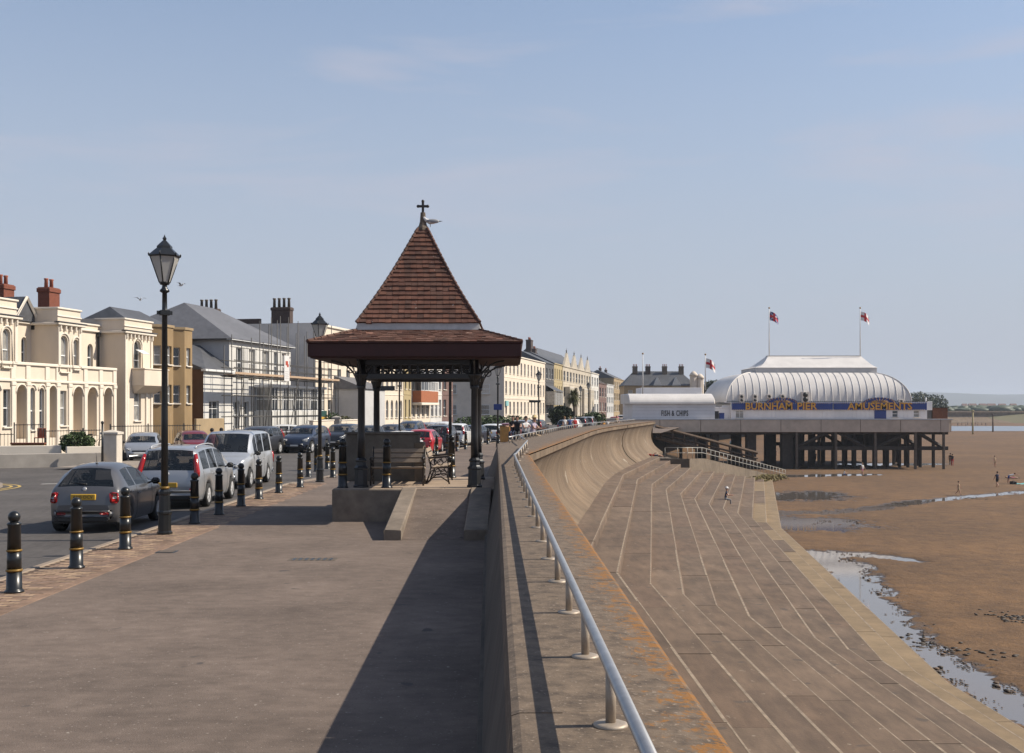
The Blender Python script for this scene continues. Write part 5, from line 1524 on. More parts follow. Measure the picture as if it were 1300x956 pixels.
op(111, 123, zg, az1, 'openarch')
op(132, 142, zg, az1, 'openarch')
facade(A, 0, S_(147), -.2, zpar, gf, 0, cream)
# porch parapet panels, string courses, pilasters
band(A, 0, S_(147), 0, zpb - .1, .16, .10, name='string_course', both=False)
band(A, 0, S_(147), 0, zpar - .12, .18, .12, name='parapet_coping', both=False)
for xv in (-12, 16, 35, 59.5, 73, 88, 108, 127.5, 145):
    q = MB(); s0 = S_(xv); q.cbox(s0 - .16, s0 + .16, -.09, .02, -.1, zpb - .1, .02); q.cbox(s0 - .2, s0 + .2, -.13, .02, zpb - .32, zpb - .1, .03); q.build('pilaster', cream_trim, A)
    q = MB(); q.cbox(s0 - .2, s0 + .2, -.07, .02, zpb + .06, zpar - .12, .02); q.build('parapet_pier', cream_trim, A)
for (xa, xb) in ((-9, 0), (21, 33), (62, 71), (93, 105), (111, 123), (132, 142), (38, 44.5), (50, 56.5)):
    xc, r = (S_(xa) + S_(xb)) / 2, (S_(xb) - S_(xa)) / 2 + .08
    q = MB(); q.tube([(xc + r * math.cos(a), -.02, az1 - r + .08 + r * math.sin(a)) for a in [PI * k / 10 for k in range(11)]], .06, 6); q.build('arch_moulding', cream_trim, A)
shell(A, 0, S_(147), 0, 4.0, -.2, zpar, cream)
q = MB(); q.box(.05, S_(147) - .05, .1, D1 + .3, zpar - .75, zpar - .65); q.build('balcony_floor', lead, A)
# the upper storey, set back, and the three towers that come forward
UP = []
zu0, zu1 = pz(458, lineY(30)), pz(424, lineY(30))
for (xa, xb) in ((-14, -7), (27, 34), (111, 118)): UP.append((sdep(xa, YA, D1), sdep(xb, YA, D1), zu0 - .1, zu1, 'arch'))
facade(A, 0, S_(157), zpar - .8, ztop - .55, UP, D1, cream)
band(A, 0, S_(157), D1, zcor - .05, .14, .16); band(A, 0, S_(157), D1, ztop - .62, .12, .1, name='parapet_coping')
def tower(xa, xb, zt, wins, low=None, m_side=cream):
    s0, s1 = S_(xa), S_(xb)
    ops = [(S_(a), S_(b), c, d, k) for (a, b, c, d, k) in wins]
    z0 = zpar - .02 if low is None else -.2
    facade(A, s0, s1, z0, zt, ops, -.06, cream)
    shell(A, s0, s1, -.06, 7.5, z0, zt, cream)
    band(A, s0, s1, -.06, zcor - .08, .16, .24); band(A, s0, s1, -.06, zcor + .08, .06, .30, slate); band(A, s0, s1, -.06, zt - .55, .1, .07, name='parapet_band'); band(A, s0, s1, -.06, zt - .1, .12, .09, name='parapet_coping')
    # side returns of the cornice
    q = MB(); q.cbox(s0 - .24, s0 + .02, -.29, D1 + .4, zcor - .08, zcor + .08, .03); q.cbox(s0 - .07, s0 + .02, -.12, D1 + .4, zt - .1, zt + .02, .02); q.build('cornice_return', lead if False else cream_trim, A)
    nb = max(4, int((s1 - s0) / .42))
    for k in range(nb):
        xx = s0 + .14 + (s1 - s0 - .28) * k / (nb - 1)
        q = MB(); q.cbox(xx - .06, xx + .06, -.24, -.05, zcor - .42, zcor - .08, .03); q.build('corbel', cream_trim, A)
    for (a, b, c, d, k) in ops:
        xc, r = (a + b) / 2, (b - a) / 2 + .14
        if k == 'arch':
            q = MB(); q.tube([(xc - r, -.08, c)] + [(xc - r * math.cos(t), -.08, d - r + .14 + r * math.sin(t)) for t in [PI * j / 10 for j in range(11)]] + [(xc + r, -.08, c)], .06, 6); q.build('window_moulding', cream_trim, A)
    for xx in (s0 + .12, s1 - .12):
        q = MB(); q.cbox(xx - .12, xx + .12, -.14, -.05, z0, zcor - .08, .02); q.build('pilaster', cream_trim, A)
    flat_roof(A, s0, s1, -.06, 7.5, zt - .3)
for xv in (41.5, 124):
    s0 = sdep(xv, YA, D1 - .12); q = MB(); q.cyl((s0 + .1, D1 - .12, zpar - .6), (s0 + .1, D1 - .12, zcor), .07, n=7); q.cbox(s0 - .02, s0 + .22, D1 - .24, D1, zcor - .35, zcor - .05, .03); q.build('drainpipe', black_iron, A)
tower(-26, 20, ztop + .05, [(-17, -8, zu0 - .4, zu1 + .2, 'arch'), (2, 12, zu0 - .4, zu1 + .2, 'arch')])
tower(72, 101, ztop, [(75, 85, zu0 - .5, zu1 + .15, 'arch'), (92, 99, zu0 - .3, zu1 + .0, 'arch')])
t3z0, t3z1 = pz(478, lineY(172)), pz(432, lineY(172))
tower(157, 192, pz(406, lineY(172)), [(169, 178, t3z0, t3z1, 'arch'), (169, 178, pz(534, lineY(172)), pz(496, lineY(172)), 'sash')], low=True)
for xx in (160, 184):
    q = MB(); s0 = S_(xx); q.cbox(s0 - .1, s0 + .1, -.16, -.05, 0, zpb, .02); q.build('pilaster', cream_trim, A)
# box balcony on the far tower and the opened casement
q = MB(); s0, s1 = S_(166), S_(197); zb0, zb1 = pz(497, lineY(180)), pz(470, lineY(180))
q.cbox(s0, s1, -1.0, -.06, zb0 + .35, zb1, .03)
q.add([(s0, -1.0, zb0 + .36), (s1, -1.0, zb0 + .36), (s1, -.06, zb0 + .36), (s0, -.06, zb0 + .36), (s0 + .2, -.1, zb0 - .15), (s1 - .2, -.1, zb0 - .15)], [(0, 1, 5, 4), (0, 4, 3), (1, 2, 5)])
q.cbox(s0 - .06, s1 + .06, -1.06, -.0, zb1, zb1 + .1, .02); q.build('box_balcony', cream, A)
q = MB(); q.cbox(-.45, .45, -.02, .02, -.3, .3, .01, M=T(S_(174), -.42, pz(447, lineY(174))) @ RX(R(-62))); q.build('open_casement', white_upvc, A)
# gable between the first two towers, slate roofs behind, chimneys
gx0, gx1 = sdep(14, YA, D1), sdep(42, YA, D1)
gm = (gx0 + gx1) / 2
zgb = zcor + .1
q = MB(); q.add([(gx0, D1 - .25, zgb), (gx1, D1 - .25, zgb), (gm, D1 - .25, zgb + 1.35)], [(0, 1, 2)]); q.build('gable_panel', slate, A)
for (xa, xb) in ((gx0 - .15, gm), (gx1 + .15, gm)):
    q = MB(); q.cyl((xa, D1 - .32, zgb - .06), (xb, D1 - .32, zgb + 1.42), .1, n=4, smooth=False); q.build('bargeboard', cream_trim, A)
q = MB(); q.add([(gx0 - .2, D1 - .4, zgb), (gm, D1 - .4, zgb + 1.45), (gm, 6, zgb + 1.45), (gx0 - .2, 6, zgb), (gx1 + .2, D1 - .4, zgb), (gx1 + .2, 6, zgb)], [(0, 1, 2, 3), (1, 4, 5, 2)]); q.build('gable_roof', slate, A)
gable_roof(A, 0, S_(157), D1 + .5, 11, ztop - .7, 1.3, slate, 1.0, 0, name='main_roof')
gable_roof(A, sdep(125, YA, 6), sdep(190, YA, 6), 2.5, 9.5, ztop - .45, 2.0, slate, 1.6, .1, name='rear_roof')
shell(A, 0, Lend, D1, 10.5, -.2, ztop - .7, cream)
chimney(A, sdep(4, YA, 4.0), 4.0, ztop - .6, 1.0, .8, 2.1, 2); chimney(A, sdep(62, YA, 3.0), 3.0, ztop - .5, 1.1, .8, 2.1, 2)
# forecourt of the villa: low walls, railings, hedge bush, gate pillar
def wall_thing(name, pts, h, th, m, label, cat='wall', z=0, cap=None):
    p0 = Vector((pts[0][0], pts[0][1], z)); t = thing(name, p0, 0, label, cat)
    for (a, b) in zip(pts, pts[1:]):
        A_, B_ = Vector((a[0], a[1], 0)), Vector((b[0], b[1], 0)); d = (B_ - A_); L_ = d.length
        M_ = Matrix.Translation(A_ - Vector((p0.x, p0.y, 0))) @ RZ(math.atan2(d.y, d.x))
        q = MB(); q.cbox(0, L_, -th / 2, th / 2, -.15, h, .02); q.build('wall_run', m, t, M_)
        if cap:
            q = MB(); q.cbox(-.04, L_ + .04, -th / 2 - .05, th / 2 + .05, h, h + .08, .02); q.build('coping', cap, t, M_)
    return t
rend_grey = mat('grey_garden_wall', (0.36, 0.325, 0.285), 0.9, 0.12, 2, big=.1)
wall_thing('garden_wall', [(px(-40, 51), 51), (px(131, 53.5), 53.5)], .52, .25, rend_grey, 'low grey rendered wall along the pavement in front of the villa')
wall_thing('garden_wall', [(px(-10, 56), 56), (px(78, 57), 57)], .75, .25, cream_trim, 'low cream inner wall in front of the villa railings, left of the bush')
wall_thing('garden_wall', [(px(84, 56.5), 56.5), (px(132, 57.5), 57.5)], .7, .25, cream_trim, 'low cream inner wall below the green bush')
def pillar(x, Y, w, y0, y1, m, label, cap=True):
    z1 = pz(y0, Y); wm_ = w * Y / FPX
    t = thing('gate_pillar', (px(x, Y), Y, -.1), 0, label, 'pillar', 'gate pillars')
    q = MB(); q.cbox(-wm_ / 2, wm_ / 2, -wm_ / 2, wm_ / 2, 0, z1 - .1, .03); q.build('shaft', m, t)
    q = MB(); q.add([(-wm_ / 2 - .05, -wm_ / 2 - .05, z1 - .1), (wm_ / 2 + .05, -wm_ / 2 - .05, z1 - .1), (wm_ / 2 + .05, wm_ / 2 + .05, z1 - .1), (-wm_ / 2 - .05, wm_ / 2 + .05, z1 - .1),
                     (-wm_ / 2 - .05, -wm_ / 2 - .05, z1), (wm_ / 2 + .05, -wm_ / 2 - .05, z1), (wm_ / 2 + .05, wm_ / 2 + .05, z1), (-wm_ / 2 - .05, wm_ / 2 + .05, z1), (0, 0, z1 + .12)],
                    [(3, 2, 1, 0), (0, 1, 5, 4), (1, 2, 6, 5), (2, 3, 7, 6), (3, 0, 4, 7), (4, 5, 8), (5, 6, 8), (6, 7, 8), (7, 4, 8)]); q.build('cap', m, t)
    return t
pillar(142, 54, 20, 546, 590, mat('pale_pillar', (.60, .54, .46), .88, .1, 3), 'broad pale stone gate pillar beside the silver car')
pillar(388, 74, 13, 538, 572, rend_grey, 'grey gate pillar left of the second lamp post'); pillar(427, 82, 9, 528, 560, rend_grey, 'grey gate pillar just right of the second lamp post', True)
def railing(name, a, b, h, label, z=0, n=None):
    A_, B_ = Vector(a), Vector(b); d = B_ - A_; L_ = d.length
    t = thing(name, (a[0], a[1], z), math.atan2(d.y, d.x), label, 'railing', 'black iron railings')
    for zz in (.12, h - .08):
        q = MB(); q.cbox(0, L_, -.02, .02, zz, zz + .04, .006); q.build('rail', black_iron, t)
    q = MB()
    nn = n or int(L_ / .17)
    for k in range(nn): q.cyl((L_ * (k + .5) / nn, 0, 0), (L_ * (k + .5) / nn, 0, h), .013, n=4)
    o = q.build('bars', black_iron, t)
    q = MB()
    for k in range(int(L_ / 2.4) + 1): q.cbox(k * 2.4 - .03, k * 2.4 + .03, -.03, .03, 0, h + .08, .008)
    q.build('posts', black_iron, t)
    return t
railing('iron_railing', (px(-30, 59), 59, 0), (px(17, 60), 60, 0), 1.1, 'black iron railing in front of the villa at the left edge', .2)
railing('iron_railing', (px(17, 60), 60.1, 0), (px(56, 61), 61, 0), 1.25, 'taller black iron railing above the orange boards', .55)
railing('iron_railing', (px(57, 61), 61, 0), (px(128, 64), 64, 0), 1.2, 'black iron railing behind the bush along the villa', .25)
railing('iron_railing', (px(136, 64), 64.5, 0), (px(255, 69), 69, 0), 1.3, 'black iron railing running from the pillar behind the parked cars', .35)
t = thing('garden_bed_boards', (px(36, 58.6), 58.6, 0), 0, 'rust-stained orange board edging under the villa railing', 'boards')
q = MB(); q.cbox(-.85, .85, -.1, .1, -.1, .75, .02); q.build('board', orange_ply, t); q = MB(); q.cbox(-.9, .9, -.14, .14, .75, .84, .02); q.build('coping', red_brick, t)
t = thing('litter_post', (px(130, 52.6), 52.6, -.1), 0, 'thin dark upright post beside the broad gate pillar', 'post')
q = MB(); q.cyl((0, 0, 0), (0, 0, 2.0), .06, .05, 8); q.lathe([(.07, 2), (.075, 2.1), (.0, 2.14)], 8); q.build('shaft', black_iron, t)
def bush(name, X, Y, Z, rx, ry, rz, n, size, m, label, cat='bush', stem=True, group=None):
    r = random.Random(int(X * 13 + Y * 7)); t = thing(name, (X, Y, Z), 0, label, cat, group)
    def fn(rr):
        while True:
            v = Vector((rr.uniform(-1, 1), rr.uniform(-1, 1), rr.uniform(-1, 1)))
            if .35 < v.length < 1 + .25 * noise.noise(v * 2.3 + Vector((X, Y, 0))): break
        return (v.x * rx, v.y * ry, rz + v.z * rz), 1
    leaf_mesh(n, fn, size, m, 'crown', r).build('crown', m, t)
    q = MB(); q.tube([(0, 0, -.1), (rx * .04, 0, rz * .6), (rx * .15, ry * .1, rz * 1.3)], [.12 * max(rx, .6), .09 * max(rx, .6), .03], 6)
    for k in range(5):
        a = k * 1.3; q.tube([(0, 0, rz * .4), (rx * .4 * math.cos(a), ry * .4 * math.sin(a), rz * 1.0), (rx * .7 * math.cos(a), ry * .7 * math.sin(a), rz * 1.35)], [.05, .035, .015], 5)
    q.build('trunk', bark, t)
    return t
bush('garden_bush', px(93, 56.9), 57.4, .25, .88, .7, .6, 3800, .07, hedge_leaf, 'round clipped green bush in front of the cream villa')
q = MB()
t = thing('bicycle', (px(116, 57.8), 58.3, .0), 0, 'dark bicycle leaning behind the low wall right of the bush', 'bicycle')
for xx in (-.5, .5):
    w_ = MB(); w_.tube([(xx + .33 * math.cos(a), 0, .75 + .33 * math.sin(a)) for a in [2 * PI * k / 16 for k in range(17)]], .02, 5); w_.build('wheel', rubber, t)
w_ = MB(); w_.tube([(-.5, 0, .75), (-.12, 0, .72), (.35, 0, 1.2), (-.2, 0, 1.22), (-.12, 0, .72)], .02, 5); w_.tube([(.5, 0, .75), (.34, 0, 1.36), (.28, .18, 1.38)], .018, 5); w_.build('frame', black_iron, t)
w_ = MB(); w_.cbox(-.36, -.12, -.06, .06, 1.24, 1.3, .02); w_.build('saddle', black_plastic, t)
t = thing('garden_chair', (px(44, 60.6), 61.3, .6), 0, 'small reddish garden chair behind the villa railing', 'chair')
q = MB(); q.cbox(-.25, .25, -.25, .25, .4, .45, .02); q.build('seat', terracotta, t); q = MB(); q.cbox(-.25, .25, .2, .25, .45, .95, .02); q.build('backrest', terracotta, t)
for sx in (-.22, .22):
    for sy in (-.22, .22): q = MB(); q.cyl((sx, sy, 0), (sx, sy, .4), .02, n=6); q.build('leg', black_iron, t)

# ---- B: ochre flat-roofed house with faceted bays
YB = lineY(192); B = bldg('ochre_house', YB, 'ochre rendered flat-roofed house with two faceted window bays')
SB = lambda x: sof(x, YB); HB = pz(418, lineY(230)); LB = SB(252)
facade(B, 0, LB, -.2, HB - .15, [], 0.9, tan_stone); shell(B, 0, LB, .9, 9, -.2, HB + .1, tan_side, tan_side)
wzs = [(pz(512, lineY(230)), pz(489, lineY(230))), (pz(464, lineY(230)), pz(441, lineY(230)))]
for (xa, xb) in ((204, 226), (228, 250)):
    s0, s1 = SB(xa), SB(xb); w = s1 - s0; f = w * .28
    segs = [((s0, .9), (s0 + f, 0)), ((s0 + f, 0), (s1 - f, 0)), ((s1 - f, 0), (s1, .9))]
    for i, (p, r_) in enumerate(segs):
        d = Vector((r_[0] - p[0], r_[1] - p[1])); L_ = d.length
        M0 = T(p[0], p[1], 0) @ RZ(math.atan2(d.y, d.x))
        ww = .5 if i != 1 else .62
        ww = min(ww, L_ - .2)
        facade(B, 0, L_, -.2, HB, [(L_ / 2 - ww / 2, L_ / 2 + ww / 2, a, b, 'sash') for a, b in wzs], 0, tan_stone, .12, M0)
    q = MB(); q.prism([(s0 - .05, .9), (s0 + f - .05, -.08), (s1 - f + .05, -.08), (s1 + .05, .9)], HB, HB + .18); q.build('bay_coping', tan_side, B)
flat_roof(B, 0, LB, .9, 9, HB); band(B, 0, LB, .9, HB - .1, .2, .08, tan_side)
q = MB(); q.tube([(.25, .8, 0), (.25, .8, HB - 1.2), (.1, .85, HB - .9)], .05, 6); q.tube([(-.02, 1.2, 4.4), (.25, .8, 4.3)], .05, 6); q.build('drainpipe', grey_render, B)
q = MB(); q.cbox(SB(213), SB(250), -2.2, -2.0, 0, 1.9, .03); q.build('front_wall', tan_side, B)

# ---- C: white house under scaffold, slate hipped roof
YC = lineY(252); C = bldg('white_house', YC, 'white rendered house with grey slate hipped roof standing behind scaffolding')
SC = lambda x: sof(x, YC)
c0, c1 = SC(291), SC(369)
zE = pz(430, lineY(292)); z1f = pz(486, lineY(320))
ops = []
for xa in (300, 316, 333, 347.5, 357.5):
    xb = xa + (8 if xa < 340 else 5.5); ops.append((SC(xa), SC(xb), z1f + .4, zE - .65, 'bar'))
facade(C, c0, c1, z1f - .3, zE, ops, 0, white_render); shell(C, c0, c1, 0, 11.5, z1f - .3, zE, white_render, grey_render)
shell(C, c0, c1, 0, 11.5, -.2, z1f - .3, white_render, grey_render)
facade(C, c0, c1, -.2, z1f - .3, [(c0 + .8, c0 + 1.9, 1.0, 3.2, 'bar'), (c0 + 2.6, c0 + 3.7, 1.0, 3.2, 'bar')], 0, white_render)
q = MB(); q.cbox(c0 - .3, c1 + .3, -.35, .1, zE - .12, zE + .04, .03); q.build('gutter', white_upvc, C)
gable_roof(C, c0, c1, 0, 11.5, zE, 3.3, slate_pale, 4.0, .4)
for xa, xb, za, zb in ((c0 + .3, c1 - .2, zE - .62, zE - .5),): band(C, xa, xb, 0, za, .1, .06, white_render, 'string_course')
# ground floor bays with white framed glazing
zb0, zb1 = pz(530, lineY(340)), pz(491, lineY(340))
for (xa, xb) in ((323, 352), (354, 392)):
    s0, s1 = SC(xa), SC(xb)
    q = MB(); q.cbox(s0, s1, -1.6, 0, -.1, zb0 + .55, .02); q.build('bay_base', white_render, C)
    n_ = 4
    for k in range(n_):
        w = (s1 - s0) / n_; put_window(C, s0 + k * w + .02, zb0 + .56, w - .04, zb1 - zb0 - .66, -1.6, False, 'bar', False, None, .05)
    q = MB(); q.cbox(s0 - .15, s1 + .15, -1.75, 0.02, zb1 - .1, zb1 + .12, .03); q.build('bay_roof', white_upvc, C)
    put_window(C, -0.0, 0.0, 1.4, zb1 - zb0 - .66, 0, False, 'bar', False, T(s0 + .02, -.1, zb0 + .56) @ RZ(-PI / 2), .0)
# lean-to wing at the near end
w0, w1 = .2, c0
zw = pz(470, lineY(270))
facade(C, w0, w1, -.2, zw, [(w0 + .9, w0 + 2.6, 1.1, 3.2, 'cas')], -.3, white_render); shell(C, w0, w1, -.3, 8, -.2, zw, white_render, mat('brown_side', (.16, .085, .04), .9))
q = MB(); q.add([(w0 - .1, -.5, zw), (w1, -.5, zw), (w1, 8, zw), (w0 - .1, 8, zw), (w1, 2.5, zw + 2.1), (w0 - .1, 5.0, zw + 2.1), (w1, 5.0, zw + 2.1)], [(0, 1, 4, 5), (1, 2, 6, 4), (2, 3, 5, 6), (3, 0, 5)]); q.build('wing_roof', slate, C)
q = MB(); q.cbox(w0 - .2, w1, -.6, -.2, zw - .15, zw + .02, .02); q.build('gutter', white_upvc, C)
# scaffold
scf = thing('scaffold', lineP(YC), PI / 2 - LA, 'grey tube scaffolding with timber deck around the white house', 'scaffold')
tube_m = mat('scaffold_tube', (.075, .07, .065), .55, .2, 6, metal=.3)
zd = pz(480, lineY(320))
xsn = [SC(v) for v in (258, 268, 281, 294, 305, 317, 328, 341, 353, 364, 376, 386, 395)]
for i, xx in enumerate(xsn):
    for yy_ in (-2.7, -1.7):
        q = MB(); h = pz(412 if i > 3 else 440, lineY(330)) + random.uniform(-.8, .6); q.cyl((xx, yy_, -.1), (xx, yy_, h), .037, n=5); q.build('standard', tube_m, scf)
for zz in (2.0, 3.6, zd - .12, zd + .55, zd + 1.1):
    for yy_ in (-2.7, -1.7):
        q = MB(); q.cyl((xsn[0] - .4, yy_, zz), (xsn[-1] + .3, yy_, zz), .037, n=5); q.build('ledger', tube_m, scf)
for i in range(0, len(xsn) - 1, 3):
    q = MB(); q.cyl((xsn[i], -2.72, .2), (xsn[i + 1], -2.72, zd), .037, n=5); q.build('brace', tube_m, scf)
for xx in xsn:
    q = MB(); q.cyl((xx, -2.9, zd - .06), (xx, -1.4, zd - .06), .037, n=5); q.build('transom', tube_m, scf)
deck_m = mat('scaffold_board', (.46, .32, .21), .85, .2, 5)
nb_ = len(xsn) - 1
for i in range(0, nb_, 2):
    for k in range(4):
        q = MB(); x1_ = xsn[min(i + 2, nb_)]; q.cbox(xsn[i] - .15, x1_ + .1, -2.68 + k * .235, -2.46 + k * .235, zd, zd + .045, .008); q.build('board', deck_m, scf)
q = MB(); q.cbox(xsn[0] - .3, xsn[-1] + .2, -2.76, -2.73, zd + .05, zd + .22, .008); q.build('toe_board', deck_m, scf)
t = thing('banner', lineP(lineY(324)), PI / 2 - LA, 'tall white advertising banner with a red emblem hung on the scaffold', 'banner')
zb_0, zb_1 = pz(484, lineY(324)), pz(452, lineY(324))
q = MB(); q.cbox(-.55, .55, -2.83, -2.80, zb_0, zb_1, .005); q.build('sheet', white_paint, t)
q = MB(); q.cbox(-.3, .2, -2.845, -2.831, zb_1 - .8, zb_1 - .45, .004); q.cbox(0, .35, -2.842, -2.831, zb_1 - .95, zb_1 - .7, .004); q.build('emblem', sign_red, t)
q = MB()
for k in range(4): q.cbox(-.35, .35, -2.842, -2.831, zb_0 + .22 + k * .18, zb_0 + .27 + k * .18, .002)
q.build('print_lines', grey_render, t)
t = thing('notice_board', lineP(lineY(362)), PI / 2 - LA, 'dark green and yellow property board on a post below the scaffold', 'sign')
z0_, z1_ = pz(532, lineY(362)), pz(521.5, lineY(362))
q = MB(); q.cbox(-.9, .9, -3.6, -3.57, z0_ + .22, z1_, .01); q.build('panel', mat('sign_green', (.01, .06, .045), .5), t)
q = MB(); q.cbox(-.9, .9, -3.6, -3.57, z0_, z0_ + .2, .01); q.build('strip', plate_yellow, t)
q = MB(); q.cyl((0, -3.55, -.1), (0, -3.55, z1_), .05, n=6); q.build('post', timber_brown, t)
wall_thing('garden_wall', [(px(325, 67), 67.6), (px(373, 74), 74)], .62, .3, cream_trim, 'low sunlit cream wall along the far pavement in front of the scaffold house', cap=cream_trim)
wall_thing('garden_wall', [(px(395, 76), 76), (px(420, 80), 80.5)], 1.75, .3, cream, 'taller cream wall between the two grey gate pillars', cap=cream_trim)
wall_thing('garden_wall', [(px(431, 84), 84), (px(452, 89), 89)], 1.7, .3, cream, 'cream wall right of the grey gate pillars', cap=cream_trim)
wall_thing('timber_fence', [(px(338, 77), 77), (px(380, 80), 80)], .95, .12, timber_brown, 'brown timber fence panel behind the low sunlit wall', 'fence')
railing('iron_railing', (px(338, 72), 71.5, 0), (px(384, 75.5), 75.5, 0), 1.25, 'sparse black posts and rail in front of the timber fence', 0, 6)

# ---- generic terraces further along
def terrace(name, xa, xb, ytop_px, xref, floors, nwin, m, label, D=11, side=None, style='sash', roof='flat', rm_=slate, wfrac=.5, base=0.9, extra=None, arch_ground=False, y=0.0, chim=0, hfrac=.62):
    Y0 = lineY(xa); t = bldg(name, Y0, label); Sx = lambda v: sof(v, Y0)
    L_ = Sx(xb); H = pz(ytop_px, lineY(xref)); fh = (H - base - .5) / floors
    ops = []; pitch = L_ / nwin
    for f in range(floors):
        for k in range(nwin):
            xc = pitch * (k + .5); w = pitch * wfrac; z0_ = base + f * fh + fh * .2
            ops.append((xc - w / 2, xc + w / 2, z0_, z0_ + fh * hfrac, 'arch' if (arch_ground and f == 0) else style))
    facade(t, 0, L_, -.2, H, ops, y, m)
    shell(t, 0, L_, y, D, -.2, H, m, side or m)
    band(t, 0, L_, y, H - .2, .22, .18, cream_trim if m in (cream, white_render) else m, 'cornice', False)
    for f in range(1, floors): band(t, 0, L_, y, base + f * fh - .05, .1, .06, cream_trim if m in (cream, white_render) else m, 'string_course', False)
    if roof == 'flat': flat_roof(t, 0, L_, y, D, H + .02, rm_)
    elif roof == 'gable': gable_roof(t, 0, L_, y, D, H, 2.6, rm_, 0.0, .1)
    elif roof == 'hip': gable_roof(t, 0, L_, y, D, H, 3.0, rm_, 3.0, .2)
    for k in range(chim): chimney(t, L_ * (k + .5) / chim, D * .5, H + (.1 if roof == 'flat' else 1.6), 1.7, .8, 1.9, 4, dark_brick)
    return t, L_, H, Sx
# D: tall pale house whose bare grey gable faces the camera
Dh, LD, HD, SD = terrace('tall_terrace', 400, 468, 411, 405, 3, 6, cream, 'tall cream terrace with bare grey gable end behind the scaffold, left of the shelter', D=13, side=grey_gable, wfrac=.42)
chimney(Dh, .6, 11.2, HD, .8, 1.9, 1.6, 0, dark_brick); chimney(Dh, .6, 3.6, HD, .8, 1.9, 1.6, 0, dark_brick)
for yy_ in (10.5, 11.0, 11.5, 12.0, 2.9, 3.4, 3.9, 4.4):
    q = MB(); q.lathe([(.16, 0), (.13, .8), (.17, .85), (.17, .95), (.12, .95)], 8, (.6, yy_, HD + 1.55)); q.build('chimney_pot', concrete_dark, Dh)
q = MB(); q.cbox(.0, .3, 5.6, 8.8, HD, HD + .5, .03); q.build('gable_parapet', dark_brick, Dh)
q = MB(); q.cbox(SD(425), SD(452), -3.2, -.05, -.1, 4.6, .03); q.build('porch_extension', grey_render, Dh)
q = MB(); q.add([(SD(424), -3.4, 4.6), (SD(453), -3.4, 4.6), (SD(453), 0, 5.9), (SD(424), 0, 5.9), (SD(424), 0, 4.6), (SD(453), 0, 4.6)], [(0, 1, 2, 3), (0, 3, 4), (1, 5, 2)]); q.build('porch_roof', slate_pale, Dh)
terrace('cream_terrace', 469, 512, 420, 480, 3, 7, cream, 'cream terrace with arched ground floor seen between the left shelter columns', wfrac=.5, arch_ground=True)
terrace('buff_house', 512.5, 522, 424, 515, 3, 2, yellow_render, 'narrow buff house left of the red bay house', wfrac=.4)
Eh, LE, HE_, SE = terrace('red_bay_house', 522.3, 546, 430, 530, 3, 4, cream, 'house with red tile-hung bay front seen under the shelter roof', wfrac=.6)
q = MB(); q.cbox(.3, LE - .3, -1.2, -.02, base_z := pz(511, lineY(533)), pz(496.5, lineY(533)), .05); q.build('hung_tile_band', red_render, Eh)
q = MB(); q.cbox(.2, LE - .2, -1.3, -.02, base_z - .35, base_z - .02, .05); q.build('bay_cornice', cream_trim, Eh)
zb_ = pz(496.5, lineY(533)) + .03
for k in range(5):
    w = (LE - .6) / 5; put_window(Eh, .3 + k * w + .05, zb_, w - .1, 2.3, -1.2, False, 'bar', False, None, .03)
q = MB(); q.cbox(.2, LE - .2, -1.3, -.02, zb_ + 2.32, zb_ + 2.6, .05); q.build('bay_roof', slate, Eh)
terrace('white_bay_house', 546.2, 561, 428, 550, 3, 3, white_render, 'narrow white house right of the red bay house', wfrac=.62)
terrace('plum_brick_house', 561.2, 575, 430, 565, 3, 2, purple_brick, 'plum brick house with white windows left of the beige gable', wfrac=.5)
# F: long cream terrace with blank beige gable
Fh, LF, HF, SF = terrace('long_terrace', 640, 692, 453.5, 662, 3, 12, cream, 'long cream three-storey terrace with beige gable end right of the shelter', D=12.5, side=beige_gable, wfrac=.42, roof='flat')
for (ya_, za_, zb2) in ((3.4, 1.6, 3.3), (9.3, 1.6, 3.3), (3.4, 5.2, 6.9), (9.3, 5.2, 6.9)):
    put_window(Fh, 0, 0, 1.7, zb2 - za_, 0, False, 'sash', True, T(-.02, ya_ + .85, za_) @ RZ(-PI / 2), -.03)
band(Fh, -.3, LF, 0, 4.3, .14, .08, cream_trim, 'string_course', False)
chimney(Fh, LF * .35, 6, HF, 2.2, .8, 1.7, 5, dark_brick); chimney(Fh, LF * .8, 6, HF, 2.2, .8, 2.2, 5, dark_brick)
q = MB(); q.cbox(.5, 2.6, -.3, -.05, 3.1, 4.0, .02); q.build('fascia_sign', mat('aqua_sign', (.22, .47, .47), .6), Fh)
Gh, LG, HG, SG = terrace('charcoal_house', 692.3, 703, 461, 697, 3, 3, dark_render, 'narrow charcoal house with glazed white bay beyond the long terrace', wfrac=.5, roof='gable')
q = MB(); q.cbox(.2, LG - .2, -2.0, 0, 3.4, 6.3, .05); q.build('glazed_bay', curtain_glass, Gh)
for k in range(6):
    q = MB(); xx = .2 + (LG - .4) * k / 5; q.cbox(xx - .07, xx + .07, -2.06, -1.98, 3.4, 6.3, .02); q.build('bay_mullion', white_upvc, Gh)
q = MB(); q.add([(0, -2.3, 6.3), (LG, -2.3, 6.3), (LG - .4, 0, 7.6), (.4, 0, 7.6)], [(0, 1, 2, 3)]); q.build('bay_roof', slate, Gh)
terrace('yellow_house', 703.3, 714, 462, 708, 3, 4, yellow_render, 'yellow house with slate roof between the charcoal house and the gabled terrace', wfrac=.36, roof='gable', chim=1)
gothic = mat('stone_render', (.50, .44, .35), .88, .12, 1.0, big=.1)
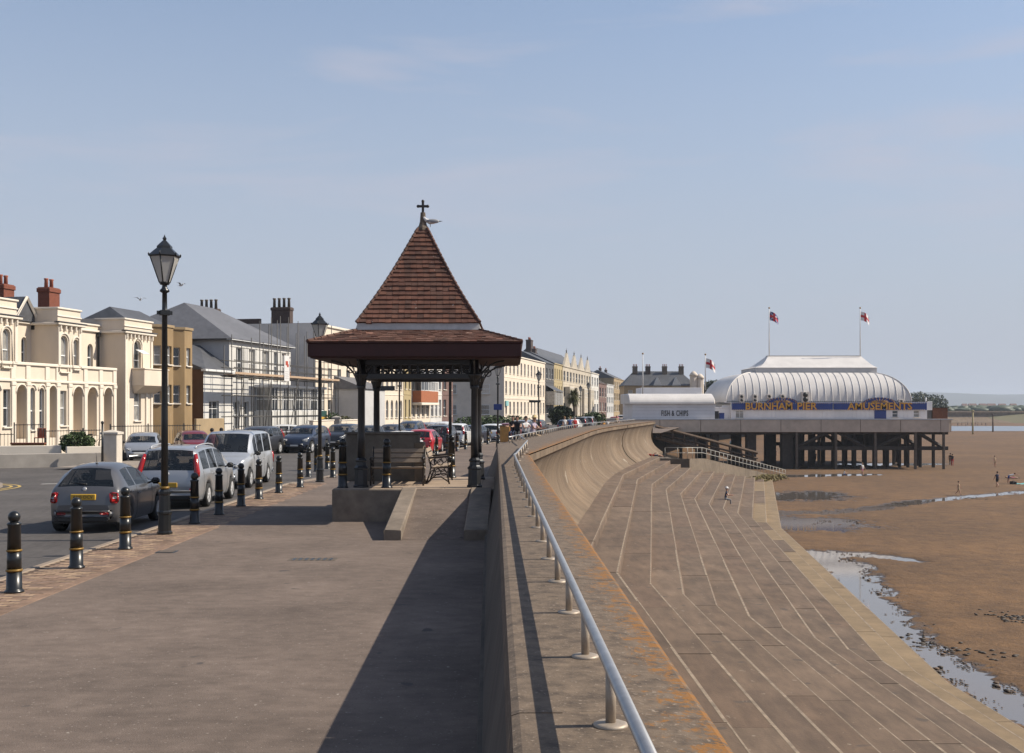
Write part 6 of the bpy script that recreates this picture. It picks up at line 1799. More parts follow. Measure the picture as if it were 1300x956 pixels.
# H: white gothic terrace with pointed gables
Hh, LH_, HH, SH = terrace('gabled_terrace', 714.5, 750, 466, 722, 3, 10, gothic, 'pale stone terrace with four steep pointed gables and finials', side=tan_side, wfrac=.55, roof='gable')
for k in range(4):
    xc = LH_ * (k + .5) / 4; w = LH_ / 8 * .82
    q = MB(); q.add([(xc - w, -.15, HH - .2), (xc + w, -.15, HH - .2), (xc, -.15, HH + 3.3), (xc - w, .35, HH - .2), (xc + w, .35, HH - .2), (xc, .35, HH + 3.3)], [(0, 1, 2), (5, 4, 3), (0, 2, 5, 3), (1, 4, 5, 2)]); g_ = q.build('gable', gothic, Hh)
    q = MB(); q.lathe([(.14, 0), (.1, .5), (.2, .6), (.06, .8), (.0, 1.4)], 6, (xc, .1, HH + 3.1)); q.build('finial', concrete_dark, g_)
    put_window(Hh, xc - .45, HH + .3, .9, 2.0, -.15, True, 'sash', False, None, -.02)
    q = MB(); q.cbox(xc - w * .7, xc + w * .7, -1.3, 0, 0, HH * .62, .1); b_ = q.build('bay', gothic, Hh)
    for f in range(2):
        for j in range(3): put_window(Hh, xc - w * .62 + j * w * .42, 1.5 + f * HH * .32, w * .36, 2.1, -1.3, False, 'sash', False, None, -.02)
q = MB(); gable_roof(Hh, 0, LH_, 3, 13, HH + .2, 4.6, slate, .5, 0, name='rear_roof')
chimney(Hh, .8, 8, HH + 2.5, 2.6, 1.2, 3.6, 5, dark_brick)
terrace('white_turret_house', 750.5, 760, 474, 755, 3, 3, white_render, 'white house with slender glazed upper bay beyond the gabled terrace', wfrac=.5, roof='gable')
terrace('dark_roofed_house', 760.3, 770, 487, 765, 2, 3, purple_brick, 'low house under a big dark tiled roof beyond the white turret house', wfrac=.5, roof='hip', rm_=timber_dark, chim=1)
terrace('white_bay_terrace', 770.3, 779, 488, 774, 3, 4, grey_render, 'small white terrace with flat parapet near the pier', wfrac=.5)
terrace('brown_terrace', 779.3, 792, 481, 785, 3, 5, tan_side, 'brown and beige houses just left of the pier kiosk', wfrac=.5, roof='gable', chim=2)
# pub block behind the pier kiosk
pb = thing('seafront_hotel', (px(792, 300), 300, 0), 0, 'grey slate-roofed hotel with several chimneys behind the pier kiosk', 'hotel')
W_ = 19
facade(pb, 0, W_, -.2, 8.8, [(1.2 + k * 2.2, 2.3 + k * 2.2, 5.6, 7.6, 'sash') for k in range(8)], 0, tan_side); shell(pb, 0, W_, 0, 12, -.2, 8.8, tan_side)
gable_roof(pb, 0, W_, 0, 12, 8.8, 4.0, slate, 3.5, .3)
for xx in (3.5, 7.0, 11.5, 16): chimney(pb, xx, 5, 10.8, 1.3, 1.0, 3.3, 3, concrete_dark if xx != 7 else dark_brick)
for xx in (9.0, 14.0):
    q = MB(); q.add([(xx - 1.3, -.1, 8.6), (xx + 1.3, -.1, 8.6), (xx, -.1, 11.0), (xx, 5, 11.0)], [(0, 1, 2), (1, 3, 2), (0, 2, 3)]); q.build('dormer_gable', white_render, pb)
for xx in (18.5, 20.2):
    q = MB(); q.prism([(xx + 1.0 * math.cos(a), -.5 + 1.0 * math.sin(a)) for a in [2 * PI * k / 8 for k in range(8)]], 0, 11.5 - (xx - 18) * .4); q.lathe([(1.2, 0), (.9, .7), (.4, 1.2), (0, 1.35)], 8, (xx, -.5, 11.5 - (xx - 18) * .4)); q.build('bay_tower', beige_gable, pb)
# greenery along the front
bush('hedge', px(627, 118), 118, 0, 4.6, 1.3, .95, 2600, .17, hedge_leaf, 'long green hedge below the beige gable right of the shelter', 'hedge')
bush('street_tree', px(712, 150), 150, .3, 1.7, 1.6, 1.35, 2000, .22, tree_leaf, 'round dark green tree in front of the yellow house', 'tree')
bush('shrub', px(730, 142), 142, 0, 1.7, 1.4, .8, 1500, .2, tree_leaf, 'low dark shrub right of the round green tree', 'shrub')
bush('shrub', px(754, 150), 150, 0, 1.6, 1.4, 1.1, 1200, .2, hedge_leaf, 'pale green shrub at the foot of the far lamp posts', 'shrub')
bush('shrub', px(421, 84), 84, .6, .7, .6, .9, 700, .1, hedge_leaf, 'small bright shrub behind the cream garden wall', 'shrub')
bush('shrub', px(437, 92), 92, 1.0, .9, .6, .5, 700, .1, palm_leaf, 'small yellowish shrub above the cream wall right of the lamp post', 'shrub')
t = thing('palm_tree', (px(728, 150), 150, 0), 0, 'shaggy palm tree on a thin trunk among the far lamp posts', 'palm tree')
q = MB(); q.tube([(0, 0, 0), (.1, 0, 2), (.0, 0, 4.2)], [.18, .14, .12], 7); q.build('trunk', bark, t)
r = random.Random(9); q = MB()
for k in range(420):
    a, e = r.uniform(0, 2 * PI), r.uniform(-1.1, 1.2); d = Vector((math.cos(a) * math.cos(e), math.sin(a) * math.cos(e), math.sin(e))); L_ = r.uniform(.9, 1.6)
    s_ = d.cross(Vector((0, 0, 1))).normalized() * .06; c = Vector((0, 0, 4.3)); m_ = c + d * L_ * .6; e_ = c + d * L_ + Vector((0, 0, -.35))
    q.add([c - s_ * .5, c + s_ * .5, m_ + s_, m_ - s_, e_], [(0, 1, 2, 3), (3, 2, 4)])
q.build('crown', palm_leaf, t)
for (ix, Yd, rx, h, lb) in ((905, 320, 3.8, 8.8, 'dark tree left of the pavilion roof'), (916, 330, 3.6, 8.3, 'second dark tree touching the pavilion roof'), (1164, 420, 5.0, 10.0, 'dark tree at the right end of the pavilion'), (1187, 460, 5.5, 9.4, 'farther dark tree right of the white pavilion tank')):
    bush('tree', px(ix, Yd), Yd, 2.0 if ix < 1000 else -1, rx, rx, h * .5, 2600, .42, tree_leaf, lb, 'tree', group='trees behind the pier')

# ------------------------------------------------------------------ pier
YP = 160.0
pier = thing('pier_deck', (40, YP, SZ), 0, 'concrete pier deck on dark piles standing on the sand', 'pier')
def pl_(x, y, z): return (x - 40, y - YP, z - SZ)
DX0, DX1, DZ0, DZ1 = 14.5, px(1206, YP), -.72, 1.15
xs_ = [DX0, 21.0, 26.8, 32.5, 38.2, 43.9, 49.5, 55.2, 60.9]
for a, b in zip(xs_, xs_[1:] + [DX1]):
    q = MB(); q.cbox(a - 40 + .03, b - 40 - .03, 0, .4, DZ0 - SZ, DZ1 - SZ - .12, .03); q.build('fascia_panel', pier_deck, pier)
q = MB(); q.box(DX0 - 40, DX1 - 40, .42, 26, DZ0 + .5 - SZ, DZ1 - .02 - SZ); q.build('deck', pier_deck, pier)
q = MB(); q.box(DX1 - 40 - .02, DX1 - 40 + .38, 0.45, 26, DZ0 - SZ, DZ1 - .15 - SZ); q.build('end_fascia', pier_deck, pier)
q = MB(); q.cbox(DX0 - 40, DX1 - 40 + .4, -.08, .5, DZ1 - .12 - SZ, DZ1 - SZ, .02); q.build('deck_edge', mat('pale_deck_edge', (.36, .38, .42), .7), pier)
pile_m = MB(); pile_m.cbox(-.19, .19, -.19, .19, -.4, DZ0 + .55 - SZ, .03); pile_me = pile_m.mesh('pile', timber_dark)
pile_l = MB(); pile_l.cbox(-.16, .16, -.16, .16, -.4, DZ0 + .55 - SZ, .03); pile_lm = pile_l.mesh('pile', mat('weathered_pile', (.13, .10, .075), .85, .3, 2))
for ix in (1012, 1062, 1112, 1163, 1199): inst(pile_lm, 'pile', pier, T(px(ix, YP) - 40, .3, 0))
rnd = random.Random(4)
for j in range(1, 5):
    for k in range(13):
        X = 42 + k * 1.62 + rnd.uniform(-.3, .3)
        if X < DX1: inst(pile_me, 'pile', pier, T(X - 40, j * 5.2 + rnd.uniform(-.4, .4), 0))
for ix, w in ((909.5, 1.0), (956, 1.35), (1002, 1.6)):
    for yy_ in (1.6, 12):
        q = MB(); X = px(ix, YP) - 40; q.cbox(X - w / 2, X + w / 2, yy_ - .7, yy_ + .7, -.4, DZ0 + .55 - SZ, .06); q.build('pier_column', timber_dark, pier)
for yy_ in (.55, 11, 21):
    q = MB(); q.cbox(px(1013, YP) - 40, DX1 - 40, yy_, yy_ + .3, -3.3 - SZ, -2.75 - SZ, .03); q.build('lower_beam', timber_dark, pier)
    q = MB(); q.cbox(DX0 - 40, DX1 - 40, yy_ + .05, yy_ + .5, DZ0 - .35 - SZ, DZ0 + .5 - SZ, .03); q.build('cross_head', timber_dark, pier)
for (xa, xb) in ((1013, 1058), (1100, 1062), (1115, 1160), (1199, 1163)):
    for yy_ in (.7, 11.2):
        q = MB(); q.cyl((px(xa, YP) - 40, yy_, -2.9 - SZ), (px(xb, YP) - 40, yy_, DZ0 + .2 - SZ), .26, n=4, smooth=False); q.build('brace', timber_dark, pier)
q = MB(); q.box(px(1120, YP) - 40, px(1160, YP) - 40, 6, 20, -3.2 - SZ, DZ0 - SZ); q.build('machine_housing', timber_dark, pier)
# back screen of the landward abutment under the deck
q = MB(); q.box(DX0 - 44, 20 - 40, 4, 30, -1.5, DZ0 + .5 - SZ); q.build('abutment', concrete_dark, pier)
# timber jetty ramp under the deck
jt = thing('timber_ramp', (22, 150, SZ), 0, 'dark timber ramp with handrails sloping down under the pier', 'ramp')
def ja(ix, iy, Yd): return Vector((px(ix, Yd) - 22, Yd - 150, pz(iy, Yd) - SZ))
for Yd in (148, 151.5):
    for (a, b, r_) in (((832, 541), (962, 575), .2), ((832, 555), (965, 588), .28), ((832, 549), (962, 582), .12)):
        q = MB(); q.cyl(ja(*a, Yd), ja(*b, Yd), r_, n=4, smooth=False); q.build('beam', timber_brown, jt)
    for k in range(9):
        t_ = (k + .5) / 9; p = ja(832, 541, Yd).lerp(ja(962, 575, Yd), t_); p2 = ja(832, 557, Yd).lerp(ja(965, 590, Yd), t_)
        q = MB(); q.cyl(p, p2, .13, n=4, smooth=False); q.build('post', timber_brown, jt)
a, b, c, d = ja(832, 555, 148), ja(965, 588, 148), ja(965, 588, 151.5), ja(832, 555, 151.5)
q = MB(); q.add([a, b, c, d], [(0, 1, 2, 3)]); q.build('deck', timber_dark, jt)
for k in range(6):
    t_ = (k + .7) / 6.5; p = a.lerp(b, t_); q = MB(); q.cyl(p + Vector((0, 1.7, 0)), (p.x, p.y + 1.7, -.3), .22, n=6); q.build('pile', timber_dark, jt)

# pavilion
pav = thing('pier_pavilion', (46, 163, DZ1), 0, 'white pier pavilion with long curved barrel roof and blue sign board', 'pavilion')
YV = 163.0
def vx(ix): return px(ix, YV) - 46
WX0, WX1 = vx(928), vx(1177)
zs0, zs1 = pz(520.6, YV) - DZ1, pz(511, YV) - DZ1
ops = [(vx(1110), vx(1125), 0, zs0 - .03, 'skip'), (vx(1133), vx(1140), .25, zs0 - .05, 'sash'), (vx(1160), vx(1167), .25, zs0 - .05, 'sash'), (vx(934), vx(944), .1, zs0 - .1, 'cas')]
facade(pav, WX0, WX1, 0, zs1, [o for o in ops if o[4] != 'skip'], 0, pier_white)
shell(pav, WX0, WX1, 0, 20, 0, zs1, pier_white)
q = MB(); q.cbox(vx(1110), vx(1125), -.06, .02, .02, zs0 - .03, .02); q.build('door', sign_blue, pav)
for k in range(46):
    xx = WX0 + (WX1 - WX0) * (k + .5) / 46
    if any(a - .2 < xx < b + .2 for a, b, *_ in ops): continue
    q = MB(); q.cbox(xx - .025, xx + .025, -.03, .0, .02, zs0 - .03, .008); q.build('cladding_rib', pier_white, pav)
# curved roof
cx0, cx1, cy0, cy1 = vx(921.5), vx(1157.5), .1, 20.0
HR, AR = pz(473, 167.5) - DZ1 - zs1, 5.0
rings = []
NA = 12
for i in range(NA + 1):
    t = PI / 2 * i / NA
    ins, z = AR * (1 - math.cos(t)), zs1 + .02 + HR * math.sin(t)
    x0, x1, y0, y1 = cx0 + ins, cx1 - ins, cy0 + ins, cy1 - ins
    rings.append([(x0, y0, z), (x1, y0, z), (x1, y1, z), (x0, y1, z)])
for side in range(4):
    mb = MB()
    for i in range(NA):
        a, b = rings[i], rings[i + 1]; s2 = (side + 1) % 4
        mb.add([a[side], a[s2], b[s2], b[side]], [(0, 1, 2, 3)], 0, True)
    me = mb.mesh('roof_slope', pier_roof); bm = bmesh.new(); bm.from_mesh(me); bmesh.ops.remove_doubles(bm, verts=bm.verts, dist=1e-4); bm.to_mesh(me); bm.free()
    inst(me, 'roof_slope', pav)
nr = 26
for k in range(nr + 1):
    xx = lerp(cx0, cx1, k / nr); pts = []
    for i in range(NA + 1):
        t = PI / 2 * i / NA; ins = AR * (1 - math.cos(t))
        if cx0 + ins - .01 <= xx <= cx1 - ins + .01: pts.append((xx, cy0 + ins - .02, zs1 + .02 + HR * math.sin(t) + .02))
    if len(pts) > 2: q = MB(); q.tube(pts, .05, 4, smooth=False); q.build('roof_seam', pier_roof, pav)
for (x, d) in ((cx0, 1), (cx1, -1)):
    q = MB(); q.tube([(x + d * AR * (1 - math.cos(t)), cy0 + AR * (1 - math.cos(t)) - .02, zs1 + .04 + HR * math.sin(t)) for t in [PI / 2 * i / NA for i in range(NA + 1)]], .09, 5); q.build('hip_seam', pier_roof, pav)
# clerestory and swept ridge roof
kz0 = zs1 + .02 + HR; kx0, kx1 = px(959, 168) - 46, px(1112.5, 168) - 46
kz1 = pz(466.8, 168) - DZ1
q = MB(); q.cbox(kx0, kx1, 4.7, 15.4, kz0 - .3, kz1, .02); q.build('clerestory', mat('clerestory_grey', (.50, .49, .49), .6, .06, 1), pav)
rz1 = pz(452, 172) - DZ1; rx0_, rx1_ = px(975.5, 172) - 46, px(1094, 172) - 46
rings = []
for i in range(7):
    t = i / 6; e = t ** .62; f = 1 - (1 - t) ** 1.6
    rings.append([(lerp(kx0 - .1, rx0_, e), lerp(4.6, 9.4, t), lerp(kz1, rz1, f * .25 + t ** 1.3 * .75)), (lerp(kx1 + .1, rx1_, e), lerp(4.6, 9.4, t), lerp(kz1, rz1, f * .25 + t ** 1.3 * .75)),
                  (lerp(kx1 + .1, rx1_, e), lerp(15.5, 10.6, t), lerp(kz1, rz1, f * .25 + t ** 1.3 * .75)), (lerp(kx0 - .1, rx0_, e), lerp(15.5, 10.6, t), lerp(kz1, rz1, f * .25 + t ** 1.3 * .75))])
q = MB(); q.loft(rings, 0, False); q.build('ridge_roof', pier_roof, pav)
q = MB(); q.cbox(rx0_ - .05, rx1_ + .05, 9.3, 10.7, rz1, rz1 + .1, .02); q.build('ridge_cap', grey_render, pav)
# scalloped valance along the eaves
q = MB()
for k in range(110):
    xx = lerp(cx0 + .2, WX1 - .1, k / 109); q.add([(xx - .12, -.12, zs1 + .08), (xx + .12, -.12, zs1 + .08), (xx, -.12, zs1 + .26)], [(0, 1, 2), (2, 1, 0)])
q.build('valance', white_paint, pav)
q = MB(); q.cbox(cx0 - .2, WX1, -.1, .3, zs1 - .02, zs1 + .10, .02); q.build('gutter', pier_white, pav)
# sign
sg = thing('pier_sign', (46, 162.9, DZ1 + zs0), 0, 'long blue sign board with gold letters along the pavilion front', 'sign')
for (xa, xb) in ((929, 1056.5), (1058, 1176)):
    q = MB(); q.cbox(vx(xa), vx(xb), -.16, 0, 0.02, zs1 - zs0 - .05, .03); q.build('board', sign_blue, sg)
    n_ = int((vx(xb) - vx(xa)) / .3)
    q = MB()
    for k in range(n_):
        xx = vx(xa) + .15 + k * .3
        for z in (.07, zs1 - zs0 - .1): q.sphere((xx, -.18, z), .055, .04, .055, 6, 0, 4)
    o = q.build('lamp_bulbs', mat('bulb_glass', (.75, .62, .45), .3), sg)
for (xc, w) in ((992, 41), (1116, 42)):
    X, hw = vx(xc), w * YV / FPX / 2; hh = pz(505, YV) - pz(511, YV) + .1
    pts = [(X + hw * math.cos(a), zs1 - zs0 - .05 + hh * math.sin(a)) for a in [PI * k / 14 for k in range(15)]]
    q = MB(); nn = len(pts)
    q.add([(x, -.14, z) for x, z in pts] + [(x, -.02, z) for x, z in pts], [tuple(range(nn)), tuple(reversed(range(nn, 2 * nn)))] + [(k + 1, k, nn + k, nn + k + 1) for k in range(nn - 1)]); q.build('crest_arch', sign_blue, sg)
    q = MB()
    for k in range(9):
        a = PI * (k + .5) / 9; q.cyl((X + hw * .2 * math.cos(a), -.16, zs1 - zs0 + hh * .15 * math.sin(a)), (X + hw * .55 * math.cos(a), -.16, zs1 - zs0 - .02 + hh * .62 * math.sin(a)), .04, n=5)
    for k in range(13):
        a = PI * (k + .5) / 13; q.sphere((X + hw * .9 * math.cos(a), -.17, zs1 - zs0 - .04 + hh * .88 * math.sin(a)), .07, .04, .07, 6, 0, 4)
    q.build('crest_ornament', sign_gold, sg)
zc = (zs1 - zs0) / 2 - .02
for (body, xa, xb) in (('BURNHAM', 946, 1005), ('PIER', 1011, 1036), ('AMUSEMENTS', 1075.5, 1157)):
    me = text_mesh(body, 1.0, .03, .012)
    w = max(v.co.x for v in me.vertices) - min(v.co.x for v in me.vertices); h = max(v.co.y for v in me.vertices) - min(v.co.y for v in me.vertices)
    W = (xb - xa) * YV / FPX; Hl = 1.02
    for (dx, dz, m, yy_, sc_) in ((.05, -.05, sign_red, -.19, 1.0), (0, 0, sign_gold, -.23, 1.0)):
        m2_ = me.copy(); m2_.materials.clear(); m2_.materials.append(m)
        inst(m2_, 'lettering', sg, T(vx((xa + xb) / 2) + dx, yy_, zc + dz) @ RX(PI / 2) @ Matrix.Diagonal((W / w, Hl / h, 1, 1)))
# roof-edge machines
for k, (ix, iy0, iy1, w) in enumerate(((941, 500.5, 511, 5), (958, 500.5, 511, 5), (976, 500.5, 506, 5), (993, 500.5, 506, 5), (1021.5, 497.5, 511, 9), (1143, 507, 511, 6))):
    t = thing('air_conditioner', (px(ix, 163.2), 163.1, pz(iy1, 163.2)), 0, 'grey air conditioning unit on the pavilion eaves, %s from the left' % names[k], 'air conditioner', 'air conditioning units on the pavilion')
    h = pz(iy0, 163.2) - pz(iy1, 163.2); ww = w * 163 / FPX
    q = MB(); q.cbox(-ww / 2, ww / 2, -.35, .35, 0, h, .03); q.build('casing', grey_gable, t)
    for j in range(2 if h > 1 else 1):
        q = MB(); q.lathe([(min(ww, h) * .36, 0), (min(ww, h) * .36, .02), (min(ww, h) * .1, .03), (0, .03)], 12, M=T(0, -.355, h * (.28 + .44 * j) if h > 1 else h / 2) @ RX(PI / 2)); q.build('fan', black_plastic, t)
# tank and hut at the far right end
t = thing('water_tank', (px(1180, 163), 163.4, DZ1), 0, 'white boxy cabin top beside the blue sign at the pavilion end', 'cabin')
q = MB(); q.cbox(-.55, .55, 0, 3, 1.25, 2.5, .04); q.build('cabin', pier_white, t); q = MB(); q.cbox(-.5, .5, .2, 3, 0, 1.25, .02); q.build('base', dark_render, t); q = MB(); q.cyl((0, 1, 2.5), (0, 1, 3.1), .12, n=8); q.build('vent', pier_white, t)
t = thing('timber_hut', (px(1193.5, 164), 164, DZ1), 0, 'brown timber hut at the seaward end of the pier deck', 'hut')
for k in range(9): q = MB(); q.cbox(-1.1 + k * .245, -.86 + k * .245, 0, .08, 0, 1.55, .01); q.build('plank', mat('hut_timber', (.17, .065, .03), .8, .25, 4), t)
q = MB(); q.box(-1.08, 1.08, .09, 4, 0, 1.54); q.build('body', timber_brown, t); q = MB(); q.cbox(-1.3, 1.3, -.15, 4.2, 1.55, 1.68, .02); q.build('roof', timber_dark, t)
# kiosk
YK = 160.75
ks = thing('pier_kiosk', (px(852, YK), YK, DZ1 - .1), 0, 'white kiosk with rounded roof at the landward end of the pier', 'kiosk')
def kx(ix): return px(ix, YK) - px(852, YK)
kz = lambda iy: pz(iy, YK) - DZ1 + .1
q = MB(); q.box(kx(803), kx(907.5), 0, 14, 0, kz(512)); q.build('wall', pier_white, ks)
for k in range(5):
    zz = lerp(kz(530), kz(513), k / 4); q = MB(); q.cbox(kx(803), kx(907.5), -.02, .0, zz, zz + .03, .004); q.build('cladding_line', grey_render, ks)
ring = []
for ixs in (798, 799.2, 906.5, 908):
    e = 0 if ixs in (799.2, 906.5) else .5
    ring.append([(kx(ixs), -.35 + e + (1 - math.cos(t)) * 3.2, kz(512.5) + (kz(499.5) - kz(512.5) - e * .4) * math.sin(t)) for t in [PI / 2 * j / 8 for j in range(9)]] + [(kx(ixs), 12, kz(499.5)), (kx(ixs), 12, kz(512.5))])
q = MB(); q.loft(ring, 0, False); q.build('curved_roof', pier_roof, ks)
q = MB(); q.cbox(kx(818), kx(897), 4, 11, kz(501), kz(491.5), .03); q.build('roof_parapet', pier_white, ks)
lettering('FISH & CHIPS', 1.12, ink, ks, T(kx(856.5), -.06, kz(525)), .02, .012, sx=.53, space=1.14)
t = thing('bin_store', (px(914, 160.5), 160.8, DZ1), 0, 'dark blue bins standing between the kiosk and the pavilion', 'bins')
for k, (x, h, m) in enumerate(((-.45, 1.05, black_plastic), (.35, .8, sign_blue))):
    q = MB(); q.cbox(x - .34, x + .34, 0, .7, 0, h, .04); q.build('bin', m, t); q = MB(); q.cbox(x - .37, x + .37, -.05, .75, h, h + .07, .02); q.build('lid', m, t)
q = MB(); t = thing('deck_screen', (px(917, 163.5), 163.5, DZ1), 0, 'low white screen wall between kiosk and pavilion', 'wall'); q.cbox(-1.3, 1.4, 0, .2, 0, 1.55, .03); q.build('panel', pier_white, t)
q = MB(); q.cbox(-1.4, 1.5, -.1, .3, 1.55, 1.7, .02); q.build('coping', pier_white, t)
q = MB(); q.cbox(px(921, 163) - px(917, 163.5) - .4, 1.5, 0, .2, 1.7, 1.95, .03); q.build('coping', pier_white, t)
# flagpoles with flags
flag_white = cloth('flag_white', (.75, .73, .72)); flag_red = cloth('flag_red', (.55, .03, .04)); flag_blue = cloth('flag_blue', (.03, .04, .2))
def flagpole(ix, iy0, iy1, Yd, label, flag=None):
    h = pz(iy1, Yd) - pz(iy0, Yd); t = thing('flagpole', (px(ix, Yd), Yd, pz(iy0, Yd)), 0, label, 'flagpole', 'flagpoles on the pier')
    q = MB(); q.cyl((0, 0, 0), (0, 0, h), .09, .05, 6); q.build('pole', white_paint, t); q = MB(); q.sphere((0, 0, h), .14, n=8, k=6); q.build('truck', gold, t)
    if flag:
        fw_, fh = 1.35, 1.35; N, K = 15, 11
        f = thing('flag', (px(ix, Yd) + .08, Yd, pz(iy0, Yd) + h - 2.2 - .3), 0, flag[1], 'flag')
        vs, fs, ms = [], [], []
        for j in range(K + 1):
            for i in range(N + 1):
                u, v = i / N, j / K
                vs.append((u * fw_, .22 * math.sin(u * 7 + v * 1.5) * u, v * fh - u * u * .9 + (1 - v) * u * .1 + .6))
        mb = MB()
        for j in range(K):
            for i in range(N):
                u, v = (i + .5) / N - .5, (j + .5) / K - .5
                if flag[0] == 'cross': m_ = 1 if abs(u) < .10 or abs(v) < .12 else 0
                else: m_ = 1 if (abs(u) < .07 or abs(v) < .1) else (0 if (abs(u) < .11 or abs(v) < .14 or abs(abs(u) - abs(v)) < .05) else 2)
                k = j * (N + 1) + i; mb.add([vs[k], vs[k + 1], vs[k + N + 2], vs[k + N + 1]], [(0, 1, 2, 3)], m_, True)
        mb.build('cloth', [flag_white, flag_red, flag_blue], f)
flagpole(976.5, 452, 391, 172, 'tall flagpole at the left end of the pavilion ridge', ('union', 'red white and blue crossed flag on the left pavilion pole'))
flagpole(1092, 452, 391, 172, 'tall flagpole at the right end of the pavilion ridge', ('cross', 'white flag with red cross on the right pavilion pole'))
flagpole(895.5, 495, 450, 160, 'flagpole on the kiosk roof beside the trees', ('cross', 'white and red flag drooping above the kiosk'))
flagpole(816, 500, 449, 160, 'bare flagpole at the left end of the kiosk')

# ------------------------------------------------------------------ people
def person(label, loc, rz, shirt, trousers, hair, pose='stand', H=1.7, legs_bare=False, arms_bare=True, hat=None, bag=None, group='people'):
    s = H / 1.72
    t = thing('person', loc, rz, label, 'person', group)
    P = dict(lean=0, thL=0, thR=0, knL=0, knR=0, armL=.1, armR=.1, elL=.25, elR=.25, pel=.92, side=.10)
    P.update({'stand': {}, 'walk': dict(thL=.38, thR=-.32, knL=.15, knR=.4, armL=-.4, armR=.4), 'bend': dict(lean=1.25, thL=.05, thR=-.12, armL=1.2, armR=1.1, elL=.1, elR=.1),
              'sit': dict(thL=1.45, thR=1.4, knL=1.4, knR=1.35, armL=.6, armR=.6, elL=1.0, elR=1.0, pel=.10, lean=.18), 'sitground': dict(thL=1.9, thR=1.8, knL=1.9, knR=1.7, armL=.8, armR=.8, elL=.7, elR=.7, pel=.1, lean=.35),
              'work': dict(armL=2.4, armR=2.2, elL=.4, elR=.3, thL=.1, thR=-.1), 'lie': dict(thL=.25, thR=.1, knL=.5, knR=.1, armL=.3, armR=.2, elL=.4, elR=.2)}[pose])
    V, E, Rr, Lb = [], [], [], []
    def jv(p, r, lab, par=None):
        V.append(Vector(p) * s); Rr.append(r if isinstance(r, tuple) else (r, r)); Lb.append(lab)
        if par is not None: E.append((par, len(V) - 1))
        return len(V) - 1
    def dirv(a): return Vector((0, -math.sin(a), -math.cos(a)))      # a from straight down, forward = -y
    pel = Vector((0, 0, P['pel']))
    up = Vector((0, -math.sin(P['lean']), math.cos(P['lean'])))
    root = jv(pel, (.145, .115), 'leg')
    w = jv(pel + up * .18, (.135, .105), 'shirt', root); ch = jv(pel + up * .40, (.165, .12), 'shirt', w); nb = jv(pel + up * .52, (.09, .075), 'shirt', ch)
    hu = (up + Vector((0, 0, .6)) * (1 if pose not in ('bend', 'lie') else .2)).normalized()
    nk = jv(pel + up * .58, .055, 'skin', nb); h1 = jv(pel + up * .58 + hu * .08, (.072, .085), 'skin', nk); h2 = jv(pel + up * .58 + hu * .17, (.082, .098), 'skin', h1); h3 = jv(pel + up * .58 + hu * .245, (.055, .065), 'skin', h2)
    for sd, th, kn, ar, el in ((-1, P['thL'], P['knL'], P['armL'], P['elL']), (1, P['thR'], P['knR'], P['armR'], P['elR'])):
        hp = pel + Vector((sd * .095, 0, -.05)); i0 = jv(hp, (.095, .1), 'leg', root)
        k_ = hp + dirv(th) * .42; i1 = jv(hp.lerp(k_, .5) + Vector((sd * .005, 0, 0)), .082, 'leg', i0); i2 = jv(k_, .06, 'shin' if legs_bare else 'leg', i1)
        a_ = k_ + dirv(th - kn) * .40; i3 = jv(k_.lerp(a_, .35) + Vector((0, .015, 0)), .06, 'shin' if legs_bare else 'leg', i2); i4 = jv(a_, .042, 'shin' if legs_bare else 'leg', i3)
        jv(a_ + Vector((0, -.14, -.045)), (.042, .028), 'shoe', i4)
        sp_ = pel + up * .47 + Vector((sd * .185, 0, 0)); j0 = jv(sp_, .062, 'shirt', ch)
        da = lambda a: Vector((sd * .16, -math.sin(a), -math.cos(a))).normalized()
        el_ = sp_ + da(ar + P['lean'] * .3) * .28; j1 = jv(el_, .043, 'arm' if arms_bare else 'shirt', j0)
        wr = el_ + (da(ar + el + P['lean'] * .3) - Vector((sd * .12, 0, 0))).normalized() * .25; j2 = jv(wr, .032, 'arm' if arms_bare else 'shirt', j1)
        hn = wr + da(ar + el) * .1; j3 = jv(wr.lerp(hn, .5), (.042, .026), 'arm', j2); jv(hn + da(ar + el) * .06, (.03, .014), 'arm', j3)
    me = bpy.data.meshes.new('body'); me.from_pydata([tuple(v) for v in V], E, [])
    ob = bpy.data.objects.new('body', me); col.objects.link(ob)
    md = ob.modifiers.new('skin', 'SKIN'); md.use_smooth_shade = True
    for i, sv_ in enumerate(me.skin_vertices[0].data): sv_.radius = (Rr[i][0] * s, Rr[i][1] * s); sv_.use_root = (i == 0)
    sb = ob.modifiers.new('sub', 'SUBSURF'); sb.levels = 1; sb.render_levels = 1
    dg = bpy.context.evaluated_depsgraph_get()
    m2_ = bpy.data.meshes.new_from_object(ob.evaluated_get(dg)); bpy.data.objects.remove(ob)
    m2_.materials.clear()
    for mm in (skin_mat, shirt, trousers, black_plastic): m2_.materials.append(mm)
    lab2 = {'skin': 0, 'arm': 0, 'shin': 0, 'shirt': 1, 'leg': 2, 'shoe': 3}
    for p in m2_.polygons:
        c = p.center; best, bi = 1e9, 0
        for (a, b) in E:
            A_, B_ = V[a], V[b]; d = B_ - A_; tt = max(0, min(1, (c - A_).dot(d) / max(1e-6, d.length_squared)))
            dd = (A_ + d * tt - c).length - Rr[a][0] * .3 * s
            if dd < best: best = dd; bi = b if tt > .35 else a
        p.material_index = lab2[Lb[bi]]; p.use_smooth = True
    body = inst(m2_, 'body', t)
    hc = (pel + up * .58 + hu * .19) * s
    q = MB(); q.sphere((hc.x, hc.y + .025 * s, hc.z + .02 * s), .098 * s, .108 * s, .10 * s, 10, 0, 8)
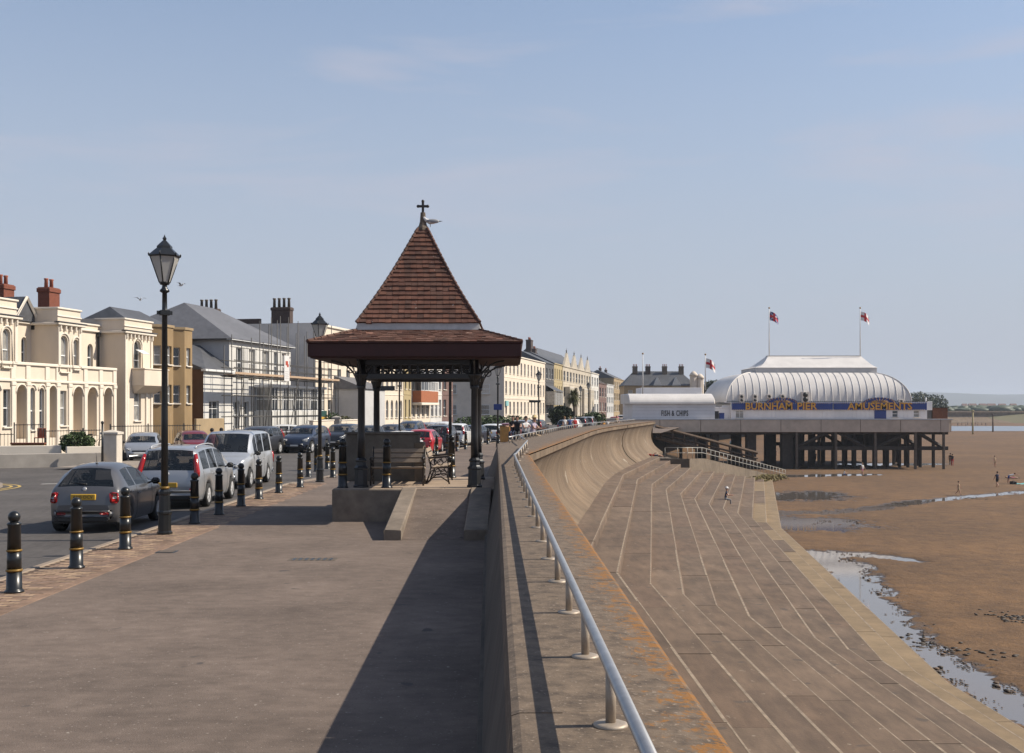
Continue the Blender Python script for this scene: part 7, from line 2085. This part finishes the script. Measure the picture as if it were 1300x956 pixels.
    for vi, v in enumerate(q.v):
        if v[2] < hc.z - .01 and v[1] < hc.y + .01: q.v[vi] = (hc.x + (v[0] - hc.x) * .6, hc.y + .03 * s, max(v[2], hc.z))
    q.build('hair', cloth('hair_' + hair, {'dark': (.02, .014, .01), 'fair': (.34, .2, .08), 'grey': (.4, .38, .36)}[hair]), t)
    if hat:
        q = MB(); q.lathe([(.19 * s, 0), (.19 * s, .012), (.115 * s, .03), (.105 * s, .11 * s), (.05 * s, .13 * s), (0, .13 * s)], 14, (hc.x, hc.y + .01, hc.z + .05 * s)); q.build('hat', hat, t)
    # face: nose, eyes, mouth, ears
    fwd = Vector((0, -1, 0)) if pose != 'bend' else Vector((0, -.6, -.8)); fc = hc + fwd * .088 * s
    q = MB(); q.sphere((fc.x, fc.y - .008, fc.z - .025 * s), .012 * s, .02 * s, .022 * s, 6, 0, 4)
    for sd in (-1, 1): q.sphere((hc.x + sd * .088 * s, hc.y, hc.z - .02 * s), .012 * s, .02 * s, .03 * s, 6, 0, 4)
    fo = q.build('face', skin_mat, t)
    q = MB()
    for sd in (-1, 1): q.sphere((fc.x + sd * .032 * s, fc.y + .008, fc.z), .01 * s, .008 * s, .007 * s, 6, 0, 4)
    q.build('eyes', ink, t)
    if pose == 'lie': t.rotation_euler = (R(-82), 0, rz)
    return t
C_ = {k: cloth(k, v) for k, v in dict(black=(.015, .015, .018), white=(.70, .68, .66), red=(.5, .03, .03), blue=(.05, .09, .25), navy=(.02, .03, .07), grey=(.2, .2, .21), lilac=(.42, .36, .45), pink=(.55, .2, .25), tan=(.4, .29, .18), green=(.1, .28, .2), orange=(.7, .3, .04), aqua=(.15, .45, .45)).items()}
straw = cloth('straw_hat', (.60, .45, .22))
def beach(ix, iyf, *a, **k):
    X, Yd = pp(ix, iyf); return person(a[0], (X, Yd, SZ + .02), *a[1:], group='people on the beach', **k)
# on the steps, on the wall, on the scaffold
Yst = 86.0
kst = 8
o_st = .7 + 8 * GO
Xs = px(909, Yst); kk = int((Xs - crest(Yst) - .7) / GO); zz = -2.0 - RISE * kk
person('person in dark top and pale hat sitting alone on the concrete steps', (crest(Yst) + .7 + (kk + 1) * GO - .18, Yst, zz), R(80), C_['navy'], C_['grey'], 'grey', 'sit', 1.66, hat=C_['white'], group='people on the steps')
person('person sunbathing flat on the block below the wall end', (px(843, 108.6), 108.7, -2.02), R(95), C_['red'], C_['navy'], 'dark', 'lie', 1.7, True, group='people on the steps')
Yw = 56
for (ix, lb, sh_, tr, hr, ht, dy, rz_p) in ((676, 'person in lilac top and straw hat sitting on the sea wall', C_['lilac'], C_['tan'], 'fair', straw, 0, 60), (666, 'person in white top sitting on the wall behind the straw hat', C_['white'], C_['black'], 'dark', None, 2.5, 40),
                                     (657, 'left person in black sitting on the far wall bench', C_['black'], C_['black'], 'dark', None, 6, -10), (652, 'leftmost seated person in black on the far wall bench', C_['black'], C_['navy'], 'dark', None, 7, -20)):
    Yd = Yw + dy; person(lb, (px(ix, Yd), Yd, WT + .02), R(rz_p), sh_, tr, hr, 'sit', 1.7, hat=ht, group='people seated along the wall')
for (ix, Yd, lb, sh_, tr, hr, ps) in ((730, 112, 'person in bright red standing on the promenade behind the wall', C_['red'], C_['red'], 'grey', 'stand'), (724, 114, 'person in blue standing left of the person in red', C_['blue'], C_['navy'], 'fair', 'walk'),
                                       (717, 116, 'person in pale top standing beyond the parked cars', C_['white'], C_['grey'], 'fair', 'stand'), (767, 118, 'small child in orange on the promenade by the wall bend', C_['orange'], C_['orange'], 'fair', 'stand'),
                                       (764, 122, 'person in black beside the child in orange', C_['black'], C_['navy'], 'dark', 'stand'), (772, 126, 'person in red shorts walking past the child in orange', C_['white'], C_['red'], 'dark', 'walk'), (783, 134, 'person in tan clothes far along the promenade', C_['tan'], C_['tan'], 'fair', 'walk')):
    person(lb, (px(ix, Yd), Yd, .01), R(20), sh_, tr, hr, ps, 1.3 if 'child' in lb else 1.72, group='people on the promenade')
person('worker in dark top with raised arms on the scaffold deck', (*[c for c in (Vector(lineP(lineY(336))) + Vector((math.cos(LA), -math.sin(LA), 0)) * 2.2)[:2]], zd + .05), R(-60), C_['black'], C_['grey'], 'dark', 'work', 1.75, True)
for (ix, Yd, lb, sh_) in ((269, 55, 'dark-haired person half hidden behind the van roof', C_['pink']), (281, 56, 'person in white shirt half hidden behind the van roof', C_['white'])):
    person(lb, (px(ix, Yd), Yd, -.1), R(200), sh_, C_['navy'], 'dark', 'stand', 1.68)
# on the beach
beach(1217, 629, 'child in brown walking alone near the beach stream', R(60), C_['tan'], C_['tan'], 'dark', pose='walk', H=1.35, legs_bare=True)
beach(1266, 619, 'woman in black swimsuit walking on the sand', R(190), C_['navy'], C_['black'], 'dark', pose='walk', H=1.68, legs_bare=True)
beach(1280.5, 614, 'person in white top bending over belongings on the sand', R(80), C_['white'], C_['blue'], 'dark', pose='bend', H=1.66, legs_bare=True)
beach(1209, 591.5, 'pair member in red standing beside the last pier pile', R(170), C_['black'], C_['red'], 'dark', H=1.72)
beach(1206.5, 590.5, 'person in black partly behind the last pier pile', R(170), C_['black'], C_['black'], 'dark', H=1.75)
beach(1263, 593, 'distant bather standing far out on the sand', R(20), C_['tan'], C_['tan'], 'dark', H=1.6, legs_bare=True)
beach(1095, 604, 'person in pink and white standing before the pier piles', R(30), C_['white'], C_['pink'], 'fair', pose='walk', H=1.6, legs_bare=True)
beach(1071, 603, 'crouching child in white at the edge of the pool', R(90), C_['white'], C_['blue'], 'fair', pose='sitground', H=1.2)
beach(950, 590, 'dark figure standing under the pier between the columns', R(90), C_['black'], C_['black'], 'dark', H=1.72)
beach(984, 561, 'distant figure in white seen under the pier deck', R(0), C_['white'], C_['navy'], 'dark', pose='walk', H=1.7)
beach(984.5, 583, 'small dark figure seen under the pier deck', R(0), C_['black'], C_['black'], 'dark', pose='walk', H=1.6)
beach(1035, 587, 'figure with spread arms under the pier', R(0), C_['navy'], C_['black'], 'dark', pose='walk', H=1.6)
beach(930, 557, 'sunbather group member in pink under the pier', R(30), C_['pink'], C_['navy'], 'dark', pose='sitground', H=1.7)
beach(940, 568, 'sunbather in pale top sitting under the pier by the umbrella', R(60), C_['aqua'], C_['tan'], 'fair', pose='sitground', H=1.7)
for k in range(9):
    ix = 1216 + k * 4.2 + (k % 3) * .9; beach(ix, 541 - (k % 2) * .6, '%s of the tiny figures at the far water edge, counted from the pier' % names[k], R(40 * k), C_['black'] if k % 3 else C_['navy'], C_['black'], 'dark', pose='walk' if k % 2 else 'stand', H=1.7)
# beach things
def beach_thing(name, ix, iy, label, cat): X, Yd = pp(ix, iy); return thing(name, (X, Yd, SZ), 0, label, cat)
t = beach_thing('beach_umbrella', 931, 571, 'green white and red beach umbrella under the pier', 'umbrella'); 
q = MB(); q.cyl((0, 0, 0), (.2, 0, 2.0), .025, n=6); q.build('pole', white_paint, t)
for k in range(8):
    a0, a1 = 2 * PI * k / 8, 2 * PI * (k + 1) / 8; q = MB(); Mt = T(.2, 0, 2.0) @ RY(R(-20)) @ RX(R(35))
    q.add([(0, 0, .1), (.75 * math.cos(a0), .75 * math.sin(a0), -.12), (1.15 * math.cos(a0), 1.15 * math.sin(a0), -.42), (1.15 * math.cos(a1), 1.15 * math.sin(a1), -.42), (.75 * math.cos(a1), .75 * math.sin(a1), -.12)], [(0, 1, 4), (1, 2, 3, 4)], 0, False, Mt); q.build('canopy_panel', [C_['green'], C_['white'], C_['red'], C_['white']][k % 4], t)
t = beach_thing('beach_bag', 1287, 615, 'black bag on the sand beside the bending person', 'bag'); q = MB(); q.cbox(-.42, .3, -.2, .2, 0, .36, .08, smooth=True); q.build('body', C_['black'], t); q = MB(); q.tube([(-.2, 0, .34), (-.06, 0, .5), (.1, 0, .34)], .02, 5); q.build('handle', C_['black'], t)
t = beach_thing('beach_towel', 1297, 615, 'blue-green towel lying on the sand at the right edge', 'towel'); q = MB()
for i in range(6):
    q.add([(-.7 + i * .25, -.4, .05 + .04 * math.sin(i * 1.7)), (-.45 + i * .25, -.4, .05 + .04 * math.sin(i * 1.7 + 1.7)), (-.45 + i * .25, .4, .12 + .04 * math.sin(i * 1.7 + 1.7)), (-.7 + i * .25, .4, .12 + .04 * math.sin(i * 1.7))], [(0, 1, 2, 3)])
q.build('cloth', C_['aqua'], t)
beach(1294, 608, 'sunbather lying under a pink sunshade at the right edge', R(90), C_['pink'], C_['pink'], 'fair', pose='lie', H=1.65, legs_bare=True)

# ------------------------------------------------------------------ gulls
gull_w = mat('gull_white', (.72, .71, .69), .8); gull_g = mat('gull_grey', (.30, .31, .33), .8)
def gull(loc, rz, label, fly=False, s=1.0):
    t = thing('seagull', loc, rz, label, 'seagull', 'gulls'); t.scale = (s, s, s)
    q = MB(); q.tube([(.0, -.24, .30), (0, -.2, .30), (0, -.12, .22), (0, 0, .17), (0, .14, .16), (0, .26, .17)], [.015, .045, .06, .085, .06, .012], 10); q.build('body', gull_w, t)
    q = MB(); q.cyl((0, -.235, .30), (0, -.31, .285), .014, .004, 6); q.build('beak', gold, t)
    if fly:
        for sd in (-1, 1): q = MB(); q.add([(sd * .05, -.06, .21), (sd * .3, -.12, .36), (sd * .66, .02, .32), (sd * .32, .02, .33), (sd * .05, .1, .2)], [(0, 1, 3, 4), (1, 2, 3)] if sd > 0 else [(4, 3, 1, 0), (3, 2, 1)]); q.build('wing', gull_g, t)
    else:
        for sd in (-1, 1): q = MB(); q.sphere((sd * .06, .1, .19), .03, .22, .065, 8, 0, 6); q.build('wing', gull_g, t)
        q = MB(); q.cyl((0, .25, .19), (0, .42, .2), .03, .006, 5); q.build('tail', black_plastic, t)
        for sd in (-1, 1): q = MB(); q.cyl((sd * .03, .02, .1), (sd * .03, .02, 0), .008, n=5); q.build('leg', gold, t)
    return t
gull((SX + .17, SY - .02, PZ + Z3 + .06), R(-82), 'grey and white seagull perched beside the cross on the shelter roof', s=.75)
gull((px(178, 60), 60, pz(383, 60)), R(40), 'small gull flying left of the near lamp post', True, .6); gull((px(230, 45), 45, pz(365, 45)), R(70), 'small gull flying right of the near lamp post', True, .5)
t = thing('planter', (px(641, 88), 88, 0), 0, 'orange-brown planter box at the end of the hedge', 'planter'); q = MB(); q.cbox(-.4, .4, -.3, .3, 0, 1.25, .04); q.build('box', orange_ply, t); q = MB(); q.cbox(-.44, .44, -.34, .34, 1.25, 1.33, .02); q.build('rim', timber_brown, t)
